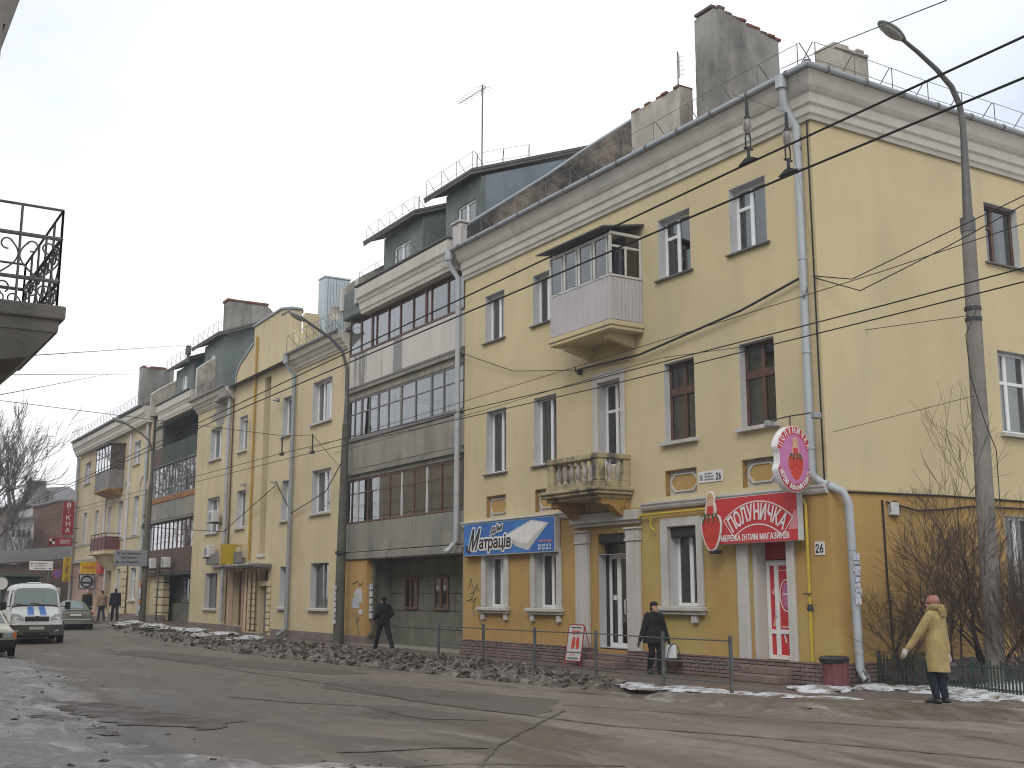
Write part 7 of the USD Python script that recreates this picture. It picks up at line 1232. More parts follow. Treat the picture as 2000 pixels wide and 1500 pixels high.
# ================================================================ vehicles
class Body:
    """loft of rounded cross-sections; y runs from the end that faces the viewer, rows (y, z low, z high, half width low, half width high)"""
    def __init__(s, rows, n=5.0): s.r, s.n = np.array(rows, float), n
    def at(s, y): return [np.interp(y, s.r[:, 0], s.r[:, i]) for i in range(1, 5)]
    def mesh(s, N=44):
        t = np.linspace(0, 2*math.pi, N, endpoint=False); V, Fc = [], []; ys_ = s.r[:, 0]; 
        for y, zb, zt, hb, ht in s.r:
            c_, q = np.cos(t), np.sin(t); X_ = np.sign(c_)*np.abs(c_)**(2/s.n); Z_ = np.sign(q)*np.abs(q)**(2/s.n); z = (zb+zt)/2+(zt-zb)/2*Z_; h = hb+(ht-hb)*np.clip((z-zb)/max(zt-zb, 1e-6), 0, 1)**1.6; V.append(np.c_[X_*h, np.full(N, y), z])
        k = len(V); V = np.vstack(V)
        for i in range(k-1):
            for j in range(N): p, q = i*N+j, i*N+(j+1) % N; Fc += [(p, q, q+N), (p, q+N, p+N)]
        V = np.vstack([V, [[0, s.r[0, 0], (s.r[0, 1]+s.r[0, 2])/2], [0, s.r[-1, 0], (s.r[-1, 1]+s.r[-1, 2])/2]]]); a, b = len(V)-2, len(V)-1
        for j in range(N): Fc += [(a, (j+1) % N, j), (b, (k-1)*N+j, (k-1)*N+(j+1) % N)]
        m = trimesh.Trimesh(V, Fc, process=False); m.fix_normals(); return m
    def top(s, x, y, off=0.012):
        zb, zt, hb, ht = s.at(y); q = min(abs(x)/max(ht, 1e-6), 0.97); return (x, y, (zb+zt)/2+(zt-zb)/2*(1-q**s.n)**(1/s.n)+off)
    def side(s, y, z, sx, off=0.01):
        zb, zt, hb, ht = s.at(y); q = min(abs((z-(zb+zt)/2)/((zt-zb)/2)), 0.97); h = hb+(ht-hb)*np.clip((z-zb)/(zt-zb), 0, 1)**1.6; return (sx*(h*(1-q**s.n)**(1/s.n)+off), y, z)
def patch(fn, U, V):
    P = [fn(u, v) for u in U for v in V]; nu, nv = len(U), len(V); Fc = []
    for i in range(nu-1):
        for j in range(nv-1): a = i*nv+j; Fc += [(a, a+nv, a+nv+1), (a, a+nv+1, a+1)]
    m = trimesh.Trimesh(P, Fc, process=False); q = m.copy(); q.invert(); return m
def quad_side(B, sx, ya, yb, za, zb, ytop_a=None, ytop_b=None):
    ta, tb = (ya if ytop_a is None else ytop_a), (yb if ytop_b is None else ytop_b)
    return patch(lambda u, v: B.side((ya+(ta-ya)*v)+((yb+(tb-yb)*v)-(ya+(ta-ya)*v))*u, za+(zb-za)*v, sx), np.linspace(0, 1, 7), np.linspace(0, 1, 5))
def wheel(parent, x, y, r, w, sx):
    X = sub(parent, 'wheel'); A = frame((x, y, r), (0, 1, 0), (0, 0, 1), (1, 0, 0)); prof = [(r*0.62, -w/2), (r*0.9, -w/2), (r*0.98, -w*0.35), (r, 0), (r*0.98, w*0.35), (r*0.9, w/2), (r*0.62, w/2)]
    part(X, 'tyre', to(lathe(prof, 24), A), 'rubber', 40); part(X, 'rim', to(lathe([(0.001, w*0.3*sx), (r*0.2, w*0.38*sx), (r*0.5, w*0.28*sx), (r*0.63, w*0.42*sx)], 16), A), 'rim', 40); part(X, 'hub', to(lathe([(r*0.62, -w*0.3), (0.001, -w*0.3)], 16), A), 'rubber')
# white minibus coming towards the viewer
V = thing('van', 'white van with two blue stripes on its bonnet', 'van', (7.78, 46.6, -0.06), None, -5); C = Body([(0.0, 0.42, 0.78, 0.86, 0.80), (0.06, 0.36, 0.98, 0.93, 0.84), (0.16, 0.33, 1.05, 0.96, 0.86), (0.55, 0.32, 1.20, 0.98, 0.88), (0.92, 0.32, 1.30, 0.99, 0.90), (1.02, 0.32, 1.36, 0.99, 0.90), (1.60, 0.32, 2.00, 0.99, 0.86), (1.75, 0.32, 2.10, 0.99, 0.84), (2.05, 0.32, 2.19, 0.99, 0.83), (3.0, 0.32, 2.22, 0.99, 0.83), (5.2, 0.32, 2.20, 0.99, 0.83), (5.42, 0.36, 2.10, 0.96, 0.80)], 6.0)
part(V, 'body', C.mesh(), 'car_white', 35)
part(V, 'windscreen', patch(lambda u, v: C.top(u*(0.80-0.05*v), 1.04+0.55*v, 0.016), np.linspace(-1, 1, 13), np.linspace(0, 1, 6)), 'car_glass_pale', True)
part(V, 'windscreen_seal', patch(lambda u, v: C.top(u*(0.845-0.05*v), 0.985+0.64*v, 0.008), np.linspace(-1, 1, 13), np.linspace(0, 1, 6)), 'car_black', True)
for x in (-0.22, 0.22): part(V, 'stripe', patch(lambda u, v: C.top(x*(1.0-0.1*v)+u*0.115*(1-0.05*v), 0.12+0.84*v, 0.006), np.linspace(-1, 1, 4), np.linspace(0, 1, 9)), 'stripe_blue')
part(V, 'grille', [bbox(-0.42, 0.42, -0.02, 0.08, 0.80, 0.98, 0.03)], 'car_black'); part(V, 'grille_bar', [bbox(-0.40, 0.40, -0.032, -0.015, z, z+0.02, 0.005) for z in (0.84, 0.89, 0.94)], 'car_dirt'); part(V, 'badge', bbox(-0.07, 0.07, -0.036, -0.02, 0.965, 1.0, .01), 'rim')
for sx in (-1, 1):
    hp = [(sx*x, y, z) for x, y, z in ((0.46, 0.0, 0.84), (0.80, 0.04, 0.86), (0.88, 0.16, 1.04), (0.84, 0.22, 1.10), (0.62, 0.10, 1.06), (0.48, 0.02, 0.95), (0.6, 0.3, 0.95))]; part(V, 'headlight', hull(hp), 'headlight', 30); part(V, 'indicator', hull([(sx*x, y, z) for x, y, z in ((0.80, 0.03, 0.87), (0.90, 0.10, 0.90), (0.92, 0.18, 1.02), (0.86, 0.12, 1.0), (0.8, 0.2, 0.95))]), 'headlight')
    part(V, 'mirror_housing', [bbox(sx*1.04 if sx > 0 else -1.24, 1.24 if sx > 0 else -1.04, 0.95, 1.05, 1.22, 1.52, 0.03)], 'car_black'); part(V, 'mirror_arm', cyl((sx*0.92, 1.15, 1.35), (sx*1.08, 1.0, 1.32), 0.018, None, 6), 'car_black')
    part(V, 'side_window', quad_side(C, sx, 1.18, 2.05, 1.36, 1.95, 1.66, 2.05), 'car_glass')
    for k in range(3): part(V, 'side_window', quad_side(C, sx, 2.2+1.05*k, 3.15+1.05*k, 1.36, 1.95), 'car_glass')
    part(V, 'wheel_arch', [to(extrude(Point(0.78, 0.38).buffer(0.42), 0.006), frame((sx*0.992, 0, 0), (0, 1, 0), (0, 0, 1), (sx, 0, 0)))], 'car_black'); part(V, 'wheel_arch', [to(extrude(Point(3.95, 0.38).buffer(0.42), 0.006), frame((sx*0.992, 0, 0), (0, 1, 0), (0, 0, 1), (sx, 0, 0)))], 'car_black')
    for y in (0.78, 3.95): wheel(V, sx*0.90, y, 0.345, 0.22, sx)
    part(V, 'sill_trim', bbox(sx*0.93, sx*1.0, 1.3, 3.5, 0.34, 0.5, 0.02), 'car_dirt'); part(V, 'fog_light', bbox(sx*0.7-0.09, sx*0.7+0.09, -0.075, -0.02, 0.42, 0.5, .02), 'headlight')
part(V, 'bumper', [hull([(x, y, z) for x, y in ((-0.9, 0.0), (-0.99, 0.16), (-0.99, 0.42), (0.9, 0.0), (0.99, 0.16), (0.99, 0.42), (-0.6, -0.07), (0.6, -0.07)) for z in (0.30, 0.68)])], 'car_dirt'); part(V, 'bumper_step', bbox(-0.86, 0.86, -0.085, 0.0, 0.66, 0.72, 0.02), 'car_white'); part(V, 'number_plate', bbox(-0.26, 0.26, -0.09, -0.07, 0.50, 0.61, 0.005), 'sign_offwhite'); part(V, 'air_dam', bbox(-0.45, 0.45, -0.078, -0.02, 0.31, 0.42, 0.02), 'car_black')
for x in (-0.35, 0.3): part(V, 'wiper', tube([C.top(x, 1.0, 0.03), C.top(x-0.28, 1.07, 0.035), C.top(x-0.5, 1.09, 0.035)], 0.012, 5), 'car_black')
part(V, 'underbody', box(-0.8, 0.8, 0.3, 5.2, 0.2, 0.4), 'car_black'); part(V, 'roof_vent', bbox(-0.25, 0.25, 2.5, 3.0, 2.2, 2.27, 0.03), 'car_white')
# parked grey-green saloon, seen from behind
V = thing('car', 'grey green saloon parked with its tail to the viewer', 'car', (11.5, 58.6, 0.02), 'parked and passing cars', -6); C = Body([(0.0, 0.42, 0.82, 0.74, 0.70), (0.05, 0.34, 0.90, 0.80, 0.72), (0.15, 0.28, 0.95, 0.83, 0.72), (0.55, 0.24, 0.98, 0.84, 0.72), (0.75, 0.24, 1.02, 0.84, 0.70), (1.45, 0.24, 1.38, 0.84, 0.56), (1.8, 0.24, 1.42, 0.84, 0.55), (2.5, 0.24, 1.40, 0.84, 0.56), (3.2, 0.24, 0.98, 0.84, 0.72), (4.0, 0.26, 0.84, 0.82, 0.70), (4.2, 0.34, 0.66, 0.74, 0.66)], 4.5)
part(V, 'body', C.mesh(), 'car_greygreen', 35); part(V, 'rear_window', patch(lambda u, v: C.top(u*(0.60-0.10*v), 0.80+0.60*v, 0.012), np.linspace(-1, 1, 11), np.linspace(0, 1, 5)), 'car_glass_pale', True)
for sx in (-1, 1):
    part(V, 'tail_light', hull([(sx*x, y, z) for x, y, z in ((0.38, -0.012, 0.72), (0.74, 0.03, 0.72), (0.82, 0.2, 0.74), (0.80, 0.2, 0.86), (0.72, 0.04, 0.86), (0.42, 0.0, 0.82))]), 'tail_red', 30); part(V, 'side_window', quad_side(C, sx, 0.95, 1.6, 0.98, 1.30, 1.45, 1.6), 'car_glass'); part(V, 'side_window', quad_side(C, sx, 1.65, 2.9, 0.98, 1.30, 1.65, 2.5), 'car_glass')
    for y in (0.78, 3.4): wheel(V, sx*0.76, y, 0.29, 0.18, sx); part(V, 'wheel_arch', to(extrude(Point(y, 0.3).buffer(0.35), 0.006), frame((sx*0.838, 0, 0), (0, 1, 0), (0, 0, 1), (sx, 0, 0))), 'car_black')
    part(V, 'mirror_housing', bbox(sx*0.82 if sx > 0 else -1.0, 1.0 if sx > 0 else -0.82, 2.7, 2.8, 0.95, 1.08, 0.03), 'car_black')
part(V, 'plate_recess', bbox(-0.32, 0.32, -0.02, 0.05, 0.66, 0.84, .01), 'car_dirt'); part(V, 'number_plate', bbox(-0.26, 0.26, -0.03, -0.018, 0.69, 0.80, .004), 'plate_white'); part(V, 'bumper', hull([(x, y, z) for x, y in ((-0.78, -0.02), (-0.85, 0.3), (0.78, -0.02), (0.85, 0.3), (-0.5, -0.08), (0.5, -0.08)) for z in (0.32, 0.58)]), 'car_greygreen', 30); part(V, 'bumper_strip', bbox(-0.72, 0.72, -0.09, -0.05, 0.50, 0.55, .01), 'car_silver'); part(V, 'spoiler_lip', bbox(-0.62, 0.62, 0.1, 0.2, 0.955, 0.985, .01), 'car_greygreen'); part(V, 'underbody', box(-0.7, 0.7, 0.2, 4.0, 0.16, 0.34), 'car_black')
# silver car beyond it
V = thing('car', 'silver car with its roof showing between van and saloon', 'car', (11.7, 66.5, 0.14), 'parked and passing cars', -6)
part(V, 'body', C.mesh(), 'car_silver', 35); part(V, 'rear_window', patch(lambda u, v: C.top(u*(0.60-0.10*v), 0.80+0.60*v, 0.012), np.linspace(-1, 1, 9), np.linspace(0, 1, 4)), 'car_glass_pale', True)
for sx in (-1, 1): part(V, 'side_window', quad_side(C, sx, 0.95, 2.9, 0.98, 1.30, 1.45, 2.5), 'car_glass'); [wheel(V, sx*0.76, y, 0.29, 0.18, sx) for y in (0.78, 3.4)]; part(V, 'tail_light', hull([(sx*x, y, z) for x, y, z in ((0.38, -0.012, 0.72), (0.74, 0.03, 0.72), (0.82, 0.2, 0.74), (0.80, 0.2, 0.86), (0.42, 0.0, 0.82))]), 'tail_red', 30)
# cream hatchback cut by the left edge
V = thing('car', 'cream hatchback with an orange indicator at the left edge', 'car', (4.93, 37.6, -0.10), 'parked and passing cars', -3); C2 = Body([(0.0, 0.45, 0.74, 0.74, 0.70), (0.04, 0.38, 0.80, 0.79, 0.74), (0.2, 0.3, 0.84, 0.81, 0.75), (1.0, 0.28, 0.92, 0.82, 0.74), (1.2, 0.28, 0.96, 0.82, 0.72), (1.75, 0.28, 1.32, 0.82, 0.58), (2.1, 0.28, 1.39, 0.82, 0.57), (3.3, 0.28, 1.36, 0.82, 0.57), (3.95, 0.32, 0.95, 0.80, 0.62), (4.05, 0.4, 0.8, 0.74, 0.62)], 5.0)
part(V, 'body', C2.mesh(), 'car_cream', 35); part(V, 'windscreen', patch(lambda u, v: C2.top(u*(0.66-0.09*v), 1.24+0.48*v, 0.014), np.linspace(-1, 1, 11), np.linspace(0, 1, 5)), 'car_glass_pale', True); part(V, 'bonnet_shut_line', patch(lambda u, v: C2.top(u*0.70, 0.10+0.015*v, 0.004), np.linspace(-1, 1, 9), (0, 1)), 'car_black')
part(V, 'grille', bbox(-0.42, 0.42, -0.015, 0.05, 0.56, 0.72, .015), 'car_black'); part(V, 'bumper', hull([(x, y, z) for x, y in ((-0.80, 0.0), (-0.84, 0.45), (0.80, 0.0), (0.84, 0.45), (-0.6, -0.09), (0.6, -0.09)) for z in (0.30, 0.52)]), 'car_black', 30); part(V, 'number_plate', bbox(-0.26, 0.26, -0.10, -0.088, 0.36, 0.47, .004), 'plate_white')
for sx in (-1, 1):
    part(V, 'headlight', bbox(sx*0.43 if sx > 0 else -0.70, 0.70 if sx > 0 else -0.43, -0.02, 0.06, 0.55, 0.73, .015), 'headlight'); part(V, 'indicator', hull([(sx*x, y, z) for x, y in ((0.70, -0.02), (0.79, 0.0), (0.82, 0.22), (0.7, 0.1)) for z in (0.55, 0.73)]), 'indicator')
    part(V, 'side_window', quad_side(C2, sx, 1.4, 2.3, 0.96, 1.28, 1.72, 2.3), 'car_glass'); part(V, 'side_window', quad_side(C2, sx, 2.4, 3.6, 0.96, 1.28, 2.4, 3.3), 'car_glass'); [wheel(V, sx*0.74, y, 0.29, 0.17, sx) for y in (0.72, 3.2)]; part(V, 'wheel_arch', to(extrude(Point(0.72, 0.3).buffer(0.35), 0.006), frame((sx*0.818, 0, 0), (0, 1, 0), (0, 0, 1), (sx, 0, 0))), 'car_black')
part(V, 'underbody', box(-0.7, 0.7, 0.2, 3.9, 0.18, 0.36), 'car_black')
# ================================================================ house at the near left with the iron balcony
lf = thing('old_house', 'grey house at the left edge with a wrought iron balcony', 'house', (0.6, 14, -0.1)); XL = 1.0
LFW = frame((XL, 0, 0), (0, 1, 0), (0, 0, 1), (1, 0, 0)); lw = [(y, y+1.1, z, z+1.9) for y in (13.3, 16.0, 18.7, 21.4, 24.1, 26.8) for z in (1.0, 4.6)]+[(10.6, 11.5, 4.2, 6.3)]
part(lf, 'wall', wall_mesh(sbox(9.5, -0.2, 29.5, 11.0), [ext(t) for t in lw], LFW, 0.4), 'render_dark'); part(lf, 'wall', [box(-9, 0.595, 9.5, 9.9, -0.2, 11.0), box(-9, 0.595, 29.1, 29.5, -0.2, 11.0), box(-9.3, -9.0, 9.5, 29.5, -0.2, 11.0)], 'render_dark'); part(lf, 'interior_wall', box(-1.5, -1.3, 10, 29, 0, 7), 'interior')
for t in lw[:-1]: window(lf, LFW, *t, 'wood_brown', two, d=0.2, sill='stone')
window(lf, LFW, *lw[-1], 'wood_brown', two, d=0.2, name='balcony_door')
part(lf, 'string_course', [hull([(x, y, z) for x, e in ((XL-.3, 0), (XL+.02, 0)) for y in (9.5, 29.5) for z in (6.28, 6.30)]+[(XL+0.28, y, z) for y in (9.45, 29.6) for z in (7.25, 7.4)]+[(XL-.3, y, 7.4) for y in (9.5, 29.5)])], 'render_dark')
rf = trimesh.Trimesh([(XL+.35, 9.3, 11.02), (XL+.35, 29.9, 11.02), (-9.4, 29.9, 11.02), (-9.4, 9.3, 11.02), (-4, 14, 13.8), (-4, 25, 13.8)], [(0, 1, 5), (0, 5, 4), (1, 2, 5), (2, 3, 4), (2, 4, 5), (3, 0, 4), (0, 2, 1), (0, 3, 2)], process=False); rf.fix_normals(); part(lf, 'roof', rf, 'roof_dark')
X = sub(lf, 'iron_balcony', 'balcony with scrolled iron railings on a stepped slab'); y0, y1, xb = 10.2, 12.2, 1.70
part(X, 'slab', [bbox(XL+.003, xb+.05, y0-.04, y1+.04, 4.05, 4.17, .012), hull([(x, y, z) for y in (y0, y1) for x, z in ((XL+.003, 4.049), (xb+.01, 4.049), (xb-.0, 3.94), (XL+.003, 3.94))]), hull([(x, y, z) for (x, z, e) in ((XL+.003, 3.939, 0), (xb-.02, 3.939, 0), (xb-.22, 3.72, .05), (XL+.003, 3.62, .05)) for y in (y0+e+.01, y1-e-.01)])], 'render_dark')
def rail_run(X, P, Q, n, scroll=True):
    P, Q = np.array(P, float), np.array(Q, float); t = (Q-P)/np.linalg.norm(Q-P); L_ = np.linalg.norm(Q-P); up = np.array([0, 0, 1.0])
    for z, r in ((0.86, .012), (0.60, .018), (0.22, .018)): part(X, 'rail', cyl(P+up*z, Q+up*z, r, None, 6), 'steel_guard')
    for k in range(n+1): p = P+(Q-P)*k/n; part(X, 'bar', cyl(p, p+up*0.86, .011, None, 6), 'steel_guard')
    for k in range(n):
        c = P+(Q-P)*(k+.5)/n; w_ = L_/n
        for s_ in (-1, 1):
            sp = [c+t*s_*(0.02+0.42*w_*math.sin(a*0.5)**1)*1.0+up*(0.24+0.34*a/6.0) for a in np.linspace(0, 5.2, 12)]; sp += [c+t*s_*(0.20*w_+0.14*w_*math.cos(a))+up*(0.5+0.14*w_*math.sin(a)) for a in np.linspace(0.3, 5.0, 12)]; part(X, 'scroll', tube(sp, .008, 5), 'steel_guard')
            sp = [c+t*s_*(0.16*w_+0.15*w_*math.cos(a))+up*(0.12+0.15*w_*math.sin(a)) for a in np.linspace(-1.0, 4.6, 14)]; part(X, 'scroll', tube(sp, .008, 5), 'steel_guard')
L7 = thing('old_house', 'long plain house further along the left pavement', 'house', (0, 50, 0)); part(L7, 'wall', box(-9, 0.9, 31, 72, -0.2, 11.6), 'stucco_far'); part(L7, 'roof', hull([(x, y, z) for y in (30.8, 72.2) for x, z in ((1.2, 11.6), (-9.2, 11.6), (-4, 14.5))]), 'roof_dark')
rail_run(X, (xb-.02, y0+.02, 4.17), (xb-.02, y1-.02, 4.17), 5); rail_run(X, (XL+.02, y0+.02, 4.17), (xb-.02, y0+.02, 4.17), 2); rail_run(X, (XL+.02, y1-.02, 4.17), (xb-.02, y1-.02, 4.17), 2)
single('pavement_left', box(-8, 2.2, 7, 45, -0.3, 0.0), 'pavement', 'pavement along the old grey house', 'pavement', kind='structure') if False else None

# ================================================================ far end of the street
def far_house(name, label, loc, parts_):
    t = thing(name, label, 'house', loc)
    for nm, m, mm in parts_: part(t, nm, m, mm)
    return t
GAF = lambda y: frame((0, y, 0), (1, 0, 0), (0, 0, 1), (0, -1, 0))
g0 = 0.3
A = GAF(112); wp = Polygon([(17.7, g0), (17.7, 9.55), (18.6, 9.75), (19.6, 10.1), (24, 10.3), (24, g0)])
t = thing('brick_house', 'far red brick gable behind the red hanging sign', 'house', (20, 112, g0)); part(t, 'wall', wall_mesh(wp, [], A, 8), 'brick_far'); part(t, 'roof_edge', tube([(17.5, 111.9, 9.55), (18.6, 111.9, 9.82), (19.6, 111.9, 10.18), (24, 111.9, 10.4)], 0.13, 5), 'roof_far')
WFR = frame((17.62, 0, 0), (0, 1, 0), (0, 0, 1), (-1, 0, 0)); ww = [(113.0+2.0*k, 114.0+2.0*k, z, z+1.3) for k in range(3) for z in (2.6, 5.0, 7.2)]
part(t, 'wall', wall_mesh(sbox(112.05, g0, 119.5, 9.4), [ext(q) for q in ww], WFR, 0.3), 'stone_far'); part(t, 'interior_wall', box(18.0, 18.1, 112.1, 119, g0, 9), 'interior')
t2 = thing('pale_house', 'far pale plastered house with a row of small windows', 'house', (16, 109, g0)); A = GAF(108.5); wv_ = [(15.55+0.42*k, 15.8+0.42*k, z, z+e) for k in range(4) for z, e in ((6.6, 0.6), (4.4, 1.2))]
part(t2, 'wall', wall_mesh(Polygon([(15.3, g0), (15.3, 7.7), (17.3, 8.35), (17.3, g0)]), [ext(q) for q in wv_], A, 0.3), 'stone_far'); part(t2, 'wall', box(15.32, 17.28, 108.85, 111.8, g0, 7.6), 'interior')
for q in wv_: part(t2, 'window', to(box(q[0]+.02, q[1]-.02, q[2]+.02, q[3]-.02, -0.2, -0.15), A), 'car_glass')
part(t2, 'roof', hull([(x, y, z) for y in (108.1, 112) for x, z in ((15.1, 7.72), (15.1, 7.85), (17.5, 8.45), (17.5, 8.6))]), 'roof_far')
t3 = thing('dark_house', 'far brown house with a hipped grey roof', 'house', (21, 126, g0)); part(t3, 'wall', box(17.6, 26, 124, 134, g0, 10.4), 'brown_far'); part(t3, 'roof', hull([(17.2, 123.6, 10.4), (17.2, 134.4, 10.4), (26.4, 123.6, 10.4), (26.4, 134.4, 10.4), (20.5, 128, 12.6), (23.5, 128, 12.9)]), 'roof_far'); part(t3, 'chimney', box(19.3, 21.0, 126, 127, 11.2, 13.2), 'roof_far'); part(t3, 'wall_panel', [box(20.2, 21.2, 123.9, 123.99, 8.4, 9.9)], 'stone_far')
for k in range(5): part(t3, 'window', box(18.3+1.5*k, 19.1+1.5*k, 123.95, 123.99, 6.0, 7.6), 'car_glass')
t4 = thing('shed', 'low brown shed row at the street end', 'shed', (15, 94, g0)); part(t4, 'wall', box(12.0, 19.5, 92.5, 97, g0, 3.9), 'brown_far'); part(t4, 'roof', hull([(11.7, 92.2, 3.9), (19.8, 92.2, 4.6), (11.7, 97.2, 4.9), (19.8, 97.2, 5.6), (11.7, 92.2, 3.8), (19.8, 92.2, 4.5)]), 'shed_roof'); part(t4, 'door', box(13.2, 14.2, 92.44, 92.49, g0, 2.4), 'door_brown'); part(t4, 'door', box(16.0, 17.0, 92.44, 92.49, g0, 2.4), 'door_brown')
t5 = thing('brick_house', 'far small brick house behind the bare tree', 'house', (12, 118, g0)); part(t5, 'wall', box(9.0, 15.2, 118, 124, g0, 7.2), 'brick_far'); part(t5, 'roof', hull([(8.7, 117.7, 7.2), (15.5, 117.7, 7.2), (8.7, 124.3, 7.2), (15.5, 124.3, 7.2), (9.5, 121, 8.8), (14.7, 121, 8.8)]), 'roof_far')
for k in range(4): part(t5, 'window', box(9.6+1.4*k, 10.4+1.4*k, 117.93, 117.99, 4.2, 5.8), 'car_glass')
t6 = thing('kiosk', 'dark green kiosk beyond the white van', 'kiosk', (10, 78, g0)); part(t6, 'wall', bbox(9.3, 13.0, 78, 80.5, g0, 2.75, .05), 'kiosk_green'); part(t6, 'roof', bbox(9.1, 13.2, 77.7, 80.7, 2.75, 2.92, .05), 'kiosk_green'); part(t6, 'window', box(10.6, 12.4, 77.94, 77.99, 1.2, 2.3), 'car_glass')
S = thing('round_sign', 'round white sign beside the green kiosk', 'sign', (10.5, 76.8, g0)); m = extrude(Point(0, 0).buffer(0.36), 0.05); part(S, 'disc', to(m, frame((10.62, 76.85, 2.38), (1, 0, 0), (0, 0, 1), (0, -1, 0))), 'sign_white'); part(S, 'rim', to(extrude(Point(0, 0).buffer(0.40).difference(Point(0, 0).buffer(0.36)), 0.06), frame((10.62, 76.85, 2.38), (1, 0, 0), (0, 0, 1), (0, -1, 0))), 'sign_grey'); part(S, 'post', cyl((10.62, 76.9, 0.2), (10.62, 76.9, 2.0), .035, None, 6), 'steel_guard')
# hanging and standing signs at the far corner
HS = GAF(88.2)
S = thing('hanging_sign', 'tall red vertical sign with white letters on the far corner', 'sign', (16.4, 88.2, 5.9), 'signs hung out at the far corner'); part(S, 'board', lb(HS, 15.92, 16.72, 5.95, 8.35, 0, 0.12, .01), 'sign_darkred'); part(S, 'stay', [box(16.72, 17.08, 88.12, 88.16, z, z+.05) for z in (6.4, 7.9)], 'steel_dark')
for k, ch in enumerate('ВІКНА'): textpart(S, ch, HS, 16.17 if ch != 'І' else 16.28, 7.92-0.45*k, 0.32, 0.122, 'sign_white', 0.30 if ch != 'І' else 0.08, right_to_left=False, name='letter')
S = thing('hanging_sign', 'red horizontal sign with a black and white emblem below the tall one', 'sign', (15.9, 88.2, 5.1), 'signs hung out at the far corner'); part(S, 'board', lb(HS, 15.06, 16.72, 5.14, 5.74, 0, 0.12, .01), 'sign_darkred'); part(S, 'stay', [box(16.72, 17.08, 88.12, 88.16, 5.4, 5.45)], 'steel_dark'); textpart(S, 'ДВЕРІ', HS, 15.85, 5.40, 0.18, 0.122, 'sign_white', 0.72, right_to_left=False); flat_shape(S, 'underline', sbox(15.85, 5.28, 16.55, 5.31), HS, 0.122, 'sign_white')
for i in range(2):
    for j in range(2): flat_shape(S, 'emblem', sbox(15.14+.2*i, 5.26+.2*j, 15.33+.2*i, 5.45+.2*j), HS, 0.122, 'sign_white' if (i+j) % 2 else 'sign_black')
S = thing('hanging_sign', 'narrow yellow vertical sign with dark letters', 'sign', (16.45, 88.2, 2.6), 'signs hung out at the far corner'); part(S, 'board', lb(HS, 16.2, 16.72, 2.62, 4.34, 0, 0.12, .01), 'sign_yellow'); part(S, 'stay', [box(16.72, 17.08, 88.12, 88.16, z, z+.05) for z in (2.9, 4.0)], 'steel_dark')
for k, ch in enumerate('ПІЦЕРІЯ'): textpart(S, ch, HS, 16.36 if ch != 'І' else 16.44, 4.10-0.235*k, 0.17, 0.122, 'sign_black', 0.2 if ch != 'І' else 0.05, right_to_left=False, name='letter')
S = thing('shop_sign', 'small yellow and red box sign over the pizza shop', 'sign', (16.7, 79.7, 3.0)); part(S, 'box', box(15.9, 16.9, 80.5, 80.7, 3.1, 3.85), 'sign_yellow'); part(S, 'box', box(16.91, 17.08, 79.0, 80.49, 3.05, 3.95), 'sign_red'); flat_shape(S, 'disc', Point(79.8, 3.5).buffer(0.28), FAC, 0.2, 'sign_palepink'); part(S, 'print', box(16.0, 16.8, 80.49, 80.499, 3.4, 3.55), 'orange_print')
S = thing('hanging_sign', 'square dark sign with a pale round crest', 'sign', (16.5, 81.4, 2.0), 'signs hung out at the far corner'); A = GAF(81.5); part(S, 'board', lb(A, 16.02, 17.05, 2.05, 3.05, 0, .1, .01), 'sign_black'); flat_shape(S, 'crest', Point(16.53, 2.55).buffer(0.30).difference(sbox(16.2, 2.42, 16.9, 2.55)), A, .102, 'poster_blue'); flat_shape(S, 'border', sbox(16.08, 2.12, 17.0, 2.98).difference(Point(16.53, 2.55).buffer(0.42)), A, .102, 'sign_offwhite')
S = thing('direction_sign', 'white direction board with arrows before the far sheds', 'sign', (12.5, 75, 0.3)); A = GAF(75); part(S, 'board', lb(A, 11.86, 13.2, 3.16, 3.70, 0, .04, .01), 'sign_white'); part(S, 'post', cyl((13.0, 75.06, 0.2), (13.0, 75.06, 3.6), .04, None, 6), 'steel_guard')
for k, (tx_, w_) in enumerate((('вул. Грюнвальдська', 0.72), ('вул. Січових', 0.6), ('центр міста', 0.66))): textpart(S, tx_, A, 12.14, 3.55-0.15*k, 0.06, 0.042, 'sign_black', w_, right_to_left=False)
flat_shape(S, 'arrow', Polygon([(11.97, 3.42), (12.01, 3.42), (12.01, 3.56), (12.05, 3.56), (11.99, 3.65), (11.93, 3.56), (11.97, 3.56)]), A, .042, 'sign_black'); flat_shape(S, 'arrow', Polygon([(12.95, 3.24), (13.05, 3.24), (13.05, 3.21), (13.13, 3.26), (13.05, 3.31), (13.05, 3.28), (12.95, 3.28)]), A, .042, 'sign_black')
S = thing('traffic_sign', 'round no stopping sign on a post at the far kerb', 'traffic sign', (14.35, 80, 0.3)); A = GAF(80); dsc = Point(14.36, 3.06).buffer(0.28)
flat_shape(S, 'disc', dsc, A, 0, 'sign_red', .02); flat_shape(S, 'field', dsc.buffer(-.05), A, .021, 'sign_blue', .004)
for a in (45, 135): flat_shape(S, 'bar', affinity.rotate(sbox(14.11, 3.035, 14.61, 3.085), a).intersection(dsc), A, .026, 'sign_red', .003)
part(S, 'post', cyl((14.36, 80.05, 0.2), (14.36, 80.05, 2.9), .04, None, 6), 'steel_guard')
S = thing('white_post', 'white painted concrete post left of the pizza shop', 'post', (14.4, 79, .3)); part(S, 'shaft', cyl((14.35, 79, 0.2), (14.35, 79, 2.15), .17, .13, 10), 'sign_offwhite'); part(S, 'foot', cyl((14.35, 79, 0.2), (14.35, 79, .5), .22, .2, 10), 'pole_concrete')

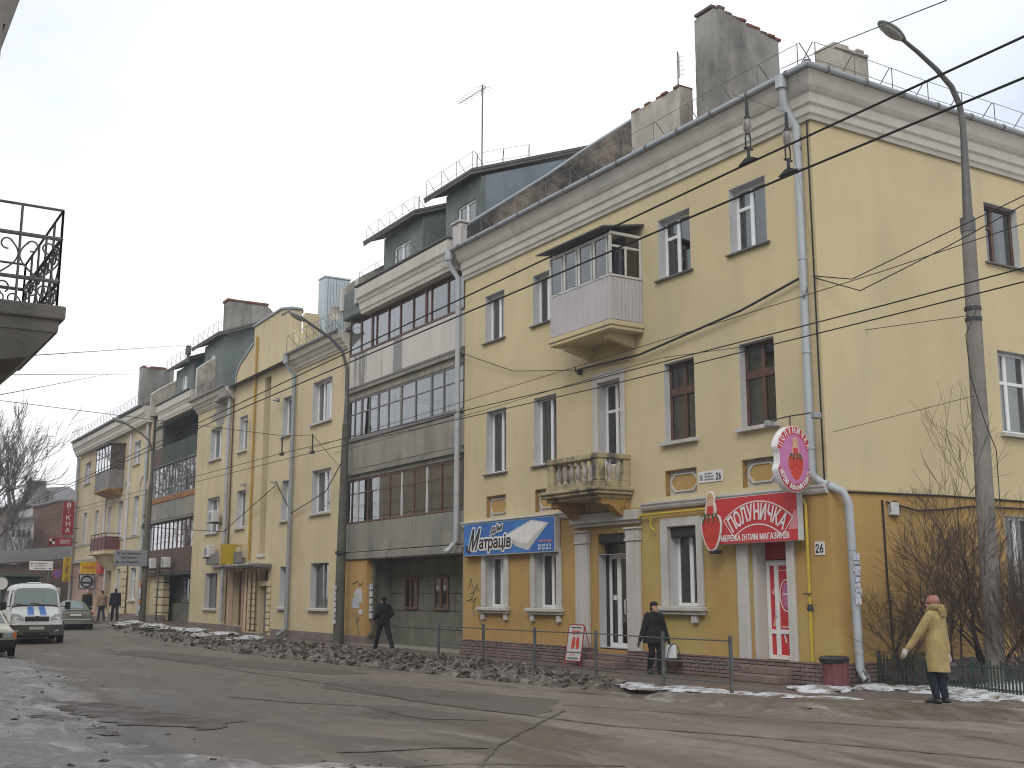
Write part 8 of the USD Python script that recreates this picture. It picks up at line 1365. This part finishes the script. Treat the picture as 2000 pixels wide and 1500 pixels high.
# ================================================================ bare trees and bushes
def branches(rg, p, d_, L_, r, depth, out, spread=0.5, up=0.12, kids=(2, 3), min_r=0.006, shrink=0.72):
    n = 4; pts, rs = [np.array(p)], [r]; d_ = np.array(d_, float)
    for i in range(n):
        d_ = d_+rg.normal(0, 0.10, 3)+np.array([0, 0, up*0.3]); d_ /= np.linalg.norm(d_); pts.append(pts[-1]+d_*L_/n); rs.append(max(r*(1-0.35*(i+1)/n), min_r*0.6))
    out.append((pts, rs, depth))
    if depth == 0: return
    for k in range(rg.integers(kids[0], kids[1]+1)+1):
        f = 0.35+0.65*rg.random() if k else 1.0; i = f*n; a = pts[int(i)] if int(i) < n else pts[-1]; b = pts[min(int(i)+1, n)]; q = a+(b-a)*(i-int(i)); ax = rg.normal(0, 1, 3); ax -= d_*(ax@d_); ax /= np.linalg.norm(ax); an = spread*(0.6+0.8*rg.random())*(0.5 if k == 0 else 1)
        nd = d_*math.cos(an)+ax*math.sin(an)+np.array([0, 0, up]); branches(rg, q, nd/np.linalg.norm(nd), L_*shrink*(0.75+0.5*rg.random()), max(np.interp(i, range(n+1), rs)*0.62, min_r), depth-1, out, spread, up, kids, min_r, shrink)
def bare_tree(name, label, base, H, r, seed, depth=5, spread=0.5, up=0.12, kids=(2, 3), mats=('bark_far', 'bark_far'), stems=1, group=None, cat_='tree', min_r=0.012, trunk_h=0.25, lean=0.0, shrink=0.72, dirs=None):
    rg = np.random.default_rng(seed); t = thing(name, label, cat_, base, group); out = []; b = np.array(base, float)
    for k in range(stems):
        d_ = np.array([rg.normal(0, 0.06+lean), rg.normal(0, 0.06+lean), 1.0]) if dirs is None else np.array(dirs[k], float); d_ /= np.linalg.norm(d_); branches(rg, b+np.array([rg.normal(0, .05 if stems < 20 else .35), rg.normal(0, .05 if stems < 20 else .15), -0.1])*(stems > 1), d_, H*trunk_h, r*(1 if stems == 1 else rg.uniform(.6, 1)), depth, out, spread, up, kids, min_r, shrink)
    big = [tube(p, q, 8 if q[0] > 0.08 else 6) for p, q, dd in out if dd >= depth-1]; sm = [tube(p, q, 4 if dd > 1 else 3, False) for p, q, dd in out if dd < depth-1]
    part(t, 'trunk' if stems == 1 else 'stems', big, mats[0], True); part(t, 'crown', sm, mats[1], True); return t
TG = 'bare winter trees at the street end'
bare_tree('bare_tree', 'large bare tree at the left edge, branches spreading into the sky', (9.0, 86, .3), 20, .34, 3, 6, .50, .10, (2, 3), group=TG, min_r=.015, trunk_h=.25, shrink=.74)
bare_tree('bare_tree', 'pollarded bare tree with upright shoots behind the red brick gable', (18.6, 121, .3), 18.5, .46, 8, 5, .36, .20, (3, 4), group=TG, min_r=.018, trunk_h=.42, shrink=.56)
bare_tree('bare_tree', 'thin bare tree between the two larger far ones', (15.4, 106, .3), 11, .2, 5, 5, .42, .16, (2, 3), group=TG, min_r=.013, trunk_h=.28, shrink=.7)
bare_tree('bare_tree', 'slender dark bare tree before the pale far house', (15.0, 99, .3), 7.5, .14, 12, 5, .4, .14, (2, 3), ('bark', 'bark'), group=TG, min_r=.011, trunk_h=.3, shrink=.7)
BG = 'bare bushes by the end wall'
bare_tree('bush', 'tall bare lilac bush behind the near lamp pole', (20.1, 14.8, 0), 4.7, .048, 21, 4, .55, .07, (2, 2), ('bark', 'twig'), 5, BG, 'bush', .0048, .30, .16, .76)
bare_tree('bush', 'wide bare bush left of the near lamp pole', (19.0, 14.9, 0), 3.8, .032, 33, 4, .52, .05, (2, 3), ('bark', 'twig'), 6, BG, 'bush', .0042, .36, .26, .72, dirs=[(-.45, .1, .9), (-.3, -.1, 1), (-.15, .1, 1), (.1, 0, 1), (.3, .1, 1), (-.6, 0, .8), (-.75, .1, .7), (.2, -.2, 1)])
bare_tree('bush', 'low scrubby bush around the foot of the corner downpipe', (18.25, 15.45, 0), 2.1, .04, 44, 4, .7, .02, (2, 3), ('bark', 'twig'), 5, BG, 'bush', .005, .36, .26, .72)
bare_tree('bush', 'small tree with dark stems right of the near lamp pole', (20.7, 14.9, 0), 5.0, .07, 52, 5, .5, .10, (2, 2), ('bark', 'twig'), 2, BG, 'bush', .0046, .30, .12, .74)
bare_tree('bush', 'dense thicket of thin shoots at the foot of the near lamp pole', (19.9, 13.75, 0), 2.1, .013, 61, 3, .35, .14, (2, 3), ('twig', 'twig'), 60, BG, 'bush', .004, .5, .26, .7)

# ================================================================ thin winter haze round the whole place
MATS['haze_air'] = usdkit.material(stage, '/World/Looks/haze_air', {'v': ('principled_volume', {'color': (0.86, 0.89, 0.94), 'density': 0.0009, 'anisotropy': 0.2})}, [], volume='v.volume')
single('haze', box(-420, 420, -420, 620, -1.4, 24), 'haze_air', 'thin pale winter haze over the street', 'haze', kind='stuff')
